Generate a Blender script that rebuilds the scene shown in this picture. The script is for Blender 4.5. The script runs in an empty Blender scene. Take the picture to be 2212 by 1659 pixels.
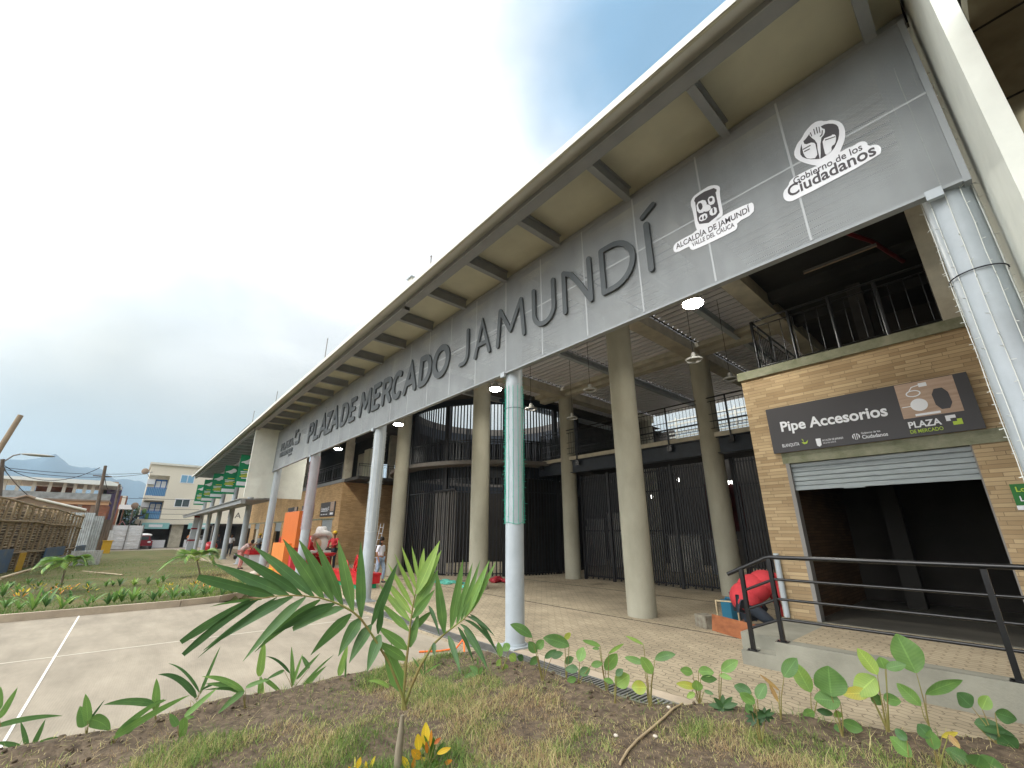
import bpy, math, random
import numpy as np
from mathutils import Vector, Matrix
rnd = random.Random(7)
S = bpy.context.scene
# ------------------------------------------------------------------ camera
FOC = 905.0; CX, CY = 1101.0, 853.5          # calibration units: the photo at 2212 x 1659
PITCH = math.atan(294.5/905.0); YAW = math.radians(40.78); CH = 1.9
_h = Vector((-math.cos(YAW), math.sin(YAW), 0)); _r = Vector((_h.y, -_h.x, 0)); _z = Vector((0, 0, 1))
_f = _h*math.cos(PITCH)+_z*math.sin(PITCH); _u = -_h*math.sin(PITCH)+_z*math.cos(PITCH)
CAM = Vector((0, 0, CH))
cd = bpy.data.cameras.new('camera'); cam = bpy.data.objects.new('camera', cd); S.collection.objects.link(cam)
M = Matrix((_r, _u, -_f)).transposed().to_4x4(); M.translation = CAM; cam.matrix_world = M
cd.sensor_width = 36; cd.lens = 36*FOC/2212; cd.shift_x = (1106-CX)/2212; cd.shift_y = (CY-829.5)/2212
cd.clip_start = 0.05; cd.clip_end = 20000
S.camera = cam
def ray(x, y): return _f*FOC+_r*(x-CX)+_u*(CY-y)
def G(x, y, z=0.0):
    d = ray(x, y); return CAM+d*((z-CH)/d.z)
def PY(x, y, Y):
    d = ray(x, y); return CAM+d*(Y/d.y)
def PX(x, y, X):
    d = ray(x, y); return CAM+d*(X/d.x)
def PD(x, y, dist):
    d = ray(x, y); return CAM+d*(dist/math.hypot(d.x, d.y))
# ------------------------------------------------------------------ world, sun, exposure
w = bpy.data.worlds.new('World'); S.world = w; w.use_nodes = True
nt = w.node_tree; nt.nodes.clear()
def N(t, **k):
    n = nt.nodes.new(t)
    for a, b in k.items(): setattr(n, a, b)
    return n
def L(a, b): nt.links.new(a, b)
SUN_EL = math.radians(40); SUN_AZ = math.atan2(-.22, -.97)      # sun set behind the photographer's left shoulder to brighten the facade
out = N('ShaderNodeOutputWorld'); bg = N('ShaderNodeBackground'); L(bg.outputs[0], out.inputs[0]); bg.inputs[1].default_value = 0.1
sky = N('ShaderNodeTexSky', sky_type='NISHITA', sun_disc=False, sun_elevation=SUN_EL, sun_rotation=SUN_AZ)
sky.air_density = 1.3; sky.dust_density = 1.2
tc = N('ShaderNodeTexCoord')
nz = N('ShaderNodeTexNoise'); nz.inputs['Scale'].default_value = 2.2; nz.inputs['Detail'].default_value = 7; nz.inputs['Roughness'].default_value = .55
L(tc.outputs['Generated'], nz.inputs['Vector'])
def math_(op, a, b=None, clamp=False):
    n = N('ShaderNodeMath', operation=op, use_clamp=clamp)
    for i, v in enumerate((a, b)):
        if v is None: continue
        if isinstance(v, (int, float)): n.inputs[i].default_value = v
        else: L(v, n.inputs[i])
    return n.outputs[0]
def dirmask(v, r0, r1, namp):
    d = ray(*v).normalized()
    dt = N('ShaderNodeVectorMath', operation='DOT_PRODUCT'); L(tc.outputs['Generated'], dt.inputs[0]); dt.inputs[1].default_value = d
    a = math_('ARCCOSINE', math_('MINIMUM', dt.outputs['Value'], .99999))
    a = math_('ADD', a, math_('MULTIPLY', math_('SUBTRACT', nz.outputs['Fac'], .5), namp))
    mr = N('ShaderNodeMapRange', clamp=True, interpolation_type='SMOOTHSTEP'); L(a, mr.inputs[0])
    mr.inputs[1].default_value = r0; mr.inputs[2].default_value = r1; mr.inputs[3].default_value = 1; mr.inputs[4].default_value = 0
    return mr.outputs[0]
def mixc(f, a, b):
    n = N('ShaderNodeMix', data_type='RGBA')
    if isinstance(f, (int, float)): n.inputs[0].default_value = f
    else: L(f, n.inputs[0])
    for i, v in ((6, a), (7, b)):
        if isinstance(v, tuple): n.inputs[i].default_value = (*v, 1)
        else: L(v, n.inputs[i])
    return n.outputs[2]
K = 10.0
col = mixc(dirmask((1460, 40), .10, .42, .35), (K*1.12, K*1.13, K*1.13), (K*.23, K*.44, K*.66))       # blue gap beside the eave
col = mixc(math_('MULTIPLY', dirmask((-160, 330), .10, .50, .45), .85), col, (K*.46, K*.60, K*.64))
col = mixc(math_('MULTIPLY', dirmask((60, 700), .05, .22, .2), .5), col, (K*.88, K*.82, K*.66))
# lower band: grey-blue towards the hills, warm glow just above it
sx = N('ShaderNodeSeparateXYZ'); L(tc.outputs['Generated'], sx.inputs[0])
zz = math_('ADD', sx.outputs['Z'], math_('MULTIPLY', math_('SUBTRACT', nz.outputs['Fac'], .5), .12))
def band(z0, z1):
    mr = N('ShaderNodeMapRange', clamp=True, interpolation_type='SMOOTHSTEP'); L(zz, mr.inputs[0])
    mr.inputs[1].default_value = z0; mr.inputs[2].default_value = z1; mr.inputs[3].default_value = 1; mr.inputs[4].default_value = 0
    return mr.outputs[0]
col = mixc(math_('MULTIPLY', band(.20, .52), .85), col, (K*.56, K*.53, K*.43))
col = mixc(math_('MULTIPLY', band(.10, .30), .95), col, (K*.27, K*.34, K*.335))
# brighter patch of sky added behind the photographer to light the facade
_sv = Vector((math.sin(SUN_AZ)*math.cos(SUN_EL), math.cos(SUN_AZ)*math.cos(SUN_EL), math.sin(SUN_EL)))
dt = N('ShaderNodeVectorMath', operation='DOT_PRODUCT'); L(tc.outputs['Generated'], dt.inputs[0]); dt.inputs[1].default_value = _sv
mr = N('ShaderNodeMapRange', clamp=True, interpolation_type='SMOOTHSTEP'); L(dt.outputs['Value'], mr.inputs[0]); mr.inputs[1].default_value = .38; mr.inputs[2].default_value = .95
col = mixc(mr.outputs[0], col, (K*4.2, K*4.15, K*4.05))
# cloud texture: slow lighter and darker drifts
n4 = N('ShaderNodeTexNoise'); n4.inputs['Scale'].default_value = 3.1; n4.inputs['Detail'].default_value = 8; n4.inputs['Roughness'].default_value = .5; n4.inputs['Distortion'].default_value = .4
mp4 = N('ShaderNodeMapping'); mp4.inputs['Scale'].default_value = (1, 1, 2.4); L(tc.outputs['Generated'], mp4.inputs[0]); L(mp4.outputs[0], n4.inputs['Vector'])
mr4 = N('ShaderNodeMapRange'); L(n4.outputs['Fac'], mr4.inputs[0]); mr4.inputs[1].default_value = .3; mr4.inputs[2].default_value = .7; mr4.inputs[3].default_value = .84; mr4.inputs[4].default_value = 1.14
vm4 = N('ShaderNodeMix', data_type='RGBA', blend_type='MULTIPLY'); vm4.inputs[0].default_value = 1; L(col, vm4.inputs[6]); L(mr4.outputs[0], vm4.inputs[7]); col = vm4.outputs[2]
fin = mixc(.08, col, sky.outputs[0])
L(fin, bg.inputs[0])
sl = bpy.data.lights.new('sun', 'SUN'); sl.energy = 1.0; sl.angle = math.radians(28); sl.color = (1, .975, .94)
so = bpy.data.objects.new('sun', sl); S.collection.objects.link(so)
so.rotation_euler = _sv.to_track_quat('Z', 'Y').to_euler()
vs = S.view_settings; vs.view_transform = 'Standard'; vs.look = 'None'; vs.exposure = 0.33; vs.gamma = 1; vs.use_curve_mapping = False
S.render.engine = 'CYCLES'; S.cycles.max_bounces = 8; S.cycles.diffuse_bounces = 6
# ------------------------------------------------------------------ materials
def mat(name, c, rough=.8, metal=0.0, var=0.0, vscale=3.0, bump=0.0, bscale=40.0, emit=None, es=1.0, spec=.3, c2=None, coords='Object', stretch=(1, 1, 1), detail=5):
    m = bpy.data.materials.new(name); m.use_nodes = True; t = m.node_tree; b = t.nodes['Principled BSDF']
    b.inputs['Base Color'].default_value = (*c, 1); b.inputs['Roughness'].default_value = rough; b.inputs['Metallic'].default_value = metal
    b.inputs['Specular IOR Level'].default_value = spec
    if emit: b.inputs['Emission Color'].default_value = (*emit, 1); b.inputs['Emission Strength'].default_value = es
    if var or bump or c2:
        tcn = t.nodes.new('ShaderNodeTexCoord'); mp = t.nodes.new('ShaderNodeMapping'); mp.inputs['Scale'].default_value = stretch
        t.links.new(tcn.outputs[coords], mp.inputs[0])
    if var or c2:
        n = t.nodes.new('ShaderNodeTexNoise'); n.inputs['Scale'].default_value = vscale; n.inputs['Detail'].default_value = detail; n.inputs['Roughness'].default_value = .6
        t.links.new(mp.outputs[0], n.inputs['Vector'])
        r = t.nodes.new('ShaderNodeValToRGB'); r.color_ramp.elements[0].position = .32; r.color_ramp.elements[1].position = .68
        a = c2 if c2 else tuple(max(0, x*(1-var)) for x in c); bb = c if c2 else tuple(min(1, x*(1+var)) for x in c)
        r.color_ramp.elements[0].color = (*a, 1); r.color_ramp.elements[1].color = (*bb, 1)
        t.links.new(n.outputs['Fac'], r.inputs[0]); t.links.new(r.outputs[0], b.inputs['Base Color'])
    if bump:
        n2 = t.nodes.new('ShaderNodeTexNoise'); n2.inputs['Scale'].default_value = bscale; n2.inputs['Detail'].default_value = 4
        t.links.new(mp.outputs[0], n2.inputs['Vector'])
        bp = t.nodes.new('ShaderNodeBump'); bp.inputs['Strength'].default_value = bump; bp.inputs['Distance'].default_value = .02
        t.links.new(n2.outputs['Fac'], bp.inputs['Height']); t.links.new(bp.outputs[0], b.inputs['Normal'])
    return m
def tree_of(m): return m.node_tree, m.node_tree.nodes['Principled BSDF']
def brick_mat(name, c1, c2, mortar, bw, bh, ms=.008, bump=.5, patch=.35):
    m = bpy.data.materials.new(name); m.use_nodes = True; t, b = tree_of(m); nn = t.nodes.new; l = t.links.new
    b.inputs['Roughness'].default_value = .9; b.inputs['Specular IOR Level'].default_value = .15
    tcn = nn('ShaderNodeTexCoord'); s = nn('ShaderNodeSeparateXYZ'); l(tcn.outputs['Object'], s.inputs[0])
    ad = nn('ShaderNodeMath'); ad.operation = 'ADD'; l(s.outputs[0], ad.inputs[0]); l(s.outputs[1], ad.inputs[1])
    cb = nn('ShaderNodeCombineXYZ'); l(ad.outputs[0], cb.inputs[0]); l(s.outputs[2], cb.inputs[1])
    br = nn('ShaderNodeTexBrick'); l(cb.outputs[0], br.inputs['Vector'])
    br.inputs['Scale'].default_value = 1; br.inputs['Brick Width'].default_value = bw; br.inputs['Row Height'].default_value = bh
    br.inputs['Mortar Size'].default_value = ms; br.inputs['Color1'].default_value = (*c1, 1); br.inputs['Color2'].default_value = (*c2, 1)
    br.inputs['Mortar'].default_value = (*mortar, 1); br.inputs['Bias'].default_value = -.1; br.inputs['Mortar Smooth'].default_value = .3
    br.offset = .37; br.squash = 1.35; br.squash_frequency = 3
    n = nn('ShaderNodeTexNoise'); n.inputs['Scale'].default_value = .9; n.inputs['Detail'].default_value = 6; l(tcn.outputs['Object'], n.inputs['Vector'])
    mr = nn('ShaderNodeMapRange'); l(n.outputs['Fac'], mr.inputs[0]); mr.inputs[1].default_value = .3; mr.inputs[2].default_value = .7; mr.inputs[3].default_value = 1-patch; mr.inputs[4].default_value = 1.1
    mx = nn('ShaderNodeMix'); mx.data_type = 'RGBA'; mx.blend_type = 'MULTIPLY'; mx.inputs[0].default_value = 1
    l(br.outputs['Color'], mx.inputs[6]); l(mr.outputs[0], mx.inputs[7]); l(mx.outputs[2], b.inputs['Base Color'])
    bp = nn('ShaderNodeBump'); bp.inputs['Strength'].default_value = bump; bp.inputs['Distance'].default_value = .01; bp.invert = True
    l(br.outputs['Fac'], bp.inputs['Height']); l(bp.outputs[0], b.inputs['Normal'])
    return m
def paver_mat():
    m = bpy.data.materials.new('interlocking_pavers'); m.use_nodes = True; t, b = tree_of(m); nn = t.nodes.new; l = t.links.new
    b.inputs['Roughness'].default_value = .9; b.inputs['Specular IOR Level'].default_value = .2
    tcn = nn('ShaderNodeTexCoord'); s = nn('ShaderNodeSeparateXYZ'); l(tcn.outputs['Object'], s.inputs[0])
    def tri(v, per, amp):
        a = nn('ShaderNodeMath'); a.operation = 'PINGPONG'; l(v, a.inputs[0]); a.inputs[1].default_value = per
        c = nn('ShaderNodeMath'); c.operation = 'MULTIPLY'; l(a.outputs[0], c.inputs[0]); c.inputs[1].default_value = amp; return c.outputs[0]
    a1 = nn('ShaderNodeMath'); a1.operation = 'ADD'; l(s.outputs[0], a1.inputs[0]); l(tri(s.outputs[1], .056, .55), a1.inputs[1])
    a2 = nn('ShaderNodeMath'); a2.operation = 'ADD'; l(s.outputs[1], a2.inputs[0]); l(tri(s.outputs[0], .112, .4), a2.inputs[1])
    cb = nn('ShaderNodeCombineXYZ'); l(a1.outputs[0], cb.inputs[0]); l(a2.outputs[0], cb.inputs[1])
    br = nn('ShaderNodeTexBrick'); l(cb.outputs[0], br.inputs['Vector']); br.inputs['Scale'].default_value = 1
    br.inputs['Brick Width'].default_value = .224; br.inputs['Row Height'].default_value = .112; br.inputs['Mortar Size'].default_value = .007; br.inputs['Mortar Smooth'].default_value = .4
    br.inputs['Color1'].default_value = (.40, .335, .235, 1); br.inputs['Color2'].default_value = (.34, .285, .20, 1); br.inputs['Mortar'].default_value = (.17, .135, .09, 1)
    n = nn('ShaderNodeTexNoise'); n.inputs['Scale'].default_value = .8; n.inputs['Detail'].default_value = 8; n.inputs['Roughness'].default_value = .65; l(tcn.outputs['Object'], n.inputs['Vector'])
    mr = nn('ShaderNodeMapRange'); l(n.outputs['Fac'], mr.inputs[0]); mr.inputs[1].default_value = .33; mr.inputs[2].default_value = .62; mr.inputs[3].default_value = .72; mr.inputs[4].default_value = 1.1
    mx = nn('ShaderNodeMix'); mx.data_type = 'RGBA'; mx.blend_type = 'MULTIPLY'; mx.inputs[0].default_value = 1
    l(br.outputs['Color'], mx.inputs[6]); l(mr.outputs[0], mx.inputs[7])
    # damp patches
    n3 = nn('ShaderNodeTexNoise'); n3.inputs['Scale'].default_value = .55; n3.inputs['Detail'].default_value = 9; n3.inputs['Roughness'].default_value = .7
    mp = nn('ShaderNodeMapping'); mp.inputs['Location'].default_value = (3.1, 1.7, 0); l(tcn.outputs['Object'], mp.inputs[0]); l(mp.outputs[0], n3.inputs['Vector'])
    mr3 = nn('ShaderNodeMapRange'); l(n3.outputs['Fac'], mr3.inputs[0]); mr3.inputs[1].default_value = .61; mr3.inputs[2].default_value = .68
    mx2 = nn('ShaderNodeMix'); mx2.data_type = 'RGBA'; l(mr3.outputs[0], mx2.inputs[0]); l(mx.outputs[2], mx2.inputs[6]); mx2.inputs[7].default_value = (.17, .135, .085, 1)
    l(mx2.outputs[2], b.inputs['Base Color'])
    bp = nn('ShaderNodeBump'); bp.inputs['Strength'].default_value = .5; bp.inputs['Distance'].default_value = .01; bp.invert = True
    l(br.outputs['Fac'], bp.inputs['Height']); l(bp.outputs[0], b.inputs['Normal'])
    return m
def panel_mat():
    m = mat('perforated_metal', (.245, .262, .268), rough=.55, metal=.0, var=.09, vscale=1.3, spec=.35); t, b = tree_of(m); nn = t.nodes.new; l = t.links.new
    tcn = nn('ShaderNodeTexCoord'); s = nn('ShaderNodeSeparateXYZ'); l(tcn.outputs['Object'], s.inputs[0])
    def wv(v):
        a = nn('ShaderNodeMath'); a.operation = 'MULTIPLY'; l(v, a.inputs[0]); a.inputs[1].default_value = 2*math.pi/.02
        c = nn('ShaderNodeMath'); c.operation = 'SINE'; l(a.outputs[0], c.inputs[0]); return c.outputs[0]
    mu = nn('ShaderNodeMath'); mu.operation = 'MULTIPLY'; l(wv(s.outputs[0]), mu.inputs[0]); l(wv(s.outputs[2]), mu.inputs[1])
    mr = nn('ShaderNodeMapRange'); l(mu.outputs[0], mr.inputs[0]); mr.inputs[1].default_value = .1; mr.inputs[2].default_value = .5; mr.inputs[3].default_value = 1.05; mr.inputs[4].default_value = .9
    src = b.inputs['Base Color'].links[0].from_socket
    # rain streaks
    n = nn('ShaderNodeTexNoise'); n.inputs['Scale'].default_value = 1.0; n.inputs['Detail'].default_value = 6
    mp = nn('ShaderNodeMapping'); mp.inputs['Scale'].default_value = (4.5, 1, .8); l(tcn.outputs['Object'], mp.inputs[0]); l(mp.outputs[0], n.inputs['Vector'])
    mr2 = nn('ShaderNodeMapRange'); l(n.outputs['Fac'], mr2.inputs[0]); mr2.inputs[1].default_value = .35; mr2.inputs[2].default_value = .7; mr2.inputs[3].default_value = .93; mr2.inputs[4].default_value = 1.08
    m1 = nn('ShaderNodeMix'); m1.data_type = 'RGBA'; m1.blend_type = 'MULTIPLY'; m1.inputs[0].default_value = 1; l(src, m1.inputs[6]); l(mr.outputs[0], m1.inputs[7])
    m2 = nn('ShaderNodeMix'); m2.data_type = 'RGBA'; m2.blend_type = 'MULTIPLY'; m2.inputs[0].default_value = 1; l(m1.outputs[2], m2.inputs[6]); l(mr2.outputs[0], m2.inputs[7])
    l(m2.outputs[2], b.inputs['Base Color'])
    lt = nn('ShaderNodeMath'); lt.operation = 'GREATER_THAN'; l(mu.outputs[0], lt.inputs[0]); lt.inputs[1].default_value = .32
    tp = nn('ShaderNodeBsdfTransparent'); ms = nn('ShaderNodeMixShader'); l(lt.outputs[0], ms.inputs[0]); l(b.outputs[0], ms.inputs[1]); l(tp.outputs[0], ms.inputs[2]); l(ms.outputs[0], t.nodes['Material Output'].inputs[0]); return m
def walk_mat():
    m = mat('broomed_concrete', (.315, .275, .215), rough=.9, var=.10, vscale=.9, spec=.2); t, b = tree_of(m); nn = t.nodes.new; l = t.links.new
    tcn = nn('ShaderNodeTexCoord'); mp = nn('ShaderNodeMapping'); mp.inputs['Rotation'].default_value = (0, 0, math.radians(4)); l(tcn.outputs['Object'], mp.inputs[0])
    wv = nn('ShaderNodeTexWave'); wv.bands_direction = 'Y'; wv.inputs['Scale'].default_value = 12; wv.inputs['Distortion'].default_value = 2.5; wv.inputs['Detail'].default_value = 3; l(mp.outputs[0], wv.inputs['Vector'])
    n = nn('ShaderNodeTexNoise'); n.inputs['Scale'].default_value = 1.1; n.inputs['Detail'].default_value = 9; n.inputs['Roughness'].default_value = .7
    mp2 = nn('ShaderNodeMapping'); mp2.inputs['Scale'].default_value = (.5, 1.6, 1); l(tcn.outputs['Object'], mp2.inputs[0]); l(mp2.outputs[0], n.inputs['Vector'])
    mr = nn('ShaderNodeMapRange'); l(n.outputs['Fac'], mr.inputs[0]); mr.inputs[1].default_value = .3; mr.inputs[2].default_value = .75; mr.inputs[3].default_value = .74; mr.inputs[4].default_value = 1.2
    mr2 = nn('ShaderNodeMapRange'); l(wv.outputs['Fac'], mr2.inputs[0]); mr2.inputs[3].default_value = .965; mr2.inputs[4].default_value = 1.02
    src = b.inputs['Base Color'].links[0].from_socket
    m1 = nn('ShaderNodeMix'); m1.data_type = 'RGBA'; m1.blend_type = 'MULTIPLY'; m1.inputs[0].default_value = 1; l(src, m1.inputs[6]); l(mr.outputs[0], m1.inputs[7])
    m2 = nn('ShaderNodeMix'); m2.data_type = 'RGBA'; m2.blend_type = 'MULTIPLY'; m2.inputs[0].default_value = 1; l(m1.outputs[2], m2.inputs[6]); l(mr2.outputs[0], m2.inputs[7])
    l(m2.outputs[2], b.inputs['Base Color'])
    bp = nn('ShaderNodeBump'); bp.inputs['Strength'].default_value = .1; bp.inputs['Distance'].default_value = .01; l(wv.outputs['Fac'], bp.inputs['Height']); l(bp.outputs[0], b.inputs['Normal'])
    return m
def leaf_mat(name, stops, trans=.35, rough=.42, vf=(70, -12)):
    m = bpy.data.materials.new(name); m.use_nodes = True; t, b = tree_of(m); nn = t.nodes.new; l = t.links.new
    at = nn('ShaderNodeAttribute'); at.attribute_name = 'tint'
    r = nn('ShaderNodeValToRGB'); e = r.color_ramp.elements
    e[0].position = stops[0][0]; e[0].color = (*stops[0][1], 1); e[1].position = stops[-1][0]; e[1].color = (*stops[-1][1], 1)
    for p, c in stops[1:-1]: x = e.new(p); x.color = (*c, 1)
    n = nn('ShaderNodeTexNoise'); n.inputs['Scale'].default_value = 9; n.inputs['Detail'].default_value = 4
    tcn = nn('ShaderNodeTexCoord'); l(tcn.outputs['Object'], n.inputs['Vector'])
    a = nn('ShaderNodeMath'); a.operation = 'MULTIPLY_ADD'; l(n.outputs['Fac'], a.inputs[0]); a.inputs[1].default_value = .22; a.inputs[2].default_value = -.11
    ad = nn('ShaderNodeMath'); ad.operation = 'ADD'; l(a.outputs[0], ad.inputs[0]); l(at.outputs['Fac'], ad.inputs[1]); l(ad.outputs[0], r.inputs[0])
    lf = nn('ShaderNodeAttribute'); lf.attribute_name = 'lf'; sp = nn('ShaderNodeSeparateXYZ'); l(lf.outputs['Vector'], sp.inputs[0])
    def mth(op, a, b_=None, c=None):
        q = nn('ShaderNodeMath'); q.operation = op
        for i, v in enumerate((a, b_, c)):
            if v is None: continue
            if isinstance(v, (int, float)): q.inputs[i].default_value = v
            else: l(v, q.inputs[i])
        return q.outputs[0]
    ab = mth('ABSOLUTE', sp.outputs[0]); rib = mth('MULTIPLY', mth('LESS_THAN', ab, .06), .32)
    vein = mth('MULTIPLY', mth('SINE', mth('ADD', mth('MULTIPLY', sp.outputs[1], vf[0]), mth('MULTIPLY', ab, vf[1]))), .05)
    mul = mth('ADD', mth('ADD', rib, vein), 1.0); vm = nn('ShaderNodeMix'); vm.data_type = 'RGBA'; vm.blend_type = 'MULTIPLY'; vm.inputs[0].default_value = 1; l(r.outputs[0], vm.inputs[6]); l(mul, vm.inputs[7])
    class r_: outputs = [vm.outputs[2]]
    r = r_
    b.inputs['Roughness'].default_value = rough; b.inputs['Specular IOR Level'].default_value = .4; l(r.outputs[0], b.inputs['Base Color'])
    tr = nn('ShaderNodeBsdfTranslucent'); l(r.outputs[0], tr.inputs[0]); ms = nn('ShaderNodeMixShader'); ms.inputs[0].default_value = trans
    o = t.nodes['Material Output']; l(b.outputs[0], ms.inputs[1]); l(tr.outputs[0], ms.inputs[2]); l(ms.outputs[0], o.inputs[0]); return m
GREEN = [(0, (.025, .065, .020)), (.25, (.07, .155, .05)), (.5, (.17, .31, .075)), (.72, (.32, .44, .09)), (.86, (.5, .42, .06)), (1, (.38, .24, .10))]
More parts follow.
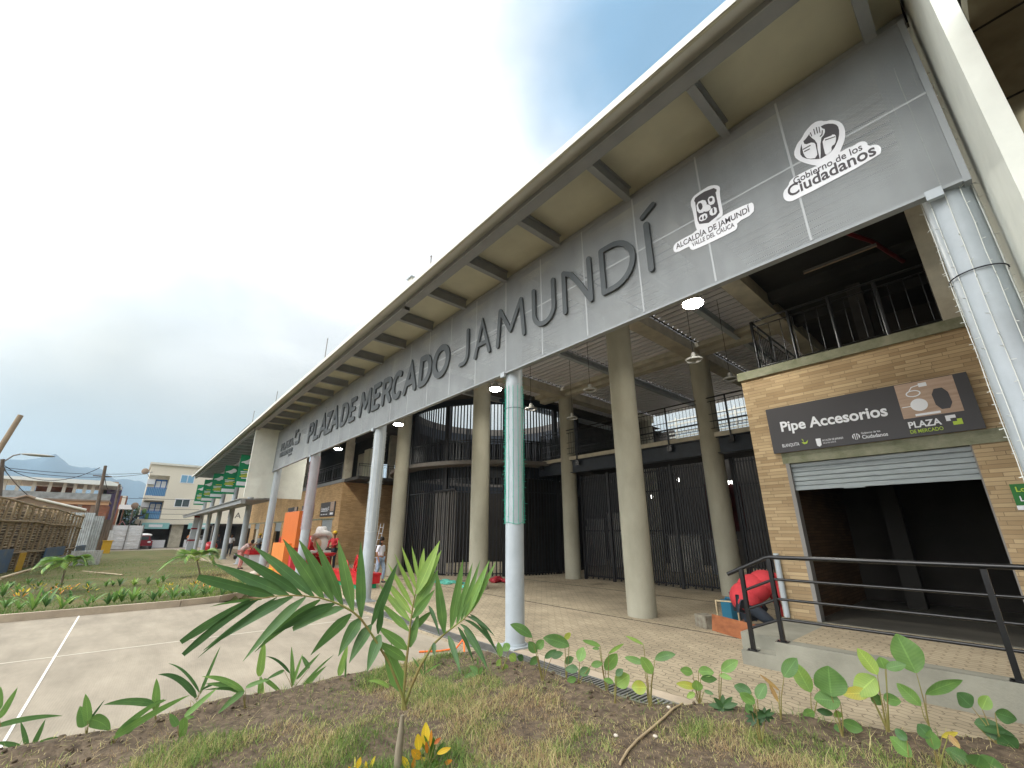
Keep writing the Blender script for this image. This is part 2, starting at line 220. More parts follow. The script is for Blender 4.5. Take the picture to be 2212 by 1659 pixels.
MT = dict(
 conc=mat('smooth_concrete', (.40, .385, .31), rough=.85, c2=(.29, .28, .22), vscale=1.3, bump=.25, bscale=14, spec=.2, stretch=(1, 1, .45), detail=9),
 conc_wall=mat('cast_concrete', (.42, .39, .31), rough=.9, var=.2, vscale=2.2, bump=.2, bscale=18, spec=.2),
 kerbtop=mat('kerb_concrete', (.40, .33, .25), rough=.9, var=.18, vscale=2, bump=.2),
 plinth=mat('ramp_concrete', (.29, .285, .235), c2=(.20, .195, .16), rough=.9, vscale=1.5, bump=.2, spec=.2),
 slab=mat('slab_edge_concrete', (.26, .26, .19), rough=.9, c2=(.15, .16, .10), vscale=5, bump=.3, spec=.2),
 white=mat('white_render', (.62, .60, .54), rough=.85, var=.05, vscale=2, bump=.05),
 fin=mat('white_fin_render', (.66, .68, .62), rough=.85, var=.06, vscale=3, bump=.12, bscale=12),
 steel=mat('grey_painted_steel', (.37, .41, .44), rough=.45, var=.07, vscale=4, spec=.4),
 beam=mat('beam_paint', (.24, .25, .25), rough=.5, var=.08, vscale=3),
 soffit=mat('cream_soffit_board', (.54, .52, .39), rough=.8, var=.08, vscale=1.4),
 fascia=mat('roof_fascia', (.60, .60, .54), rough=.6, var=.05),
 black=mat('black_paint', (.006, .006, .007), rough=.3, spec=.5),
 navy=mat('dark_blue_steel', (.018, .024, .034), rough=.45, var=.2, vscale=5),
 darkbar=mat('dark_bar_paint', (.014, .014, .016), rough=.4),
 greybar=mat('galvanised_bar', (.22, .21, .20), rough=.5),
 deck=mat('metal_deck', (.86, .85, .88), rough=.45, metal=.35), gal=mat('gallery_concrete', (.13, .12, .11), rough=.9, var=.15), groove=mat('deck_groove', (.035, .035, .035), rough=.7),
 dark=mat('shade_toned_interior', (.035, .033, .03), rough=.95, var=.3, vscale=.7), darkw=mat('shade_toned_back_wall', (.06, .055, .05), rough=.95, var=.3, vscale=1.1),  # near-black tones put the dimness of the interiors into the colour
 panel=panel_mat(), seam=mat('panel_seam', (.38, .40, .41), rough=.5), letter=mat('letter_face', (.075, .085, .09), rough=.6, var=.06), 
 lettertxt=mat('dark_print', (.07, .065, .07), rough=.6), sticker=mat('white_sticker', (.74, .75, .78), rough=.5),
 brick=brick_mat('tan_brick', (.51, .385, .23), (.31, .215, .12), (.28, .21, .13), .34, .062, ms=.005, bump=.6, patch=.3),
 brickfar=brick_mat('far_tan_brick', (.58, .39, .20), (.42, .27, .13), (.36, .25, .14), .30, .062, ms=.006, patch=.25),
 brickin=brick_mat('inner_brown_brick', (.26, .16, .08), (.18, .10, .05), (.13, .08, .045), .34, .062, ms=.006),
 brickdark=brick_mat('shade_toned_brick', (.11, .065, .035), (.07, .04, .022), (.05, .03, .02), .34, .062, ms=.006), wetfloor=mat('damp_floor', (.05, .048, .042), rough=.35, c2=(.13, .12, .10), vscale=1.2, stretch=(.5, 2, 1)), shade2=mat('shade_toned_pillar', (.03, .028, .025), rough=.95), slab2=mat('old_soffit_concrete', (.13, .12, .08), rough=.95, var=.25, vscale=2.5),
 shutter=mat('shutter_metal', (.29, .325, .335), rough=.45, var=.12, vscale=3, stretch=(1, 1, 6)),
 sign=mat('sign_charcoal', (.045, .042, .045), rough=.45, spec=.4), text=mat('sign_white', (.72, .74, .78), rough=.5),
 lime=mat('lime_green_ink', (.40, .55, .06), rough=.5), signgreen=mat('sign_green', (.02, .15, .03), rough=.5), banner=mat('banner_green', (.012, .24, .10), rough=.6, var=.08, vscale=1),
 yellowink=mat('yellow_ink', (.65, .60, .05), rough=.6), photo=mat('printed_wood', (.46, .34, .26), rough=.6, c2=(.34, .24, .18), vscale=2.5, stretch=(.7, 1, 9)),
 lamp=mat('lamp_glow', (1, 1, 1), emit=(1, .97, .88), es=260), bulb=mat('bulb_glow', (1, 1, 1), emit=(1, .98, .92), es=4), deepred=mat('deep_red_cloth', (.06, .012, .012), rough=.95, var=.4, vscale=3), shade=mat('shade_toned_wall', (.03, .026, .022), rough=.95, var=.3, vscale=1), lampmetal=mat('lamp_housing', (.35, .35, .33), rough=.5),
 paver=paver_mat(), walk=walk_mat(), joint2=mat('pale_joint', (.47, .43, .35), rough=.9), joint=mat('white_joint', (.72, .70, .64), rough=.8, var=.05), asphalt=mat('dusty_asphalt', (.30, .26, .21), rough=.95, var=.2, vscale=.5),
 dirt=mat('trodden_dirt', (.23, .155, .09), rough=1, var=.25, vscale=1.5, bump=.5, bscale=8), grate=mat('grate_iron', (.16, .16, .15), rough=.6, var=.2), pit=mat('drain_void', (.012, .011, .01), rough=1),
 frond=leaf_mat('palm_leaf', GREEN, trans=.30, rough=.38, vf=(0, 28)), leaf=leaf_mat('garden_leaf', GREEN, trans=.35), croton=leaf_mat('croton_leaf', [(0, (.03, .09, .012)), (.35, (.12, .20, .02)), (.55, (.72, .52, .03)), (.8, (.62, .24, .03)), (1, (.35, .07, .02))], trans=.25),
 stem=mat('plant_stem', (.20, .24, .06), rough=.6, c2=(.20, .12, .05), vscale=6), blade=leaf_mat('grass_blade', [(0, (.07, .14, .025)), (.4, (.15, .22, .05)), (.6, (.30, .30, .11)), (.85, (.44, .37, .19)), (1, (.28, .20, .11))], trans=.3, rough=.7),
 trunk=mat('sheath_brown', (.16, .13, .09), rough=.8, c2=(.30, .26, .19), vscale=14, stretch=(1, 1, .2)),
 bamboo=mat('bamboo', (.40, .31, .19), rough=.8, c2=(.24, .18, .11), vscale=2.5, bump=.3), bamboolight=mat('split_bamboo', (.50, .42, .29), rough=.85, c2=(.28, .22, .14), vscale=4, stretch=(1, 1, 3)),
 midgrey=mat('band_trim', (.27, .29, .30), rough=.5), wood2=mat('dry_bamboo_pole', (.30, .23, .16), rough=.85, var=.2, vscale=2), wood=mat('weathered_wood', (.17, .13, .10), rough=.9, c2=(.09, .07, .055), vscale=4, stretch=(1, 1, .3)),
 zinc=mat('corrugated_zinc', (.42, .45, .46), rough=.5, c2=(.25, .26, .25), vscale=2), zincwhite=mat('pale_zinc', (.72, .74, .76), rough=.5, c2=(.5, .5, .5), vscale=2, stretch=(1, 1, 5)),
 red=mat('glossy_red', (.48, .012, .02), rough=.3, spec=.5, var=.1), redcloth=mat('red_shirt', (.50, .045, .055), rough=.9, var=.12, vscale=8), orange=mat('orange_paint', (.62, .21, .05), rough=.5, var=.05), orangedark=mat('orange_side', (.52, .13, .025), rough=.5, var=.05),
 plush=mat('white_padding', (.82, .81, .79), rough=.9, var=.05), yellow=mat('helmet_yellow', (.75, .52, .03), rough=.4), skin=mat('skin', (.34, .17, .10), rough=.6), skind=mat('darker_skin', (.16, .08, .05), rough=.6),
 hair=mat('black_hair', (.015, .012, .010), rough=.6), denim=mat('blue_denim', (.30, .38, .50), rough=.9, var=.15, vscale=10), denimdark=mat('dark_trousers', (.04, .05, .065), rough=.9, var=.2), pink=mat('pink_trousers', (.60, .30, .28), rough=.9),
 tee=mat('white_cotton', (.68, .69, .76), rough=.9, var=.04), floral=mat('floral_blouse', (.65, .55, .50), rough=.9, c2=(.28, .12, .12), vscale=14), greyshirt=mat('grey_shirt', (.30, .33, .36), rough=.9), vest=mat('vest_yellow', (.45, .75, .05), rough=.7), blueplastic=mat('blue_plastic', (.03, .16, .26), rough=.4),
 board=mat('rusty_plywood', (.35, .13, .055), rough=.8, c2=(.20, .07, .03), vscale=3, stretch=(1, 1, 3)), lumber=mat('raw_lumber', (.52, .42, .26), rough=.8, var=.15, vscale=5), block=mat('cement_block', (.27, .25, .2), rough=.95, c2=(.14, .12, .09), vscale=9),
 hose=mat('orange_hose', (.80, .16, .03), rough=.5), bag=mat('red_plastic_bag', (.30, .02, .03), rough=.4, var=.2, vscale=10), mesh=mat('green_netting', (.10, .38, .30), rough=.8, var=.3, vscale=12),
 cable=mat('black_cable', (.02, .02, .025), rough=.6), wiregreen=mat('green_wire', (.05, .42, .30), rough=.5), wirewhite=mat('white_wire', (.62, .64, .60), rough=.5), wirepink=mat('pinkish_wire', (.55, .40, .42), rough=.5),
 apt=mat('apartment_render', (.66, .62, .52), rough=.9, var=.04, vscale=.4), redbrick=brick_mat('red_house_brick', (.36, .14, .08), (.28, .10, .06), (.25, .16, .11), .4, .14, ms=.02), drab=mat('drab_render', (.30, .22, .16), rough=.95, var=.2, vscale=.6), peach=mat('peach_band', (.62, .38, .22), rough=.9),
 glass=mat('window_glass', (.06, .08, .09), rough=.1, spec=.6), glassblue=mat('blue_glass', (.18, .36, .52), rough=.2), bluepaint=mat('blue_railing', (.03, .14, .42), rough=.5), roofwhite=mat('white_roof_sheet', (.72, .76, .74), rough=.6), maroon=mat('maroon_band', (.22, .02, .03), rough=.6),
 hill=mat('haze_tinted_hill', (.03, .08, .12), rough=1, var=.15, vscale=.002), crown=leaf_mat('tree_leaf', [(0, (.03, .06, .02)), (.5, (.06, .11, .03)), (1, (.10, .16, .05))], trans=.2, rough=.7), tarp=mat('dark_tarp', (.03, .03, .035), rough=.8), bluebox=mat('blue_sheet', (.05, .13, .26), rough=.6, c2=(.16, .18, .20), vscale=2), yellowbox=mat('yellow_post_paint', (.62, .36, .03), rough=.6), purple=mat('purple_sign', (.18, .14, .28), rough=.6), teal=mat('teal_sign', (.25, .50, .50), rough=.6),  # hill: distance haze is put into its blue base colour
 mud=mat('stone_pale', (.5, .45, .38), rough=.9), redpipe=mat('red_pipe', (.12, .01, .012), rough=.5),
)
# ------------------------------------------------------------------ mesh tools
class MB:
    def __init__(s): s.v = []; s.f = []; s.t = []; s.sm = []; s.a = []
    def add(s, vs, fs, tint=0.3, smooth=False, at=None):
        s.a += at if at else [(9, 0, 0)]*len(vs); o = len(s.v); s.v += [tuple(v) for v in vs]; s.f += [tuple(i+o for i in f) for f in fs]; s.t += [tint]*len(fs); s.sm += [smooth]*len(fs); return s
    def hexa(s, p, tint=.3): return s.add(p, [(0, 3, 2, 1), (4, 5, 6, 7), (0, 1, 5, 4), (1, 2, 6, 5), (2, 3, 7, 6), (3, 0, 4, 7)], tint)
    def box(s, x0, x1, y0, y1, z0, z1, m=None):
        p = [Vector(q) for q in ((x0, y0, z0), (x1, y0, z0), (x1, y1, z0), (x0, y1, z0), (x0, y0, z1), (x1, y0, z1), (x1, y1, z1), (x0, y1, z1))]
        if m: p = [m@q for q in p]
        return s.hexa(p)
    def tube(s, pts, r, n=10, caps=True, tint=.3):
        pts = [Vector(p) for p in pts]; rs = r if isinstance(r, (list, tuple)) else [r]*len(pts); vs = []; fs = []
        up = None
        for i, p in enumerate(pts):
            d = (pts[min(i+1, len(pts)-1)]-pts[max(i-1, 0)]).normalized()
            if up is None: up = d.orthogonal().normalized()
            a = (up-d*up.dot(d)).normalized(); up = a; b = d.cross(a)
            for k in range(n):
                t = 2*math.pi*k/n; vs.append(p+(a*math.cos(t)+b*math.sin(t))*rs[i])
        for i in range(len(pts)-1):
            for k in range(n): fs.append((i*n+k, i*n+(k+1) % n, (i+1)*n+(k+1) % n, (i+1)*n+k))
        s.add(vs, fs, tint, True)
        if caps:
            o = len(vs)-n; s.add(vs[:n], [tuple(range(n))[::-1]], tint); s.add(vs[o:], [tuple(range(n))], tint)
        return s
    def prism(s, prof, x0, x1, axis='x'):   # profile of (a, z) points swept along x (or y)
        n = len(prof); f = (lambda a, z, x: (x, a, z)) if axis == 'x' else (lambda a, z, y: (a, y, z))
        vs = [f(a, z, x0) for a, z in prof]+[f(a, z, x1) for a, z in prof]
        return s.add(vs, [tuple(range(n)), tuple(range(2*n-1, n-1, -1))]+[(i, i+n, (i+1) % n+n, (i+1) % n) for i in range(n)])
    def plate(s, poly, o, u, v, nrm, th):   # flat polygon in plane (o,u,v), thickness th along nrm
        p0 = [o+u*a+v*b for a, b in poly]; n = len(poly); p1 = [p+nrm*th for p in p0]
        return s.add(p0+p1, [tuple(range(n)), tuple(range(2*n-1, n-1, -1))]+[(i, (i+1) % n, (i+1) % n+n, i+n) for i in range(n)])
    def ball(s, c, r, n=12, m=8, tint=.3):
        c = Vector(c); r = Vector(r) if hasattr(r, '__len__') else Vector((r, r, r)); vs = []; fs = []
        for i in range(m+1):
            a = math.pi*i/m
            for k in range(n): t = 2*math.pi*k/n; vs.append(c+Vector((r.x*math.sin(a)*math.cos(t), r.y*math.sin(a)*math.sin(t), r.z*math.cos(a))))
        for i in range(m):
            for k in range(n): fs.append((i*n+k, (i+1)*n+k, (i+1)*n+(k+1) % n, i*n+(k+1) % n))
        return s.add(vs, fs, tint, True)
    def leaf(s, p0, p1, wd, side, bend=Vector((0, 0, 0)), n=9, fold=.18, tint=.3, prof='lance', cup=None):
        """blade from p0 to p1, bent by `bend` at mid length; side = direction of half width"""
        p0 = Vector(p0); p1 = Vector(p1); side = Vector(side).normalized(); vs = []; at = []; c = (p0+p1)/2+bend
        for i in range(n+1):
            t = i/n; p = p0*(1-t)**2+c*2*t*(1-t)+p1*t*t; d = ((c-p0)*(1-t)+(p1-c)*t).normalized()
            sd = (side-d*side.dot(d)).normalized(); nn = d.cross(sd)
            if prof == 'lance': q = math.sin(math.pi*min(1, t*.93+.04))**.75*(1-.25*t)
            elif prof == 'palm': q = min(1, t/.30+.12)**.8*(1-max(0, (t-.3)/.7)**1.9)
            elif prof == 'oval': q = math.sin(math.pi*min(1, t**.88*.985+.01))**.72
            elif prof == 'strap': q = min(1, t*5+.35)*(1-t**3.2)
            else: q = min(1, t*4+.2)*(1 if t < .8 else 1-.45*(t-.8)/.2)   # torn blunt
            q = max(q, .03)*wd
            wv_ = .10*math.sin(t*9+p0.x*40)*q if prof == 'oval' else 0; vs += [p-sd*q+nn*(q*fold+wv_), p-nn*q*fold*.3, p+sd*q+nn*(q*fold-wv_)]; at += [(-1, t, 0), (0, t, 0), (1, t, 0)]
        fs = []
        for i in range(n): a = i*3; fs += [(a, a+1, a+4, a+3), (a+1, a+2, a+5, a+4)]
        return s.add(vs, fs, tint, True, at)
    def build(s, name, m, parent=None, origin=None):
        me = bpy.data.meshes.new(name)
        o = Vector(origin) if origin is not None else (parent.matrix_basis.translation.copy() if parent else Vector((0, 0, 0)))
        if parent: o = root_loc(parent)
        me.from_pydata([(v[0]-o.x, v[1]-o.y, v[2]-o.z) for v in s.v], [], s.f); me.update()
        me.polygons.foreach_set('use_smooth', s.sm)
        a = me.attributes.new('tint', 'FLOAT', 'FACE'); a.data.foreach_set('value', s.t)
        if any(q[0] != 9 for q in s.a): a2 = me.attributes.new('lf', 'FLOAT_VECTOR', 'POINT'); a2.data.foreach_set('vector', [c for q in s.a for c in q])
        me.materials.append(MT[m] if isinstance(m, str) else m)
        ob = bpy.data.objects.new(name, me); S.collection.objects.link(ob)
        if parent: ob.parent = parent
        else: ob.location = o
        return ob
def root_loc(o):
    v = Vector((0, 0, 0))
    while o: v += o.location; o = o.parent
    return v
def tag(o, label=None, cat=None, group=None, kind=None):
    if label: o['label'] = label
    if cat: o['category'] = cat
    if group: o['group'] = group
    if kind: o['kind'] = kind
    return o
def thing(name, label, cat, loc=(0, 0, 0), group=None):
    o = bpy.data.objects.new(name, None); S.collection.objects.link(o); o.location = loc; o.empty_display_size = .2
    return tag(o, label, cat, group)
def struct(name, mb, m): return tag(mb.build(name, m), kind='structure')
def arr(pts, fn): return [fn(*p) for p in pts]
# text as mesh: u = reading direction, v = up
def text(parent, s, size, m, o, u, v, name='lettering', align='LEFT', bold=0.0, ext=.004, shear=0.0, sx=1.0, fit=None):
    cu = bpy.data.curves.new('t', 'FONT'); cu.body = s; cu.size = size; cu.extrude = ext; cu.offset = bold; cu.shear = shear; cu.align_x = align; cu.resolution_u = 4
    ob = bpy.data.objects.new('t', cu); S.collection.objects.link(ob); bpy.context.view_layer.update()
    me = bpy.data.meshes.new_from_object(ob.evaluated_get(bpy.context.evaluated_depsgraph_get())); bpy.data.objects.remove(ob); bpy.data.curves.remove(cu)
    u = Vector(u).normalized(); v = Vector(v).normalized(); o = Vector(o); n = u.cross(v)
    xs = [q.co.x for q in me.vertices]
    if fit: sx = fit/(max(xs)-min(xs))
    base = root_loc(parent)
    for q in me.vertices: c = q.co.copy(); q.co = o+u*(c.x*sx)+v*c.y+n*c.z-base
    me.materials.clear(); me.materials.append(MT[m]); me.name = name
    t = bpy.data.objects.new(name, me); S.collection.objects.link(t); t.parent = parent; return t
# ------------------------------------------------------------------ ground
LAWN_Z = .13
def sheet(poly, z): return MB().add([(x, y, z) for x, y in poly], [tuple(range(len(poly)))])
struct('ground', sheet([(-3500, -3500), (3500, -3500), (3500, 3500), (-3500, 3500)], -.06), 'dirt')
struct('plaza_paving', sheet([(-60, 3.6), (12, 3.6), (12, 26), (-60, 26)], 0), 'paver')
struct('road', sheet([(-78, -60), (-59, -60), (-59, 60), (-78, 60)], -.02), 'asphalt')
struct('concrete_walkway', sheet([(-15.1, -40), (-6.3, -40), (-6.3, 4.72), (-15.1, 4.72)], .004), 'walk')
jm = MB()
for yj in (-.5,): jm.add([(-15.0, yj-.016, .0085), (-6.4, yj-.012, .0085), (-6.4, yj+.012, .0085), (-15.0, yj+.016, .0085)], [(0, 1, 2, 3)])
struct('walkway_joint', jm, 'joint')
struct('walkway_seam', sheet([(-10.9, -14), (-10.84, -14), (-10.3, 4.6), (-10.36, 4.6)], .0075), 'joint2')
pj = MB()
for Y in (9.0, 12.9): pj.box(-22, -3.3, Y, Y+.03, -.02, .004)
struct('paving_joint', pj, 'pit')
# drain channel
dr = thing('drain_channel', 'iron grate drain channel set in the paving beside the soil bed', 'drain', (-6, 5.05, 0))
gb = MB(); x = -15.0
while x < -2.6: gb.box(x, x+.026, 4.905, 5.165, .006, .016); x += .058
gb.box(-15, -2.6, 4.87, 4.905, .003, .018); gb.box(-15, -2.6, 5.165, 5.19, .003, .018); gb.build('grate_bars', 'grate', dr)
MB().box(-15, -2.6, 4.905, 5.165, -.03, .005).build('channel', 'pit', dr)
MB().box(-15, -2.3, 5.19, 5.42, -.03, .008).build('concrete_border', 'kerbtop', dr)
# foreground garden bed: height field over a polygon
BED = [(-6.42, -9), (-6.42, 3.9), (-6.25, 4.55), (-5.9, 4.80), (-3.25, 4.82), (-2.9, 5.35), (-2.3, 5.62), (-1.4, 6.1), (-.45, 6.72), (1.2, 7.0), (9, 7.2), (9, -9)]
def seg_dist(px, py, poly):
    d = np.full(px.shape, 1e9)
    for i in range(len(poly)):
        x0, y0 = poly[i]; x1, y1 = poly[(i+1) % len(poly)]; L2 = (x1-x0)**2+(y1-y0)**2
        t = np.clip(((px-x0)*(x1-x0)+(py-y0)*(y1-y0))/L2, 0, 1); d = np.minimum(d, np.hypot(px-x0-t*(x1-x0), py-y0-t*(y1-y0)))
    return d
def inside(px, py, poly):
    c = np.zeros(px.shape, bool); j = len(poly)-1
    for i in range(len(poly)):
        x0, y0 = poly[i]; x1, y1 = poly[j]
        hit = ((y0 > py) != (y1 > py)) & (px < (x1-x0)*(py-y0)/((y1-y0)+1e-12)+x0); c ^= hit; j = i
    return c
_rs = np.random.RandomState(3); _oct = [(_rs.uniform(-1, 1, 2)*k, _rs.uniform(0, 6.3), a) for k, a in ((2, .5), (4, .3), (7, .2), (12, .14), (20, .1), (33, .07), (50, .05)) for _ in range(5)]
def hf(x, y): return sum(a*np.sin(d[0]*x+d[1]*y+p) for d, p, a in _oct)
def bed_h(x, y):
    d = seg_dist(x, y, BED); ins = inside(x, y, BED); d = np.where(ins, d, -d)
    edge = np.clip((d+.05)/.22, 0, 1); soil = np.clip(1-np.abs(d-.32)/.4, 0, 1)
    return -.03+edge*(.085+.02*hf(x*.35, y*.35))+soil*(.03+.022*np.abs(hf(x*1.6, y*1.6)))+.006*hf(x*2, y*2)*edge
def bed_z(x, y): return float(bed_h(np.array([x]), np.array([y]))[0])
def grid_obj(name, x0, x1, y0, y1, st, hfun, m, kind='structure'):
    nx = int((x1-x0)/st)+1; ny = int((y1-y0)/st)+1; X, Y = np.meshgrid(np.linspace(x0, x1, nx), np.linspace(y0, y1, ny)); Z = hfun(X, Y)
    V = np.stack([X.ravel(), Y.ravel(), Z.ravel()], 1); i = np.arange(nx*ny).reshape(ny, nx)
    F = np.stack([i[:-1, :-1].ravel(), i[:-1, 1:].ravel(), i[1:, 1:].ravel(), i[1:, :-1].ravel()], 1)
    me = bpy.data.meshes.new(name); me.vertices.add(len(V)); me.vertices.foreach_set('co', V.ravel()); me.loops.add(F.size); me.loops.foreach_set('vertex_index', F.ravel().astype(np.int32))
    me.polygons.add(len(F)); me.polygons.foreach_set('loop_start', np.arange(0, F.size, 4, dtype=np.int32)); me.update(calc_edges=True)
    me.polygons.foreach_set('use_smooth', np.ones(len(F), bool)); me.materials.append(m); o = bpy.data.objects.new(name, me); S.collection.objects.link(o); return tag(o, kind=kind)
MT['soil'] = mat('garden_soil', (.05, .036, .025), rough=1, c2=(.15, .112, .075), vscale=11, bump=1.0, bscale=22, detail=9)
grid_obj('soil_bed', -6.6, 1.6, -1.5, 7.3, .035, bed_h, MT['soil'])
struct('soil', sheet([(-6.42, -40), (12, -40), (12, 7.15), (1.6, 7.05), (1.6, -1.5), (-6.42, -1.5)], .045), 'soil')
# grass blades
def blades(name, P, H, W, T, label, m='blade', lean=.7, seed=1):
    rs = np.random.RandomState(seed); n = len(P); a = rs.uniform(0, 2*np.pi, n); b = rs.uniform(0, 2*np.pi, n)
    side = np.stack([np.cos(a), np.sin(a), 0*a], 1)*W[:, None]; ln = np.stack([np.cos(b), np.sin(b), 0*b], 1)*(H*rs.uniform(.1, lean, n))[:, None]
    up = np.zeros((n, 3)); up[:, 2] = 1
    v0 = P-side; v1 = P+side; v2 = P+ln*.35+up*(H*.6)[:, None]-side*.6; v3 = P+ln*.35+up*(H*.6)[:, None]+side*.6; v4 = P+ln*1.1+up*(H*.95)[:, None]
    V = np.stack([v0, v1, v3, v2, v4], 1).reshape(-1, 3); k = np.arange(n)*5
    L_ = np.concatenate([np.stack([k, k+1, k+2, k+3], 1), np.stack([k+3, k+2, k+4, k+4], 1)[:, :3]], 1).ravel().astype(np.int32)
    st = np.stack([np.arange(n)*7, np.arange(n)*7+4], 1).ravel().astype(np.int32)
    me = bpy.data.meshes.new(name); me.vertices.add(len(V)); me.vertices.foreach_set('co', V.ravel()); me.loops.add(len(L_)); me.loops.foreach_set('vertex_index', L_)
    me.polygons.add(2*n); me.polygons.foreach_set('loop_start', st); me.update(calc_edges=True)
    at = me.attributes.new('tint', 'FLOAT', 'FACE'); at.data.foreach_set('value', np.repeat(T, 2)); me.materials.append(MT[m])
    o = bpy.data.objects.new(name, me); S.collection.objects.link(o); return tag(o, label, 'grass', kind='stuff')
rs = np.random.RandomState(11)
nb = 260000; px = rs.uniform(-6.5, 1.2, nb); py = rs.uniform(-1.4, 7.1, nb)
d = np.where(inside(px, py, BED), seg_dist(px, py, BED), -1)
vis = (px*.772-py*.636 < -2.2) | (rs.uniform(0, 1, nb) < .12)           # dense where the ground is a few metres off, thin underfoot
lawn = hf(px*.8, py*.8); thr = np.where(px > -5.6, .72, .5); dens = np.clip((d-thr-.22*lawn)/.3, 0, 1)*np.clip(.92+.6*hf(px*3.1+5, py*3.1), .22, 1)+.05*(d > .02)
k = (rs.uniform(0, 1, nb) < dens) & (d > .02) & vis
px, py = px[k], py[k]; n = len(px); pz = bed_h(px, py)-.003; long_ = np.where(rs.uniform(0, 1, n) < .06, 1.7, 1.0)
g = np.clip(.55+.34*hf(px*1.6+9, py*1.6)+rs.normal(0, .24, n), .0, 1)
blades('lawn_grass', np.stack([px, py, pz], 1), long_*rs.uniform(.02, .085, n)*(1.25-.6*g)*np.clip(.85+.5*hf(px*3.1+5, py*3.1), .5, 1.4), rs.uniform(.0016, .0040, n), g, 'short patchy grass between soil strips in front of the camera', lean=1.6)
# straw and debris on the soil strip
nb = 9000; px = rs.uniform(-6.4, .8, nb); py = rs.uniform(-1.3, 7.0, nb); d = np.where(inside(px, py, BED), seg_dist(px, py, BED), -1); k = (d > .03) & (d < .95); px, py = px[k], py[k]; n = len(px)
st = MB()
for x, y in zip(px, py):
    a = rnd.uniform(0, 6.28); l = rnd.uniform(.02, .10); z = bed_z(x, y)+rnd.uniform(.002, .014); w_ = rnd.uniform(.0008, .0022)
    dx, dy = math.cos(a)*l, math.sin(a)*l; ex, ey = -math.sin(a)*w_, math.cos(a)*w_; z2 = z+rnd.uniform(-.004, .018)
    st.add([(x-ex, y-ey, z), (x+ex, y+ey, z), (x+dx+ex, y+dy+ey, z2), (x+dx-ex, y+dy-ey, z2)], [(0, 1, 2, 3)], tint=rnd.uniform(.55, 1))
tag(st.build('straw_litter', 'blade'), 'dry straw and root litter scattered over the soil strip', 'litter', kind='stuff')
cl = MB()
for i in range(1500):
    x = rnd.uniform(-6.3, .7); y = rnd.uniform(-1.2, 6.9); dd = seg_dist(np.array([x]), np.array([y]), BED)[0]
    if not inside(np.array([x]), np.array([y]), BED)[0] or dd > .8: continue
    r = rnd.uniform(.006, .028); cl.ball((x, y, bed_z(x, y)+r*.3), (r*rnd.uniform(.7, 1.4), r*rnd.uniform(.7, 1.4), r*.7), 6, 4)
tag(cl.build('soil_clods', 'soil'), 'loose dark clods of earth on the planting strip', 'soil clods', kind='stuff')
# far lawn beyond the walkway, with its kerb
kp = [(-15.05, -30), (-15.05, 1.4), (-15.3, 2.3), (-15.9, 3.0), (-17.0, 3.5), (-19, 3.9), (-23, 4.1), (-58, 4.1)]
LAWN = kp+[(-58, -30)]
def lawn_h(x, y): return LAWN_Z+.035*hf(x*.12, y*.12)+.012*hf(x*.6, y*.6)
lw = bpy.data.materials.new('lawn_ground')
MT['lawng'] = mat('lawn_turf', (.065, .085, .022), rough=1, c2=(.13, .105, .045), vscale=.9, bump=.8, bscale=14, detail=10)
def lawn_edge(x, y):
    z = lawn_h(x, y); d = seg_dist(x, y, LAWN); return np.where(inside(x, y, LAWN), z, -.2)
grid_obj('far_lawn', -58, -15.1, -14, 4.1, .28, lambda x, y: np.where(inside(x, y, LAWN), lawn_h(x, y), -.12), MT['lawng'])
kb = MB()
for i in range(len(kp)-1):
    a = Vector((*kp[i], 0)); b = Vector((*kp[i+1], 0)); dd = (b-a).normalized(); nn = Vector((dd.y, -dd.x, 0))*.06
    kb.hexa([a-nn, b-nn, b+nn, a+nn]+[q+Vector((0, 0, .16)) for q in (a-nn, b-nn, b+nn, a+nn)])
struct('kerb', kb, 'kerbtop')
nb = 60000; px = -15.2-rs.uniform(0, 1, nb)**1.7*24; py = rs.uniform(-9, 4.0, nb); k = inside(px, py, LAWN) & (rs.uniform(0, 1, nb) < np.clip(.6+.5*hf(px*.5, py*.5), .15, 1)); px, py = px[k], py[k]; n = len(px)
near = np.clip((px+22)/6, 0, 1); g = np.clip(.36-.25*near+.22*hf(px*.3, py*.3)+rs.normal(0, .13, n), 0, 1)
blades('far_lawn_grass', np.stack([px, py, lawn_h(px, py)-.01], 1), rs.uniform(.03, .10, n)*(.8+.7*near), rs.uniform(.004, .009, n), g, 'grass of the far lawn beyond the concrete walkway', seed=5)
# ------------------------------------------------------------------ the market building
PNL = 5.24; XR, XL = .42, -25.85; ZB, ZT = 5.05, 7.2; COLY = 5.47; CX0 = [.30, -6.2, -12.7, -19.2, -25.7]
B = thing('market_building', 'long two-storey market hall with overhanging roof, grey mesh sign band and brick shops', 'building', (-12, 9, 0))
def part(name, m, mb, label=None, parent=None):
    o = mb.build(name, m, parent or B)
    if label: o['label'] = label
    return o
roof = part('roof', 'fascia', MB().prism([(3.70, 7.21), (3.70, 7.33), (9.0, 8.9), (9.0, 8.78), (4.0, 7.36)], -54.6, .53).box(-54.6, 8, 9.0, 9.12, 8.3, 8.9))
part('soffit', 'soffit', MB().prism([(3.72, 7.205), (4.04, 7.44), (4.05, 7.46), (3.72, 7.225)], -25.8, .5).box(-25.8, .5, 4.2, 5.9, 7.47, 7.49), parent=roof); part('wing_soffit_sheet', 'groove', MB().box(-54.5, -26, 3.78, 9.0, 7.47, 7.49), parent=roof)
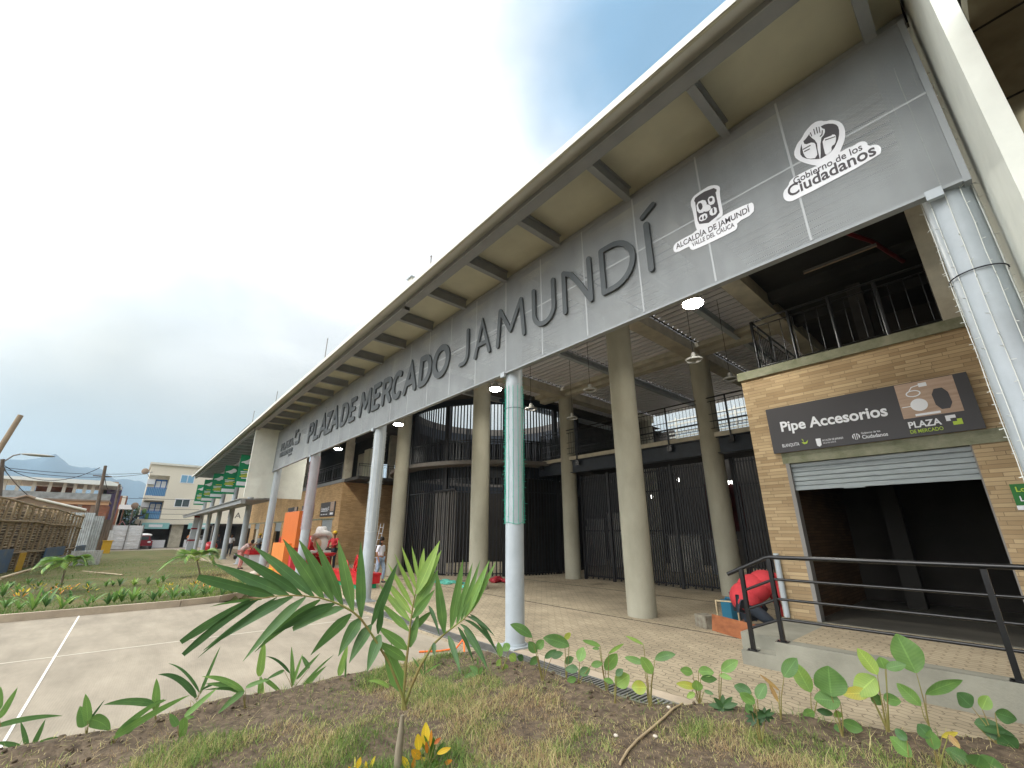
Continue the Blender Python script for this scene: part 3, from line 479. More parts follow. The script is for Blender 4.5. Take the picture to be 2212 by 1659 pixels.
# eave beam: an open C section, broken once
eb = MB()
for a, b, dz in ((-8.62, .5, 0), (-25.8, -8.70, -.05)):
    z0 = 7.20+dz; z1 = 7.46+dz*.5
    eb.box(a, b, 4.05, 4.062, z0+.012, z1); eb.box(a, b, 4.0, 4.20, z0, z0+.012); eb.box(a, b, 4.0, 4.05, z1, z1+.012); eb.box(a, b, 4.19, 4.2, z0+.012, z1)
eb.box(-54.5, -26, 4.0, 4.15, 7.12, 7.4)
part('eave_beam', 'beam', eb); part('beam_edge_highlight', 'seam', MB().box(-8.62, .5, 3.996, 4.004, 7.2, 7.216).box(-25.8, -8.7, 3.996, 4.004, 7.15, 7.166))  # pale strip stands for the highlight along the beam's lower edge
jx = [-6.2+1.6*k for k in range(5)]+[-6.2-1.585*k for k in range(1, 13)]
for i, x in enumerate(sorted(jx)):
    b = MB().box(x-.055, x+.055, 4.2, 5.26, 7.19, 7.2).box(x-.055, x+.055, 4.2, 5.26, 7.44, 7.46).box(x-.012, x+.012, 4.2, 5.26, 7.2, 7.44)
    b.box(x-.055, x-.04, 4.2, 5.26, 7.2, 7.44); part('joist', 'beam', b)
b = MB(); x = -27.6
while x > -54: b.box(x-.09, x+.09, 4.15, 6.4, 7.2, 7.4); x -= 1.25
part('wing_joists', 'steel', b.box(-54, -26, 5.4, 5.5, 6.95, 7.1))
part('top_rail', 'beam', MB().box(XL, XR, PNL+.03, PNL+.13, 7.2, 7.30).box(XL, .5, 5.42, 5.5, 7.3, 7.46))
# perforated sign band

band_ = part('sign_band', 'panel', MB().box(XL, XR, PNL, PNL+.05, ZB, ZT))
sm = MB()
for x in [.30-1.0833*k for k in range(1, 24)]: sm.box(x-.012, x+.012, PNL-.003, PNL, ZB+.02, ZT)
sm.box(XL, XR, PNL-.0022, PNL, 6.14, 6.165)
part('panel_seams', 'seam', sm, parent=band_)
part('band_frame', 'midgrey', MB().box(XL, XR, PNL-.008, PNL+.09, ZB-.035, ZB).box(XR, XR+.05, PNL-.01, PNL+.09, ZB-.05, ZT).box(XL-.02, XL, PNL-.01, PNL+.09, ZB-.05, ZT), parent=band_)
# steel columns
for i, x in enumerate(CX0+[-31.9, -38, -44, -50, -56]):
    c = MB().tube([(x, COLY, .05), (x, COLY, 7.25)], .172, 28)
    if i < 5: c.box(x-.14, x-.02, PNL-.03, PNL+.02, ZB-.1, ZB+.0)
    o = part('steel_column', 'steel', c)
    part('base_plate', 'steel', MB().box(x-.24, x+.24, COLY-.24, COLY+.24, .0, .03).tube([(x, COLY, .03), (x, COLY, .06)], .2, 24), parent=o)
    if i > 4: part('brace', 'steel', MB().tube([(x+.1, COLY+.2, 6.3), (x+.5, COLY+1.2, 7.1)], .05, 6).tube([(x, COLY+.2, 6.3), (x, COLY+1.4, 7.3)], .05, 6), parent=o)
for x, y in ((-6.3, 9.58), (-12.8, 9.58), (-19.3, 9.58), (-6.3, 14.65), (-12.85, 14.65), (-6.3, 20.5), (-12.8, 21.5)):
    part('concrete_column', 'conc', MB().tube([(x, y, 0), (x, y, 4.2), (x, y, 8.0)], .34, 32))
# fins
part('fin_wall', 'fin', MB().box(.535, .655, 4.1, 6.3, 3.6, 9.2)); part('fin_wall', 'fin', MB().box(-25.96, -25.87, 4.1, 6.9, 3.6, 7.3))
part('white_wall', 'white', MB().box(-57, -35.9, 9.6, 9.75, 5.08, 8.2))
# hall ceiling: ribbed metal deck, beams, opening over the court
dk = MB(); db = MB(); BAYS = [(-14.3, -12.45), (-12.35, -9.43), (-9.36, -6.02), (-5.93, -4.76), (-4.70, 8)]   # daylight slits beside the beams
for a, b in BAYS:
    y = 7.0; db.box(a, b, 7.0, 22, 8.40, 8.5)
    while y < 22: dk.box(a, b, y, y+.195, 8.30, 8.34); y += .29
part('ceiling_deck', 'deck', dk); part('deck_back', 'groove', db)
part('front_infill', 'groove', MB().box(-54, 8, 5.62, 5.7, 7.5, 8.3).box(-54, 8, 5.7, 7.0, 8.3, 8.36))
for x in (-6.3, -12.8): part('concrete_beam', 'conc_wall', MB().box(x-.25, x+.25, 5.8, 22, 7.95, 8.3))
for x in (-3.15,): part('concrete_beam', 'conc_wall', MB().box(x-.22, x+.22, 5.8, 18, 7.55, 8.3))
for x in (-9.55, -4.7, -15.6): part('steel_beam', 'steel', MB().box(x-.08, x+.08, 5.8, 22, 8.06, 8.08).box(x-.08, x+.08, 5.8, 22, 8.27, 8.3).box(x-.01, x+.01, 5.8, 22, 8.08, 8.27))
part('cross_beam', 'conc_wall', MB().box(-14.2, 2, 14.25, 14.6, 7.98, 8.29).box(-14.2, 2, 13.9, 14.2, 8.12, 8.29))
CC = Vector((-19.8, 15.8, 0)); CR = 5.05
rb = MB(); na = 64; bx0, bx1, by0, by1 = -40, -14.3, 7.0, 26.0
def bound(a):
    dx, dy = math.cos(a), math.sin(a); t = 1e9
    if dx > 1e-9: t = min(t, (bx1-CC.x)/dx)
    if dx < -1e-9: t = min(t, (bx0-CC.x)/dx)
    if dy > 1e-9: t = min(t, (by1-CC.y)/dy)
    if dy < -1e-9: t = min(t, (by0-CC.y)/dy)
    return (CC.x+dx*t, CC.y+dy*t)
for k in range(na):
    a0, a1 = 2*math.pi*k/na, 2*math.pi*(k+1)/na; c0 = (CC.x+CR*math.cos(a0), CC.y+CR*math.sin(a0)); c1 = (CC.x+CR*math.cos(a1), CC.y+CR*math.sin(a1)); b0, b1 = bound(a0), bound(a1)
    rb.add([(*c0, 8.3), (*c1, 8.3), (*b1, 8.3), (*b0, 8.3)], [(0, 1, 2, 3)]); rb.add([(*c0, 8.55), (*c1, 8.55), (*b1, 8.55), (*b0, 8.55)], [(0, 1, 2, 3)])
part('court_roof', 'darkw', rb)
def ring(r0, r1, z0, z1, n=72, c=CC, a0=0, a1=2*math.pi):
    m = MB()
    for k in range(n):
        t0, t1 = a0+(a1-a0)*k/n, a0+(a1-a0)*(k+1)/n; q = [(c.x+r*math.cos(t), c.y+r*math.sin(t), z) for z in (z0, z1) for r, t in ((r0, t0), (r1, t0), (r1, t1), (r0, t1))]; m.hexa(q)
    return m
part('ring_parapet', 'gal', ring(CR-.02, CR+.18, 8.62, 9.06)); part('ring_beam', 'navy', ring(CR+.001, CR+.15, 8.0, 8.62))
part('gallery_edge', 'gal', ring(CR-.12, CR+.9, 4.88, 5.06)); part('gallery_fascia', 'navy', ring(CR-.08, CR+.02, 4.35, 4.88))
# cylindrical grille round the court
gr = MB(); nbars = 187
for k in range(nbars):
    t = 2*math.pi*k/nbars; x, y = CC.x+(CR+.04)*math.cos(t), CC.y+(CR+.04)*math.sin(t); big = k % 17 == 0; r = .085 if big else .026
    m = Matrix.Translation((x, y, 0))@Matrix.Rotation(t, 4, 'Z'); gr.box(-r, r, -r, r, 0, 9.0, m)
grille = part('round_grille', 'darkbar', gr, 'tall round cage of thin black bars in front of the open court')
for z in (.08, 3.68, 6.15): part('grille_hoop', 'darkbar', ring(CR+.03, CR+.07, z, z+.05), parent=grille)
ig = MB()
for k in range(26):
    x = -20.6+k*.155; y = 10.95+.02*(k % 2)+abs(x+18.6)**2*.04; ig.box(x-.012, x+.012, y, y+.03, .1, 3.72)
part('entrance_gate', 'greybar', ig, 'lighter barred gate leaves inside the round cage')
part('gate_header', 'darkbar', MB().box(-20.7, -16.5, 10.9, 11.0, 3.72, 3.8))
# gallery rails round the court
m = ring(CR-.02, CR+.02, 6.05, 6.1); m3 = ring(CR-.02, CR+.02, 5.3, 5.33); m.add(m3.v, m3.f); part('court_rail', 'darkbar', m)
# first-floor bridge with its beam, slab, rails
part('bridge_beam', 'navy', MB().box(-14.7, -3.25, 14.55, 14.62, 4.43, 4.95).box(-14.7, -3.25, 14.45, 14.75, 4.40, 4.43).box(-14.7, -3.25, 14.45, 14.75, 4.93, 4.96))
part('bridge_slab', 'conc_wall', MB().box(-14.7, -3.25, 14.42, 17.4, 4.965, 5.12))
def railing(mb, p0, p1, z0, z1, posts, sp=.13, rails=(), hook=True, pr=.03, br=.008):
    p0 = Vector(p0); p1 = Vector(p1); L_ = (p1-p0).length; d = (p1-p0)/L_
    for k in range(posts+1):
        p = p0+d*L_*k/posts; mb.tube([(p.x, p.y, z0-(.32 if hook else 0)), (p.x, p.y, z1)], pr, 6)
        if hook: mb.box(p.x-.09, p.x+.09, p.y-.02, p.y+.05, z0-.42, z0-.22)
    for z in (z1,)+tuple(rails): mb.tube([(p0.x, p0.y, z), (p1.x, p1.y, z)], .022 if z == z1 else .013, 6)
    if sp:
        n = int(L_/sp)
        for k in range(n): p = p0+d*(k+.5)*L_/n; mb.tube([(p.x, p.y, rails[-1] if rails else z0), (p.x, p.y, rails[0] if rails else z1)], br, 4, False)
    return mb
RL = lambda name, label, mb: tag(mb.build(name, 'black', origin=mb.v[0]), label, 'railing')
RL('bridge_railing', 'long black balustrade along the front of the upper walkway between concrete columns', railing(MB(), (-14.3, 14.38, 0), (-3.3, 14.38, 0), 5.12, 6.34, 5, .13, (6.2, 5.75, 5.5, 5.25)))
RL('bridge_railing', 'black balustrade on the far side of the upper walkway, against the sky gap', railing(MB(), (-14.3, 17.3, 0), (-3.3, 17.3, 0), 5.12, 6.2, 5, .16, (6.05, 5.25), hook=False))
# gates under the bridge
def gate(x0, x1, label):
    t = thing('barred_gate', label, 'gate', ((x0+x1)/2, 14.95, 0), 'barred gates under the bridge'); b = MB(); x = x0+.1; k = 0
    while x < x1-.05: b.box(x-.022, x+.022, 14.93, 14.97, .1 if k % 3 else .04, 4.25); x += .092; k += 1
    b.build('bars', 'darkbar', t); f = MB()
    for z in (.12, 1.9, 3.35, 4.1): f.box(x0, x1, 14.975, 15.01, z, z+.05)
    for x in (x0, (x0+x1)/2, x1): f.box(x-.05, x+.05, 14.90, 15.0, 0, 4.3)
    f.build('frame', 'darkbar', t)
    MB().box(x0+(x1-x0)*.46, x0+(x1-x0)*.5, 15.02, 15.3, 3.9, 4.0).build('closer', 'greybar', t)
gate(-12.4, -9.5, 'black barred gate between the cage and the tall concrete column'); gate(-9.4, -6.75, 'black barred gate right of the tall concrete column'); gate(-5.85, -3.35, 'narrow black barred gate next to the brick shop corner')
# dim interior
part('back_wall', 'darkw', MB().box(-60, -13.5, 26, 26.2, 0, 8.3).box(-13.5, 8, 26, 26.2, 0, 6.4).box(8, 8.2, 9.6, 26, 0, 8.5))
part('court_shade_wall', 'shade', ring(CR-.6, CR-.5, 0, 4.4, 40, CC, math.radians(-28), math.radians(200)))  # dark curved wall added so the court inside the cage reads black
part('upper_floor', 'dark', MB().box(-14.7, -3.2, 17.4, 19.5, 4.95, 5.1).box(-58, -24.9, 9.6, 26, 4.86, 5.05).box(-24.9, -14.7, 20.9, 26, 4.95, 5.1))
wl = MB()
for k in range(6): wl.box(-12.5, -6.5, 23.5, 23.55, 6.95+k*.25, 7.04+k*.25)
for k in range(4): wl.box(-12+k*1.7, -11.92+k*1.7, 23.45, 23.5, 6.7, 8.4)
part('louvres', 'fascia', wl)
for x0, x1, z1, c in ((-13.6, -12.9, 1.75, 'white'), (-11.9, -10.7, 1.7, 'white'), (-17.2, -16.6, 2.6, 'white'), (-18.5, -18.0, 2.2, 'white'), (-15.6, -15.2, 2.9, 'white'), (-9.8, -9.0, 1.5, 'steel')):
    t = thing('market_stall', {-13.6: 'narrow pale stall counter behind the left black barred gate', -11.9: 'widest pale stall counter behind the black barred gates', -17.2: 'tall pale stall front behind the round cage', -18.5: 'left pale stall front behind the round cage', -15.6: 'tallest slim pale stall front right of the cage', -9.8: 'grey stall counter behind the gate right of the tall column'}[x0], 'stall', ((x0+x1)/2, 21, 0), 'stalls inside the hall')
    MB().box(x0, x1, 21, 22, 0, z1).build('counter', c, t); MB().box(x0-.1, x1+.1, 20.9, 22.1, z1, z1+.06).build('worktop', 'greybar', t)
part('red_curtain', 'deepred', MB().box(-9.2, -7.6, 20, 20.04, 1.9, 4.0))
# ------------------------------------------------------------------ right-hand brick shop
SY = 9.55
shop = part('brick_shop', 'brick', MB().box(-3.25, -2.7, SY, SY+.2, .38, 5.04).box(-.18, 4.0, SY, SY+.2, .38, 3.17).box(-2.7, 4.0, SY, SY+.2, 3.38, 5.04).box(-3.25, -3.05, SY+.2, 14.9, 0, 5.04).box(.22, 4, SY, SY+.2, 3.17, 3.38), 'tan brick shop unit at the right with an open roller shutter')
part('lintel', 'slab', MB().box(-2.76, .22, SY-.012, SY+.2, 3.17, 3.38), parent=shop)
part('slab_edge', 'slab', MB().box(-3.30, 4.2, SY-.05, 14.3, 5.04, 5.22), parent=shop)
part('jamb', 'greybar', MB().box(-2.72, -2.655, SY-.01, SY+.2, .38, 3.17), parent=shop); part('jamb', 'greybar', MB().box(-.2, -.16, SY+.02, SY+.2, .38, 3.17), parent=shop)
sh = MB(); z = 3.17; prof = []
for k in range(5): prof += [(SY+.09, z), (SY+.065, z-.012), (SY+.065, z-.075), (SY+.09, z-.088)]; z -= .088
prof += [(SY+.07, z), (SY+.07, 2.69), (SY+.11, 2.69), (SY+.11, 3.17)]
sh.prism(prof, -2.66, -.2); part('shutter', 'shutter', sh, parent=shop)
part('shutter_bar', 'shutter', MB().box(-2.66, -.2, SY+.055, SY+.10, 2.655, 2.72).box(-1.9, -1.6, SY+.05, SY+.1, 2.64, 2.655), parent=shop)
part('shop_interior', 'brickdark', MB().box(-2.95, -2.75, SY+.2, 13.5, .38, 3.4), parent=shop); part('shop_back', 'shade', MB().box(-3, 2.2, 13.5, 13.6, .38, 3.4).box(2.1, 2.2, SY+.2, 13.5, .38, 3.4), parent=shop); part('shop_floor', 'wetfloor', MB().box(-2.75, 2.1, SY+.05, 13.5, .377, .384), parent=shop)  # shop's shade is put into the darkened brick and back wall colours
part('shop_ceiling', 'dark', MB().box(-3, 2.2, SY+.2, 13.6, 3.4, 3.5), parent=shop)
part('interior_pillar', 'shade2', MB().box(-1.9, -1.6, 12.6, 12.9, .38, 3.4), parent=shop)  # pillar coloured near-black to sink into the shop's shade
part('downpipe', 'steel', MB().tube([(-3.17, SY-.06, .4), (-3.17, SY-.06, 1.5)], .05, 10), parent=shop)
# floor above the shop
part('upper_pier', 'conc_wall', MB().box(-.02, .55, SY+.02, SY+.5, 5.22, 8.3), parent=shop)
part('upper_ceiling', 'dark', MB().box(-2.93, 8, SY+.6, 18, 7.95, 8.05).box(-2.93, 8, 11.6, 11.9, 7.7, 7.95).box(-2.93, 8, 13.6, 13.9, 7.7, 7.95).box(2.5, 2.7, 9.8, 18, 5.2, 7.9), parent=shop)
part('upper_wall', 'darkw', MB().box(-1.2, 8, 15.5, 15.7, 5.22, 7.95).box(-1.5, -1.2, 12.8, 13.1, 5.22, 7.95), parent=shop)
RL('upper_railing', 'black railing on the floor above the open shop, turning the brick corner', railing(railing(MB(), (-2.87, SY+.1, 0), (0, SY+.1, 0), 5.22, 6.38, 4, .21, (6.24, 5.3), hook=False, pr=.035), (-2.87, SY+.1, 0), (-2.87, 14.2, 0), 5.22, 6.38, 4, .12, (6.22, 5.75, 5.5, 5.28), hook=False, pr=.035))
t = thing('tube_light', 'long unlit tube light fitting hung below the ceiling above the shop', 'light', (-1.2, 10.6, 7.6)); MB().box(-1.88, -.56, 10.58, 10.65, 7.6, 7.63).build('batten', 'gal', t); MB().tube([(-1.88, 10.62, 7.575), (-.56, 10.62, 7.575)], .016, 8).build('tube', 'drab', t)
tag(MB().tube([(-1.0, 9.9, 7.85), (-.62, 10.6, 7.72), (-.3, 12, 7.7)], .045, 8).build('red_pipe', 'redpipe', origin=(-.7, 10.6, 7.7)), 'dark red pipe crossing the dark ceiling above the shop', 'pipe')
# right wing beyond the fin
part('wing_soffit', 'slab2', MB().box(.66, 9, 1.6, 9.5, 5.62, 5.8)); part('soffit_joints', 'pit', MB().box(.66, 9, 5.2, 5.22, 5.612, 5.62).box(.66, 9, 4.2, 4.215, 5.612, 5.62))
# platform and steps
PLY = 7.42
struct('raised_walkway', MB().box(-2.72, 12, PLY, SY, -.02, .376).box(-3.3, -2.72, PLY+.3, SY, -.02, .376).box(-2.7, 4, SY, 13.6, -.02, .376), 'plinth')
struct('steps', MB().box(-3.2, -2.72, PLY, PLY+.3, -.02, .19), 'plinth')
struct('walkway_paving', sheet([(-2.55, PLY+.22), (12, PLY+.22), (12, SY-.03), (-2.55, SY-.03)], .380), 'paver')
# ------------------------------------------------------------------ left-hand brick shops
LX = -27.1
lb = MB().box(LX-.2, LX, SY+.2, 24, 0, 4.86); ops = [(-30.3, -28.2), (-34.4, -32.3), (-38.5, -36.4), (-42.6, -40.5), (-46.7, -44.6), (-50.8, -48.7), (-54.9, -52.8)]
xe = LX
for a, b in ops: lb.box(b, xe, SY, SY+.2, 0, 4.86); lb.box(a, b, SY, SY+.2, 2.7, 4.86); xe = a
lb.box(-57, xe, SY, SY+.2, 0, 4.86)
row = part('brick_shop_row', 'brickfar', lb, 'far row of tan brick shops behind the decorations')
part('slab_edge', 'beam', MB().box(-57, LX+.03, SY-.06, SY+.3, 4.86, 5.07).box(LX-.1, LX+.03, SY+.3, 24, 4.86, 5.07), parent=row)
for q in ((-27.55, LX, SY+.05, SY+.45, 5.07, 8.3), (LX-.3, LX, 12.5, 12.9, 5.07, 8.3), (-31.7, -31.3, 11.4, 11.6, 5.07, 8.3), (-30.2, -28.6, 11.5, 11.7, 5.07, 7.2)): part('upper_pier', 'conc_wall', MB().box(*q), parent=row)
part('shop_lintel', 'slab', MB().box(-55.1, -27.9, SY-.012, SY, 2.62, 2.72), parent=row)
part('row_interior', 'dark', MB().box(-57, -27.4, 11.8, 11.9, 0, 8.3).box(-57, -27.4, SY+.25, 11.8, 4.7, 4.8), parent=row)
for i, (a, b) in enumerate(ops):
    s = MB(); z = 2.62; zl = (1.75, 2.2, 2.3, 2.0, 1.2, 2.2, 2.3)[i]
    while z > zl: s.box(a, b, SY+.06, SY+.09, z-.09, z-.01); s.box(a, b, SY+.08, SY+.1, z-.1, z); z -= .1
    part('shutter', 'shutter', s, parent=row)
RL('upper_railing', 'grey railing above the far brick shops beside the white wall', railing(MB(), (-35.8, SY, 0), (-27.55, SY, 0), 5.07, 6.14, 5, .5, (6.0, 5.9, 5.2), hook=False, br=.015))
RL('upper_railing', 'dark railing on top of the brown brick side wall behind the lamps', railing(MB(), (LX, SY+.9, 0), (LX, 14.5, 0), 5.07, 6.14, 2, .16, (6.0, 5.2), hook=False))
t = thing('white_cabinet', 'pale cabinet standing on the gallery behind the dark railing', 'cabinet', (-27.7, 11.6, 5.07)); MB().box(-28.1, -27.3, 11.1, 12.2, 5.07, 7.2).build('case', 'soffit', t); MB().box(-27.29, -27.27, 11.2, 12.1, 5.2, 7.1).build('door', 'white', t)
# lower canopy of the left wing
part('canopy', 'beam', MB().box(-58.5, -25.98, 4.05, 4.25, 3.28, 3.5).prism([(4.26, 3.46), (3.95, 3.50), (3.95, 3.53), (5.7, 3.6), (5.7, 3.54)], -58.8, -26), 'long low canopy roof over the left shopfronts')
# ------------------------------------------------------------------ lamps
def lamp(x, y, z, label):
    t = thing('high_bay_lamp', label, 'lamp', (x, y, z), 'lit round lamps under the sign band')
    MB().tube([(x, y, z), (x, y, z+.03)], .19, 28).build('lens', 'lamp', t); MB().tube([(x, y, z+.032), (x, y, z+.09), (x, y, z+.2), (x, y, z+.3)], [.205, .19, .07, .05], 20).build('housing', 'lampmetal', t)
    MB().tube([(x, y, z+.3), (x, y, 8.25)], .006, 4).build('cable', 'cable', t)
for (vx, vy), lb_ in (((1497, 654), 'brightest round lamp, nearest, just left of the floor above the shop'), ((1070, 838), 'lit round lamp left of the green-netted column'), ((860, 914), 'lit round lamp in front of the tall concrete column beside the cage'), ((731, 967), 'leftmost lit round lamp above the upper railing')):
    p = G(vx, vy+4, 6.35); lamp(p.x, p.y, 6.35, lb_)
RNG = [(-4.16, 9.44), (-4.16, 11.48), (-7.24, 9.34), (-9.78, 9.38), (-9.68, 11.35)]
RLB = ['unlit ring pendant nearest the brick shop corner, before the rear column', 'unlit ring pendant hanging in front of the far metal ceiling by the shop corner', 'unlit ring pendant between the tall concrete column and the netted column', 'unlit ring pendant in front of the sky opening', 'unlit ring pendant right of the column beside the cage']
for (x, y), lb_ in zip(RNG, RLB):
    t = thing('ring_pendant', lb_, 'pendant lamp', (x, y, 5.8), 'unlit pendant rings'); c = Vector((x, y, 0)); r = ring(.17, .20, 5.8, 5.84, 24, c); r.build('ring', 'lampmetal', t)
    MB().tube([(x, y, 5.86), (x, y, 6.0)], .05, 10).tube([(x-.18, y, 5.84), (x, y, 6.0), (x+.18, y, 5.84)], .006, 4).build('driver', 'lampmetal', t); MB().tube([(x, y, 6.0), (x, y, 8.25)], .007, 4).build('cable', 'cable', t)
for i, (x, y, z) in enumerate(((-22, 19, 6.6), (-21.3, 19.5, 6.5), (-20.2, 19.8, 6.2), (-9.9, 19, 4.2), (-8.1, 20, 4.0), (-7.9, 20, 4.0), (-5.4, 19, 4.1), (-12, 20, 3.6))):
    tag(MB().ball((x, y, z), .09, 10, 6).build('small_bulb', 'bulb', origin=(x, y, z)), 'small lit bulb deep inside the hall behind the bars', 'bulb', 'bulbs inside the hall')
tag(MB().box(.95, 1.0, 5.5, 6.0, 5.55, 5.6).build('soffit_light', 'bulb', origin=(1, 5.7, 5.58)), 'lit fitting under the soffit right of the white fin', 'light')
# ------------------------------------------------------------------ lettering on the sign band
FY = PNL-.05
def stroke(mb, pts, w, y0, y1, rnd_=True, closed=False):
    """ribbon of width w in the X-Z plane, extruded from y0 (front) to y1"""
    P = [Vector((a, b)) for a, b in pts]; P = [p for i, p in enumerate(P) if i == 0 or (p-P[i-1]).length > 1e-5]; n = len(P); Lf = []; Rt = []
    for i, p in enumerate(P):
        if closed: a = (p-P[i-1]).normalized(); b = (P[(i+1) % n]-p).normalized()
        else: a = (p-P[i-1]).normalized() if i else (P[1]-p).normalized(); b = (P[i+1]-p).normalized() if i < n-1 else (p-P[i-1]).normalized()
        t = (a+b).normalized() if (a+b).length > 1e-6 else a; nn = Vector((-t.y, t.x)); k = 1/max(.45, nn.dot(Vector((-a.y, a.x)))); Lf.append(p+nn*w/2*k); Rt.append(p-nn*w/2*k)
    if closed:
        vs = []
        for y in (y0, y1): vs += [(q.x, y, q.y) for q in Lf]+[(q.x, y, q.y) for q in Rt]
        fs = []
        for i in range(n):
            j = (i+1) % n; fs += [(i, n+i, n+j, j), (2*n+i, 2*n+j, 3*n+j, 3*n+i), (i, j, 2*n+j, 2*n+i), (n+i, 3*n+i, 3*n+j, n+j)]
        mb.add(vs, fs); return
    cap = []
    if rnd_:
        def arc(c, d, s):
            return [c+Vector((d.x*math.sin(t)+s*-d.y*math.cos(t), d.y*math.sin(t)+s*d.x*math.cos(t)))*w/2 for t in (math.pi*.2, math.pi*.35, math.pi*.5, math.pi*.65, math.pi*.8)]
        d0 = (P[0]-P[1]).normalized(); d1 = (P[-1]-P[-2]).normalized(); s0 = arc(P[0], d0, 1); s1 = arc(P[-1], d1, 1)
    else: s0 = []; s1 = []
    poly = Lf+[q for q in s1]+Rt[::-1]+[q for q in s0]
    mb.plate([(q.x, q.y) for q in poly], Vector((0, y0, 0)), Vector((1, 0, 0)), Vector((0, 0, 1)), Vector((0, 1, 0)), y1-y0)
def arcp(cx, cz, rx, rz, a0, a1, n=14): return [(cx+rx*math.cos(math.radians(a0+(a1-a0)*i/n)), cz+rz*math.sin(math.radians(a0+(a1-a0)*i/n))) for i in range(n+1)]
SH = {  # strokes in a unit box
 'P': [[(0, 0), (0, 1)], [(0, 1)]+arcp(.45, .72, .5, .28, 90, -90)+[(0, .44)]], 'L': [[(0, 1), (0, 0), (.95, 0)]], 'A': [[(0, 0), (.5, 1), (1, 0)], [(.2, .33), (.8, .33)]],
 'Z': [[(.05, 1), (.95, 1), (.05, 0), (1, 0)]], 'D': [[(0, 0), (0, 1)], [(0, 1)]+arcp(.3, .5, .68, .5, 90, -90)+[(0, 0)]], 'E': [[(.95, 1), (0, 1), (0, 0), (.95, 0)], [(0, .52), (.85, .52)]],
 'M': [[(0, 0), (.1, 1)], [(.1, 1), (.5, .28)], [(.5, .28), (.9, 1)], [(.9, 1), (1, 0)]], 'R': [[(0, 0), (0, 1)], [(0, 1)]+arcp(.42, .74, .5, .26, 90, -90)+[(0, .48)], [(.45, .48), (.98, 0)]],
 'C': [arcp(.55, .5, .55, .5, 55, 305, 20)], 'O': [arcp(.5, .5, .5, .5, 0, 360, 26)[:-1]], 'J': [[(.95, 1), (.95, .3)]+arcp(.45, .28, .5, .28, 0, -85, 8)+[(.05, .0)]],
 'U': [[(0, 1), (0, .35)]+arcp(.5, .35, .5, .35, 180, 360, 12)+[(1, 1)]], 'N': [[(0, 0), (0, 1)], [(0, 1), (.3, .86), (.62, .5), (.98, .02)], [(1, 1), (1, 0)]], 'I': [[(.5, 0), (.5, 1)]]}
def letter(t, ch, x0, x1, z0, z1, w, y0=FY, y1=PNL-.004, slant=0.0, accent=False):
    mb = MB(); zz0, zz1 = z0+w/2, z1-w/2; xx0, xx1 = x0+w/2, x1-w/2
    if ch == 'I': xx0 = xx1 = (x0+x1)/2
    for i, s in enumerate(SH[ch]):
        P = [(xx0+(xx1-xx0)*a+slant*(b-.5), zz0+(zz1-zz0)*b) for a, b in s]
        stroke(mb, P, w, y0+.0015*i, y1, closed=(ch == 'O'))
    if accent: stroke(mb, [(x0+.02, z1+.12), (x1+.08, z1+.24)], w*.9, y0, y1)
    mb.build('letter', 'letter', t)
t = thing('sign_lettering', 'bold dark raised letters reading PLAZA DE MERCADO on the grey sign band', 'sign lettering', (-14, FY, 5.65))
for ch, a, b in (('P', -19.9, -19.2), ('L', -19.07, -18.42), ('A', -18.35, -17.5), ('Z', -17.6, -16.95), ('A', -16.93, -16.08), ('D', -15.86, -15.12), ('E', -14.98, -14.40), ('M', -14.06, -13.1), ('E', -12.97, -12.38), ('R', -12.24, -11.55), ('C', -11.55, -10.88), ('A', -10.78, -10.0), ('D', -9.88, -9.2), ('O', -9.16, -8.34)):
    letter(t, ch, a, b, 5.63, 6.54, .17, slant=.05)
t = thing('sign_lettering', 'thin rounded raised letters reading JAMUNDI with an accent on the grey sign band', 'sign lettering', (-5.3, FY, 5.65))
for ch, a, b in (('J', -7.93, -7.50), ('A', -7.30, -6.68), ('M', -6.48, -5.55), ('U', -5.34, -4.71), ('N', -4.53, -3.84), ('D', -3.66, -2.96), ('I', -2.80, -2.66)):
    letter(t, ch, a, b, 5.65, 6.56, .095, accent=(ch == 'I'))
t = thing('wall_logo', 'small dark raised logo with two bracket shapes at the far left of the sign band', 'logo', (-23, FY, 5.5))
ux, uz = (1, 0, 0), (0, 0, 1)
text(t, 'PLAZA', .52, 'letter', (-24.72, PNL-.006, 5.96), ux, uz, bold=.022, ext=.03, fit=2.35)
text(t, 'DE MERCADO', .30, 'letter', (-24.74, PNL-.006, 5.63), ux, uz, bold=.014, ext=.03, fit=2.37)
text(t, 'Jamundí', .13, 'letter', (-22.95, PNL-.006, 5.48), ux, uz, bold=.003, ext=.02, fit=.55)
b = MB(); stroke(b, [(-22.1, 6.25), (-22.1, 6.55), (-21.68, 6.55)], .13, FY, PNL-.004, rnd_=False); stroke(b, [(-21.4, 6.35), (-21.4, 5.95), (-21.95, 5.95)], .15, FY, PNL-.004, rnd_=False); b.build('brackets', 'letter', t)
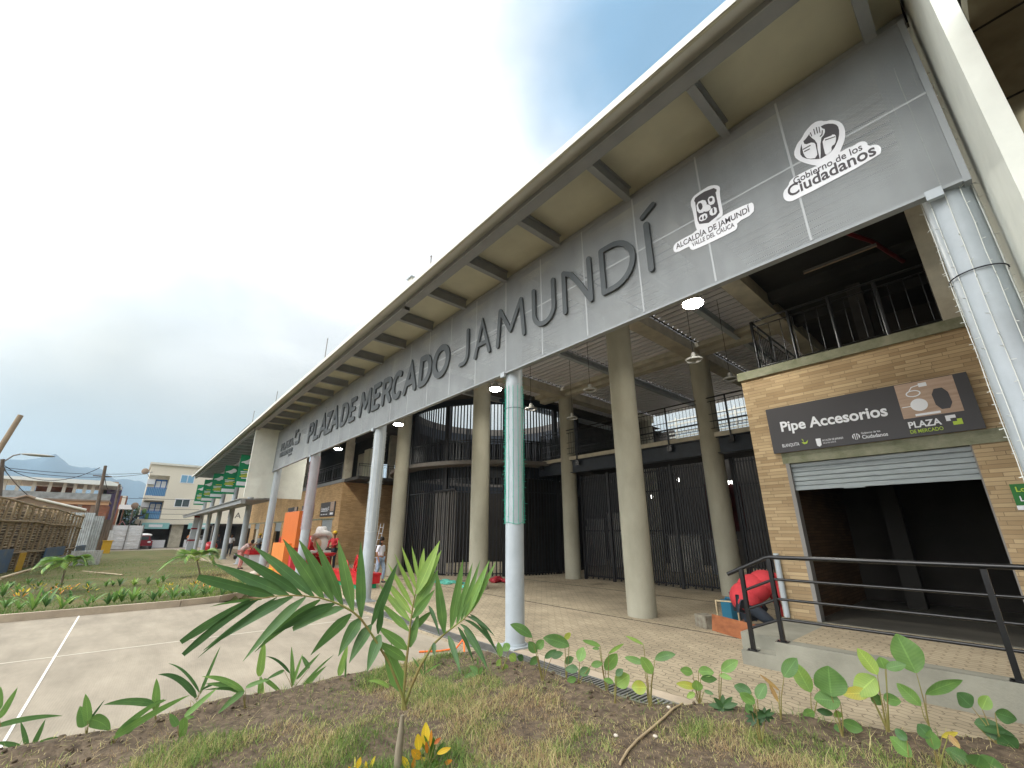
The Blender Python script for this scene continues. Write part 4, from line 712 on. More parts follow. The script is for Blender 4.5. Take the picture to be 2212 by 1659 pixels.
# white stickers traced in the plane of the band
def T7(pts, Y=PNL): return [(p.x, p.z) for p in (PY((1600+x*.28933)*.8640625, (280+y*.28933)*.8640625, Y) for x, y in pts)]
def smooth(P, it=2):
    for _ in range(it):
        Q = []
        for i in range(len(P)):
            a, b_ = P[i], P[(i+1) % len(P)]; Q += [(a[0]*.75+b_[0]*.25, a[1]*.75+b_[1]*.25), (a[0]*.25+b_[0]*.75, a[1]*.25+b_[1]*.75)]
        P = Q
    return P
def decal(t, name, m, pts, lvl, sm=0):
    P = T7(pts); P = smooth(P, sm) if sm else P
    MB().plate(P, Vector((0, PNL-.005-.0025*lvl, 0)), Vector((1, 0, 0)), Vector((0, 0, 1)), Vector((0, 1, 0)), .002).build(name, m, t)
t = thing('crest_sticker', 'white sticker with a four-part shield crest and ALCALDIA DE JAMUNDI lettering', 'sticker', (-1.8, PNL, 5.7))
decal(t, 'backing', 'sticker', [(505, 700), (560, 665), (600, 640), (660, 632), (695, 650), (690, 700), (700, 770), (722, 880), (700, 920), (640, 950), (700, 905), (960, 780), (988, 800), (985, 880), (840, 955), (845, 1000), (820, 1030), (470, 1195), (440, 1190), (430, 1165), (420, 1165), (315, 1220), (290, 1200), (292, 1160), (320, 1125), (500, 1030), (480, 990), (462, 870), (435, 790), (460, 735)], 1, 1)
decal(t, 'shield', 'lettertxt', [(478, 775), (655, 695), (690, 870), (665, 905), (595, 960), (515, 970), (500, 940)], 2)
for i, q in enumerate(([(488, 790), (560, 755), (585, 800), (560, 870), (500, 880)], [(585, 745), (640, 722), (655, 790), (600, 815)], [(600, 850), (660, 815), (672, 880), (610, 905)], [(510, 905), (580, 870), (588, 925), (518, 955)])): decal(t, 'quarter', 'sticker', q, 3, 1)
for q in ([(500, 800), (535, 785), (548, 830), (520, 860)], [(600, 750), (632, 745), (628, 775), (606, 782)], [(628, 830), (640, 826), (648, 872), (632, 884)], [(520, 935), (535, 900), (545, 935)], [(550, 930), (562, 888), (575, 925)]): decal(t, 'quarter_mark', 'lettertxt', q, 4, 1)
decal(t, 'centre_oval', 'sticker', [(550, 815), (600, 800), (622, 830), (600, 860), (560, 868), (540, 845)], 5, 1)
decal(t, 'helmet', 'lettertxt', [(470, 770), (480, 745), (520, 715), (560, 690), (600, 675), (640, 660), (665, 672), (662, 692), (475, 780)], 2)
def ptext(t, s, p0, p1, hgt, m, lvl, bold=0):
    a = T7([p0])[0]; b_ = T7([p1])[0]; o = Vector((a[0], PNL-.005-.0025*lvl, a[1])); u = Vector((b_[0]-a[0], 0, b_[1]-a[1])); v = Vector((0, -1, 0)).cross(u.normalized())*-1
    v = Vector((-u.z, 0, u.x)).normalized(); text(t, s, hgt, m, o, u, v, bold=bold, ext=.001, fit=u.length)
ptext(t, 'ALCALDÍA DE JAMUNDÍ', (318, 1188), (955, 862), .125, 'lettertxt', 2, .0015)
ptext(t, 'VALLE DEL CAUCA', (455, 1168), (820, 992), .10, 'lettertxt', 2, .0008)
t = thing('hands_sticker', 'white cloud-shaped sticker with three raised hands reading Gobierno de los Ciudadanos', 'sticker', (-.5, PNL, 5.8))
decal(t, 'backing', 'sticker', [(1350, 300), (1365, 270), (1400, 230), (1430, 170), (1500, 95), (1560, 75), (1600, 85), (1660, 68), (1740, 90), (1775, 150), (1775, 230), (1745, 310), (1725, 355), (1790, 315), (1840, 300), (1900, 258), (1960, 258), (1972, 300), (2050, 280), (2090, 315), (2075, 380), (1330, 770), (1280, 778), (1240, 750), (1240, 690), (1285, 640), (1295, 600), (1340, 560), (1500, 480), (1540, 468), (1440, 450), (1350, 410), (1330, 360)], 1, 1)
decal(t, 'disc', 'lettertxt', [(1385, 330), (1400, 270), (1440, 230), (1480, 170), (1560, 130), (1610, 105), (1690, 105), (1722, 140), (1722, 220), (1690, 300), (1660, 340), (1600, 385), (1560, 410), (1450, 412), (1390, 385)], 2, 1)
for q in ([(1470, 215), (1465, 190), (1480, 160), (1500, 150), (1520, 125), (1560, 125), (1580, 150), (1600, 150), (1600, 190), (1560, 240), (1565, 400), (1550, 412), (1530, 330), (1530, 260)], [(1395, 262), (1412, 250), (1425, 290), (1500, 262), (1530, 300), (1535, 400), (1455, 412), (1420, 380), (1405, 320)], [(1575, 250), (1600, 220), (1680, 195), (1698, 215), (1690, 280), (1655, 300), (1660, 345), (1600, 385), (1585, 300)]): decal(t, 'hand', 'sticker', q, 3, 1)
for q in ([(1500, 155), (1508, 152), (1520, 200), (1512, 203)], [(1522, 140), (1530, 137), (1542, 190), (1534, 193)], [(1546, 135), (1553, 133), (1562, 185), (1555, 188)], [(1470, 185), (1478, 181), (1492, 215), (1484, 218)], [(1575, 165), (1583, 165), (1580, 205), (1560, 222), (1555, 216), (1572, 200)]): decal(t, 'finger_gap', 'lettertxt', q, 5)
for q in ([(1522, 262), (1532, 275), (1538, 330), (1556, 408), (1546, 412), (1528, 330), (1520, 290)], [(1570, 255), (1590, 225), (1660, 200), (1662, 207), (1596, 233), (1580, 262), (1588, 310), (1606, 382), (1597, 384), (1578, 312)], [(1410, 325), (1475, 290), (1478, 297), (1412, 333)], [(1420, 345), (1470, 320), (1472, 327), (1422, 353)], [(1600, 245), (1690, 215), (1692, 222), (1602, 253)]): decal(t, 'outline', 'lettertxt', q, 4)
ptext(t, 'Gobierno de los', (1330, 632), (1922, 330), .13, 'lettertxt', 2, .001)
ptext(t, 'Ciudadanos', (1285, 742), (2042, 368), .215, 'lettertxt', 2, .004)
# ------------------------------------------------------------------ shop sign
def shop_sign(name, label, x0, x1, z0, z1, y, title, far=False, group=None):
    t = thing(name, label, 'sign', ((x0+x1)/2, y, z0), group); W = x1-x0; H = z1-z0; yf = y-.006
    MB().box(x0, x1, y, y+.03, z0, z1).build('board', 'sign', t)
    px0 = x0+W*.70; px1 = x0+W*.945
    MB().box(px0, px1, y-.003, y, z0+H*.34, z1-H*.01).build('picture', 'photo', t)
    text(t, title, H*.30, 'text', (x0+W*.07, yf, z0+H*.455), ux, uz, bold=H*.0075, ext=.002, fit=W*.565)
    lg = MB()
    if not far:
        text(t, 'BLANQUITA', H*.1, 'text', (x0+W*.06, yf, z0+H*.11), ux, uz, ext=.001, fit=W*.10)
        lf = MB(); o = x0+W*.175
        lf.plate([(o, z0+H*.17), (o+.04, z0+H*.12), (o+.09, z0+H*.13), (o+.115, z0+H*.20), (o+.07, z0+H*.155)], Vector((0, yf, 0)), Vector(ux), Vector(uz), Vector((0, 1, 0)), .002)
        lf.plate([(o+.01, z0+H*.24), (o+.045, z0+H*.16), (o+.035, z0+H*.22)], Vector((0, yf, 0)), Vector(ux), Vector(uz), Vector((0, 1, 0)), .002); lf.build('leaf_mark', 'lime', t)
        c = x0+W*.27; lg.plate([(c-.04, z0+H*.20), (c+.04, z0+H*.20), (c+.035, z0+H*.06), (c, z0+H*.03), (c-.035, z0+H*.06)], Vector((0, yf, 0)), Vector(ux), Vector(uz), Vector((0, 1, 0)), .002)
        text(t, 'ALCALDÍA DE JAMUNDÍ', H*.055, 'text', (c+.06, yf, z0+H*.13), ux, uz, ext=.001, fit=W*.11); text(t, 'VALLE DEL CAUCA', H*.04, 'text', (c+.06, yf, z0+H*.08), ux, uz, ext=.001, fit=W*.07)
        c = x0+W*.465; lg.tube([(c, yf+.002, z0+H*.14), (c, yf, z0+H*.14)], .055, 20)
        text(t, 'Gobierno de los', H*.055, 'text', (c+.08, yf, z0+H*.17), ux, uz, ext=.001, fit=W*.09); text(t, 'Ciudadanos', H*.10, 'text', (c+.08, yf, z0+H*.08), ux, uz, bold=.001, ext=.001, fit=W*.12)
        hd = MB()
        for k in (-1, 0, 1): hd.box(c+k*.028-.009, c+k*.028+.009, yf-.003, yf, z0+H*.085, z0+H*(.175 if k else .2))
        hd.build('hand_marks', 'sign', t)
        text(t, 'PLAZA', H*.16, 'text', (x0+W*.71, yf, z0+H*.16), ux, uz, bold=.004, ext=.001, fit=W*.135); text(t, 'DE MERCADO', H*.09, 'lime', (x0+W*.71, yf, z0+H*.06), ux, uz, bold=.001, ext=.001, fit=W*.135)
        gx = x0+W*.875; lm = MB()
        stroke(lg, [(gx, z0+H*.20), (gx, z0+H*.27), (gx+.09, z0+H*.27)], .05, yf, yf+.003, rnd_=False); stroke(lm, [(gx+.12, z0+H*.22), (gx+.12, z0+H*.15), (gx+.04, z0+H*.15)], .055, yf, yf+.003, rnd_=False); lm.build('lime_bracket', 'lime', t)
        # things printed in the picture
        pr = MB(); cx = px0+(px1-px0)*.33
        pr.tube([(cx, yf-.001, z0+H*.56), (cx, yf+.003, z0+H*.56)], .105, 28); pr.box(px0+.02, cx-.08, yf, yf+.002, z0+H*.545, z0+H*.56)
        pr.box(cx-.08, cx+.22, yf, yf+.002, z0+H*.36, z0+H*.40)
        stroke(pr, arcp(cx-.03, z0+H*.78, .085, .05, 0, 360, 18)[:-1], .016, yf, yf+.002, closed=True); stroke(pr, [(cx-.08, z0+H*.82), (cx-.03, z0+H*.90), (cx+.06, z0+H*.92)], .013, yf+.0005, yf+.0025); pr.box(cx+.06, cx+.16, yf, yf+.002, z0+H*.88, z0+H*.95)
        pr.build('charger_print', 'text', t)
        MB().plate(smooth([(px0+.43, z0+H*.42), (px0+.62, z0+H*.42), (px0+.60, z0+H*.80), (px0+.41, z0+H*.80)], 1), Vector((0, yf, 0)), Vector(ux), Vector(uz), Vector((0, 1, 0)), .002).build('phone_print', 'sign', t)
    else:
        for k in range(3): lg.box(x0+W*(.08+.17*k), x0+W*(.2+.17*k), yf, yf+.002, z0+H*.12, z0+H*.18)
        lg.box(x0+W*.72, x0+W*.93, yf, yf+.002, z0+H*.1, z0+H*.25)
        lg.box(x0+W*.07, x0+W*.55, yf, yf+.002, z0+H*.36, z0+H*.41)
    lg.build('logo_marks', 'text', t)
shop_sign('shop_sign', 'charcoal shop sign reading Pipe Accesorios over the open shutter', -2.87, .03, 3.385, 4.30, SY-.06, 'Pipe Accesorios')
shop_sign('shop_sign', 'dark sign with white title on the far brick shop nearest the cage', -30.65, -27.9, 2.83, 3.73, SY-.06, 'Accesorios JC', True, 'signs of the far shops')
shop_sign('shop_sign', 'dark sign with a purple picture seen behind the pinkish column', -35.0, -32.2, 2.83, 3.73, SY-.06, 'Tienda', True, 'signs of the far shops')
shop_sign('shop_sign', 'dark sign seen left of the orange tower top', -38.9, -36.2, 2.83, 3.73, SY-.06, 'Local', True, 'signs of the far shops')
t = thing('number_plate', 'small green plate with lime and white lettering on the brick at the right edge', 'sign', (.3, SY-.02, 2.19)); MB().box(.05, .62, SY-.03, SY-.001, 2.19, 2.55).build('plate', 'signgreen', t); MB().box(.05, .62, SY-.034, SY-.03, 2.19, 2.25).build('foot_strip', 'text', t)
text(t, 'Local', .10, 'lime', (.09, SY-.034, 2.44), ux, uz, bold=.002, ext=.001); text(t, 'L-A01', .10, 'text', (.10, SY-.034, 2.31), ux, uz, bold=.002, ext=.001)
# green banners on the wing columns
for i, x in enumerate((-31.9, -38, -44, -50, -56, -60.5)):
    if i == 5: continue
    t = thing('banner', ['green banner nearest the white fin, partly hidden by it', 'second green banner from the white fin', 'third green banner from the white fin', 'fourth green banner from the white fin', 'farthest green banner at the end of the wing'][i], 'banner', (x, 4.9, 4.55), 'green banners on the wing columns')
    xf = x+.20; MB().box(x+.175, xf, 4.47, 5.33, 4.55, 6.63).build('cloth', 'banner', t)
    MB().box(xf, xf+.004, 4.50, 5.32, 4.68, 4.92).build('logo_strip', 'text', t)
    c = MB(); uu, vv, n_ = Vector((0, 1, 0)), Vector((0, 0, 1)), Vector((1, 0, 0))
    c.plate(smooth([(4.55, 6.17), (4.70, 6.22), (4.88, 6.30), (4.98, 6.42), (5.12, 6.42), (5.25, 6.30), (5.18, 6.15), (5.05, 6.12), (4.95, 6.02), (4.75, 6.06), (4.72, 6.12), (4.55, 6.1)], 1), Vector((xf, 0, 0)), uu, vv, n_, .004); c.build('cloud_mark', 'sticker', t)
    wq = MB()
    for a, b_, z in ((4.6, 5.2, 5.52), (4.62, 5.1, 5.42), (4.7, 5.15, 5.12)): wq.box(xf, xf+.004, a, b_, z, z+.055)
    wq.build('white_lines', 'text', t); yl = MB()
    for a, b_, z in ((4.75, 5.18, 5.66), (4.85, 5.25, 5.40), (4.65, 5.15, 5.31), (4.6, 5.2, 5.22)): yl.box(xf+.0005, xf+.0045, a, b_, z, z+.05)
    yl.build('yellow_lines', 'yellowink', t); MB().box(x-.02, x+.175, 4.9, 4.94, 6.55, 6.6).box(x-.02, x+.175, 4.9, 4.94, 4.6, 4.65).box(x-.02, x+.02, 4.9, 5.32, 6.56, 6.6).build('bracket', 'steel', t)
# strings of fairy lights up the steel columns
def fairy(x, z0, z1, m, label, n=9, dens=.16, seed=1):
    r = random.Random(seed); mb = MB(); R_ = .182
    for k in range(n):
        a = 2*math.pi*k/n+.2; pts = []; z = z0
        while z < z1: pts.append((x+(R_+r.uniform(0, .008))*math.cos(a+r.uniform(-.03, .03)), COLY+(R_+r.uniform(0, .008))*math.sin(a+r.uniform(-.03, .03)), z)); z += .3
        mb.tube(pts, .0045, 4, False); z = z0
        while z < z1:
            q = Vector((x+R_*math.cos(a), COLY+R_*math.sin(a), z)); o = Vector((math.cos(a+r.uniform(-.9, .9)), math.sin(a+r.uniform(-.9, .9)), r.uniform(-.5, .3)))*r.uniform(.02, .05); mb.tube([q, q+o], .0035, 3, False); z += dens*r.uniform(.7, 1.4)
    hoop = [(x+R_*math.cos(t), COLY+R_*math.sin(t), z0+.02*math.sin(3*t)) for t in [2*math.pi*i/20 for i in range(21)]]; mb.tube(hoop, .005, 4)
    return tag(mb.build('fairy_lights', m, origin=(x, COLY, z0)), label, 'string lights')
fairy(-6.2, 2.05, 5.0, 'wiregreen', 'green wired fairy lights wrapped around the middle steel column', 12, .085, 1); fairy(.30, 1.6, 6.8, 'wirewhite', 'white wired fairy lights running up the big steel column at the right', 10, .16, 2)
fairy(-12.7, 1.9, 5.0, 'wirewhite', 'white wired fairy lights wrapped round the second steel column from the netted one', 10, .12, 3); fairy(-19.2, 2.0, 5.0, 'wirepink', 'pinkish fairy lights covering the steel column beside the orange tower', 26, .06, 4)
cb = MB(); cb.tube([(.30+.19*math.cos(t), COLY+.19*math.sin(t), 4.15) for t in [2*math.pi*i/24 for i in range(25)]], .006, 4); tag(cb.build('cable_tie', 'cable', origin=(.3, COLY, 4.15)), 'thin dark tie wrapped around the big column at the right', 'cable tie')
tie = MB(); tie.tube([(-6.2+.178*math.cos(t), COLY+.178*math.sin(t), 4.28) for t in [2*math.pi*i/24 for i in range(25)]], .004, 4); tag(tie.build('cable_tie', 'cable', origin=(-6.2, COLY, 4.28)), 'thin dark tie near the top of the netted column', 'cable tie')
# ------------------------------------------------------------------ ramp handrail
t = thing('handrail', 'black four-bar handrail beside the raised walkway in front of the open shop', 'handrail', (-2.6, 7.5, .376)); HY = 7.50
posts = [(-3.05, .19, 1.34), (-2.62, .376, 1.50), (-.38, .376, 1.49), (1.9, .376, 1.49), (4.2, .376, 1.49)]
for x, z0, z1 in posts:
    o = MB().box(x-.028, x+.028, HY-.028, HY+.028, z0, z1).build('post', 'black', t); MB().box(x-.07, x+.07, HY-.06, HY+.06, z0, z0+.012).tube([(x-.05, HY-.04, z0), (x-.05, HY-.04, z0+.03)], .012, 6).tube([(x+.05, HY-.04, z0), (x+.05, HY-.04, z0+.03)], .012, 6).build('foot_plate', 'black', o)
MB().tube([(-3.27, HY, 1.24), (-2.66, HY, 1.515), (-2.6, HY, 1.525), (4.3, HY, 1.525)], .031, 12).build('top_rail', 'black', t)
for dz in (0, .27, .54): MB().tube([(-3.05, HY, 1.02-dz*.98), (-2.62, HY, 1.205-dz)], .019, 8).tube([(-2.62, HY, 1.215-dz), (4.2, HY, 1.215-dz)], .019, 8).build('middle_rail', 'black', t)
# ------------------------------------------------------------------ people
def rootz(rotz, loc): return Matrix.Translation(loc)@Matrix.Rotation(rotz, 4, 'Z')
def skinned(name, verts, edges, radii, m, parent, mtx, lvl=1, root=0):
    me = bpy.data.meshes.new(name); me.from_pydata([mtx@Vector(v) for v in verts], edges, []); me.update(); ob = bpy.data.objects.new(name, me); S.collection.objects.link(ob)
    bpy.context.view_layer.objects.active = ob; md = ob.modifiers.new('skin', 'SKIN'); md.use_smooth_shade = True
    sv = me.skin_vertices[0].data if me.skin_vertices else None
    if sv is None:
        ob.modifiers.remove(md); ob.select_set(True); bpy.context.view_layer.objects.active = ob; md = ob.modifiers.new('skin', 'SKIN'); sv = me.skin_vertices[0].data
    for i, r in enumerate(radii): sv[i].radius = (r, r) if not isinstance(r, tuple) else r
    sv[root].use_root = True; md.use_smooth_shade = True
    ss = ob.modifiers.new('sub', 'SUBSURF'); ss.levels = ss.render_levels = lvl
    bpy.context.view_layer.update(); me2 = bpy.data.meshes.new_from_object(ob.evaluated_get(bpy.context.evaluated_depsgraph_get())); ob.modifiers.clear(); ob.data = me2
    me2.materials.clear(); me2.materials.append(MT[m]); me2.polygons.foreach_set('use_smooth', [True]*len(me2.polygons)); ob.parent = parent
    base = root_loc(parent)
    for v in me2.vertices: v.co -= base
    return ob
STAND = dict(pel=(0, 0, .93), chest=(0, 0, 1.27), neck=(0, .0, 1.45), head=(0, .02, 1.60), shL=(-.17, 0, 1.40), elL=(-.23, -.02, 1.13), haL=(-.22, .08, .88), shR=(.17, 0, 1.40), elR=(.23, -.02, 1.13), haR=(.22, .08, .88), hipL=(-.09, 0, .88), knL=(-.10, .02, .48), anL=(-.10, -.02, .08), hipR=(.09, 0, .88), knR=(.10, .02, .48), anR=(.10, -.02, .08))
def person(label, loc, rotz, pose=None, hscale=1.0, top='tee', legs='denim', skin='skin', hair='hair', cap=None, sleeves=True, vest=False, longhair=False, shoes='black', fat=1.0):
    J = {k: Vector(v)*hscale for k, v in STAND.items()}
    if pose: J.update({k: Vector(v)*hscale for k, v in pose.items()})
    t = thing('person', label, 'person', loc); mt = rootz(rotz, Vector(loc)); V = []; E = []; R = []
    def v(p, r): V.append(tuple(p)); R.append(r*hscale); return len(V)-1
    pel = v(J['pel'], .115); ch = v(J['chest'], .115); nk = v(J['neck'], .05); up = (J['head']-J['neck']).normalized(); hb = v(J['head']-up*.02, .075); hd = v(J['head']+up*.07*hscale, .085)
    E += [(pel, ch), (ch, nk), (nk, hb), (hb, hd)]
    for sd in 'LR':
        s = v(J['sh'+sd], .052); e = v(J['el'+sd], .038); d = (J['ha'+sd]-J['el'+sd]).normalized(); wr = v(J['ha'+sd]-d*.02, .024); pm = v(J['ha'+sd]+d*.05*hscale, .028); E += [(ch, s), (s, e), (e, wr), (wr, pm)]
        sx_ = d.orthogonal().normalized()
        for k in range(4): f = v(J['ha'+sd]+d*(.12+.01*(k in (1, 2)))*hscale+sx_*(.016*(k-1.5)), .009); E.append((pm, f))
        th = v(J['ha'+sd]+d*.06*hscale+sx_*.045, .010); E.append((wr, th))
        h = v(J['hip'+sd], .085); kn = v(J['kn'+sd], .055); an = v(J['an'+sd], .036); toe = v(J.get('toe'+sd, J['an'+sd]+Vector((0, .15, -.05))*hscale), .03); E += [(pel, h), (h, kn), (kn, an), (an, toe)]
    body = skinned('body', V, E, R, skin, t, mt)
    hp = mt@(J['head']+up*.035*hscale); fw = (mt.to_3x3()@Vector((0, 1, 0))); fc = MB(); rt = fw.cross(Vector((0, 0, 1)))
    if cap: MB().ball(hp+Vector((0, 0, .05))*hscale, Vector((.105, .105, .09))*hscale, 12, 8).ball(hp+fw*.09*hscale+Vector((0, 0, .04))*hscale, Vector((.07, .07, .014))*hscale, 10, 4).build('cap', cap, t)
    hm = MB().ball(hp-fw*.02*hscale+Vector((0, 0, .025))*hscale, Vector((.098, .098, .11))*hscale, 12, 8)
    if longhair: hm.ball(hp-fw*.07*hscale-Vector((0, 0, .12))*hscale, Vector((.085, .06, .16))*hscale, 10, 8)
    hm.build('hair', hair, t)
    # clothing shells a little larger than the body
    V = []; E = []; R = []; pel = v(J['pel'], .135*fat); ch = v(J['chest'], .135*fat); nk = v((J['neck']*.7+J['chest']*.3), .07); E += [(pel, ch), (ch, nk)]
    for sd in 'LR':
        s = v(J['sh'+sd], .066); e = v(J['sh'+sd].lerp(J['el'+sd], .95 if sleeves else .55), .056); E += [(ch, s), (s, e)]
        if sleeves == 'long': g = v(J['el'+sd].lerp(J['ha'+sd], .9), .04); E.append((e, g))
    skinned('shirt', V, E, R, top, t, mt)
    if vest:
        V = []; E = []; R = []; a = v(J['pel']+Vector((0, 0, .1)), .145); b_ = v(J['chest'], .148); c = v(J['neck'], .09); E = [(a, b_), (b_, c)]; skinned('vest', V, E, R, 'vest', t, mt)
    V = []; E = []; R = []; pel = v(J['pel'], .125*min(fat, 1.1))
    for sd in 'LR': h = v(J['hip'+sd], .10*min(fat, 1.1)); kn = v(J['kn'+sd], .068); an = v(J['an'+sd].lerp(J['kn'+sd], .08), .055); E += [(pel, h), (h, kn), (kn, an)]
    skinned('trousers', V, E, R, legs, t, mt)
    for sd in 'LR':
        a = mt@J['an'+sd]; toe = mt@J.get('toe'+sd, J['an'+sd]+Vector((0, .15, -.05))*hscale); d = (toe-a); MB().tube([a-d*.15-Vector((0, 0, .035)), a+d*.4-Vector((0, 0, .03)), toe], [.042, .045, .034], 8).build('shoe', shoes, t)
    return t
def face_yaw(dx, dy): return math.atan2(dy, dx)-math.pi/2
p = G(817, 1259)
person('woman in a white T-shirt and ripped pale jeans walking past the second steel column', (p.x, p.y, 0), face_yaw(.9, .5), dict(knL=(-.09, .16, .50), anL=(-.08, .12, .09), knR=(.09, -.02, .5), anR=(.09, -.22, .14), head=(.02, .03, 1.60)), .97, 'tee', 'denim', longhair=True)
p = G(722, 1232)
person('man in a red shirt and yellow cap standing behind the white-hatted figure', (p.x-.2, p.y-.1, 0), face_yaw(.6, -.8), dict(elL=(-.28, .08, 1.15), haL=(-.08, .3, 1.08), elR=(.27, .1, 1.12), haR=(.12, .33, 1.0)), 1.10, 'redcloth', 'denimdark', 'skind', cap='yellow', sleeves='long')
p = G(517, 1229)
person('person in floral blouse and pink trousers bending over at the lawn edge', (p.x, p.y, 0), face_yaw(.6, .8), dict(pel=(0, -.08, .92), chest=(0, .18, 1.20), neck=(0, .33, 1.32), head=(0, .44, 1.38), shL=(-.16, .3, 1.28), elL=(-.17, .42, 1.08), haL=(-.06, .56, 1.24), shR=(.16, .3, 1.28), elR=(.17, .42, 1.08), haR=(.06, .56, 1.24), hipL=(-.09, -.06, .88), hipR=(.09, -.06, .88)), .97, 'floral', 'pink', fat=1.1)
bgp = Vector((p.x-.25, p.y-.25, .62)); tag(MB().ball(bgp, (.16, .10, .16), 10, 8).tube([bgp+Vector((0, 0, .1)), bgp+Vector((.2, .25, .5))], .012, 5).build('shoulder_bag', 'black', origin=bgp), 'black shoulder bag hanging at the side of the bending person in pink trousers', 'bag')
p = PY(557, 1190, 7.6)
person('worker in a grey shirt and dull yellow helmet standing by the red bench', (p.x, 7.6, 0), face_yaw(.5, -.9), dict(haL=(-.1, .2, 1.0), haR=(.1, .25, 1.02)), 1.0, 'greyshirt', 'denimdark', 'skind', cap='yellow')
p = PY(497, 1180, 6.4); person('man in a white shirt standing under the far canopy', (p.x, 6.4, 0), face_yaw(1, -.2), None, 1.0, 'tee', 'denimdark', 'skind')
p = PY(468, 1180, 7.2); person('person in dark clothes in the shade under the far canopy', (p.x, 7.2, 0), face_yaw(1, .3), None, 1.0, 'denimdark', 'denimdark', 'skind')
p = G(404, 1187); person('road worker in a lime vest left of the red and grey totem', (p.x, p.y, 0), face_yaw(1, .3), None, 1.05, 'orange', 'denimdark', 'skind', cap='yellow', vest=True)
p = G(437, 1189); person('road worker in a lime vest right of the red and grey totem', (p.x, p.y, 0), face_yaw(.2, 1), None, 1.0, 'orange', 'denimdark', 'skind', cap='yellow', vest=True)
# kneeling worker by the steps
p = G(1658, 1366)
kw = person('worker in a red sweatshirt kneeling and bent over the floor beside the handrail', (p.x, p.y, 0), face_yaw(.75, .65), dict(pel=(0, -.26, .44), chest=(0, .04, .72), neck=(0, .26, .70), head=(0, .39, .64), shL=(-.16, .16, .70), elL=(-.18, .26, .42), haL=(-.10, .34, .16), shR=(.16, .16, .70), elR=(.18, .26, .42), haR=(.10, .34, .16), hipL=(-.12, -.28, .40), hipR=(.12, -.28, .40), knL=(-.20, .12, .30), knR=(.18, .10, .10), anL=(-.16, -.30, .08), anR=(.16, -.32, .08), toeL=(-.16, -.44, .04), toeR=(.16, -.46, .04)), 1.32, 'redcloth', 'denimdark', 'skind', cap='yellow', sleeves='long', fat=1.7)
fx, fy = .756, .655; hb = MB()
for f_, z_, r_h in ((-.30, .62, (.30, .30, .30)), (-.12, .80, (.31, .31, .27)), (.10, .92, (.29, .29, .23)), (.30, .88, (.24, .24, .22))): hb.ball((p.x+fx*f_, p.y+fy*f_, z_), r_h, 16, 10)
hb.tube([(p.x+fy*.2+fx*.3, p.y-fx*.2+fy*.3, .88), (p.x+fy*.25+fx*.42, p.y-fx*.25+fy*.42, .52), (p.x+fy*.12+fx*.5, p.y-fx*.12+fy*.5, .22)], [.12, .10, .07], 10)
hb.build('sweatshirt_back', 'redcloth', kw)
# boards, can and blocks round him
def obox(mb, c, sx_, sy_, sz_, yaw, tilt=0): mb.box(-sx_/2, sx_/2, -sy_/2, sy_/2, 0, sz_, Matrix.Translation(c)@Matrix.Rotation(yaw, 4, 'Z')@Matrix.Rotation(tilt, 4, 'X')); return mb
a = G(1540, 1362); b_ = G(1640, 1392); c = (a+b_)/2; yaw = math.atan2((b_-a).y, (b_-a).x)
t = thing('formwork_board', 'rust-coloured plywood board standing on edge between two cement blocks', 'board', c); obox(MB(), c, (b_-a).length, .04, .30, yaw, -.15).build('face', 'board', t); obox(MB(), c+Vector((0, .05, 0)), (b_-a).length*.96, .06, .05, yaw).build('batten', 'lumber', t)
for q, lb_, s in (((1527, 1355), 'cement block at the left end of the plywood board', .28), ((1643, 1386), 'cement block at the right end of the plywood board', .26)):
    g = G(*q); tag(obox(MB(), g, s*1.2, s, s*.85, yaw).tube([g+Vector((0, 0, s*.85)), g+Vector((0, 0, s*.87))], .05, 8).build('cement_block', 'block', origin=g), lb_, 'block')
g = G(1580, 1338); t = thing('jerrycan', 'blue plastic jerrycan standing behind the plywood board', 'jerrycan', g); obox(MB(), g, .30, .2, .40, yaw).build('tank', 'blueplastic', t); obox(MB(), g+Vector((0, 0, .43)), .16, .04, .03, yaw).box(g.x-.08, g.x-.05, g.y-.02, g.y+.02, g.z+.40, g.z+.44).box(g.x+.05, g.x+.08, g.y-.02, g.y+.02, g.z+.40, g.z+.44).build('handle', 'blueplastic', t)
t = thing('wooden_frame', 'thin wooden frame propped upright behind the board', 'frame', G(1560, 1350)); a = G(1553, 1348); b_ = G(1600, 1356)
MB().tube([a, a+Vector((0, 0, .48))], .02, 4).build('upright', 'lumber', t); MB().tube([b_, b_+Vector((0, 0, .50))], .02, 4).build('upright', 'lumber', t); MB().tube([a+Vector((0, 0, .46)), b_+Vector((0, 0, .48))], .02, 4).build('crossbar', 'lumber', t)
g = G(1617, 1338); tag(obox(MB(), g, .35, .3, .3, .3).ball(g+Vector((0, 0, .3)), (.17, .15, .08), 10, 6).build('tool_bag', 'denimdark', origin=g), 'dark tool bag between the jerrycan and the kneeling worker', 'bag')
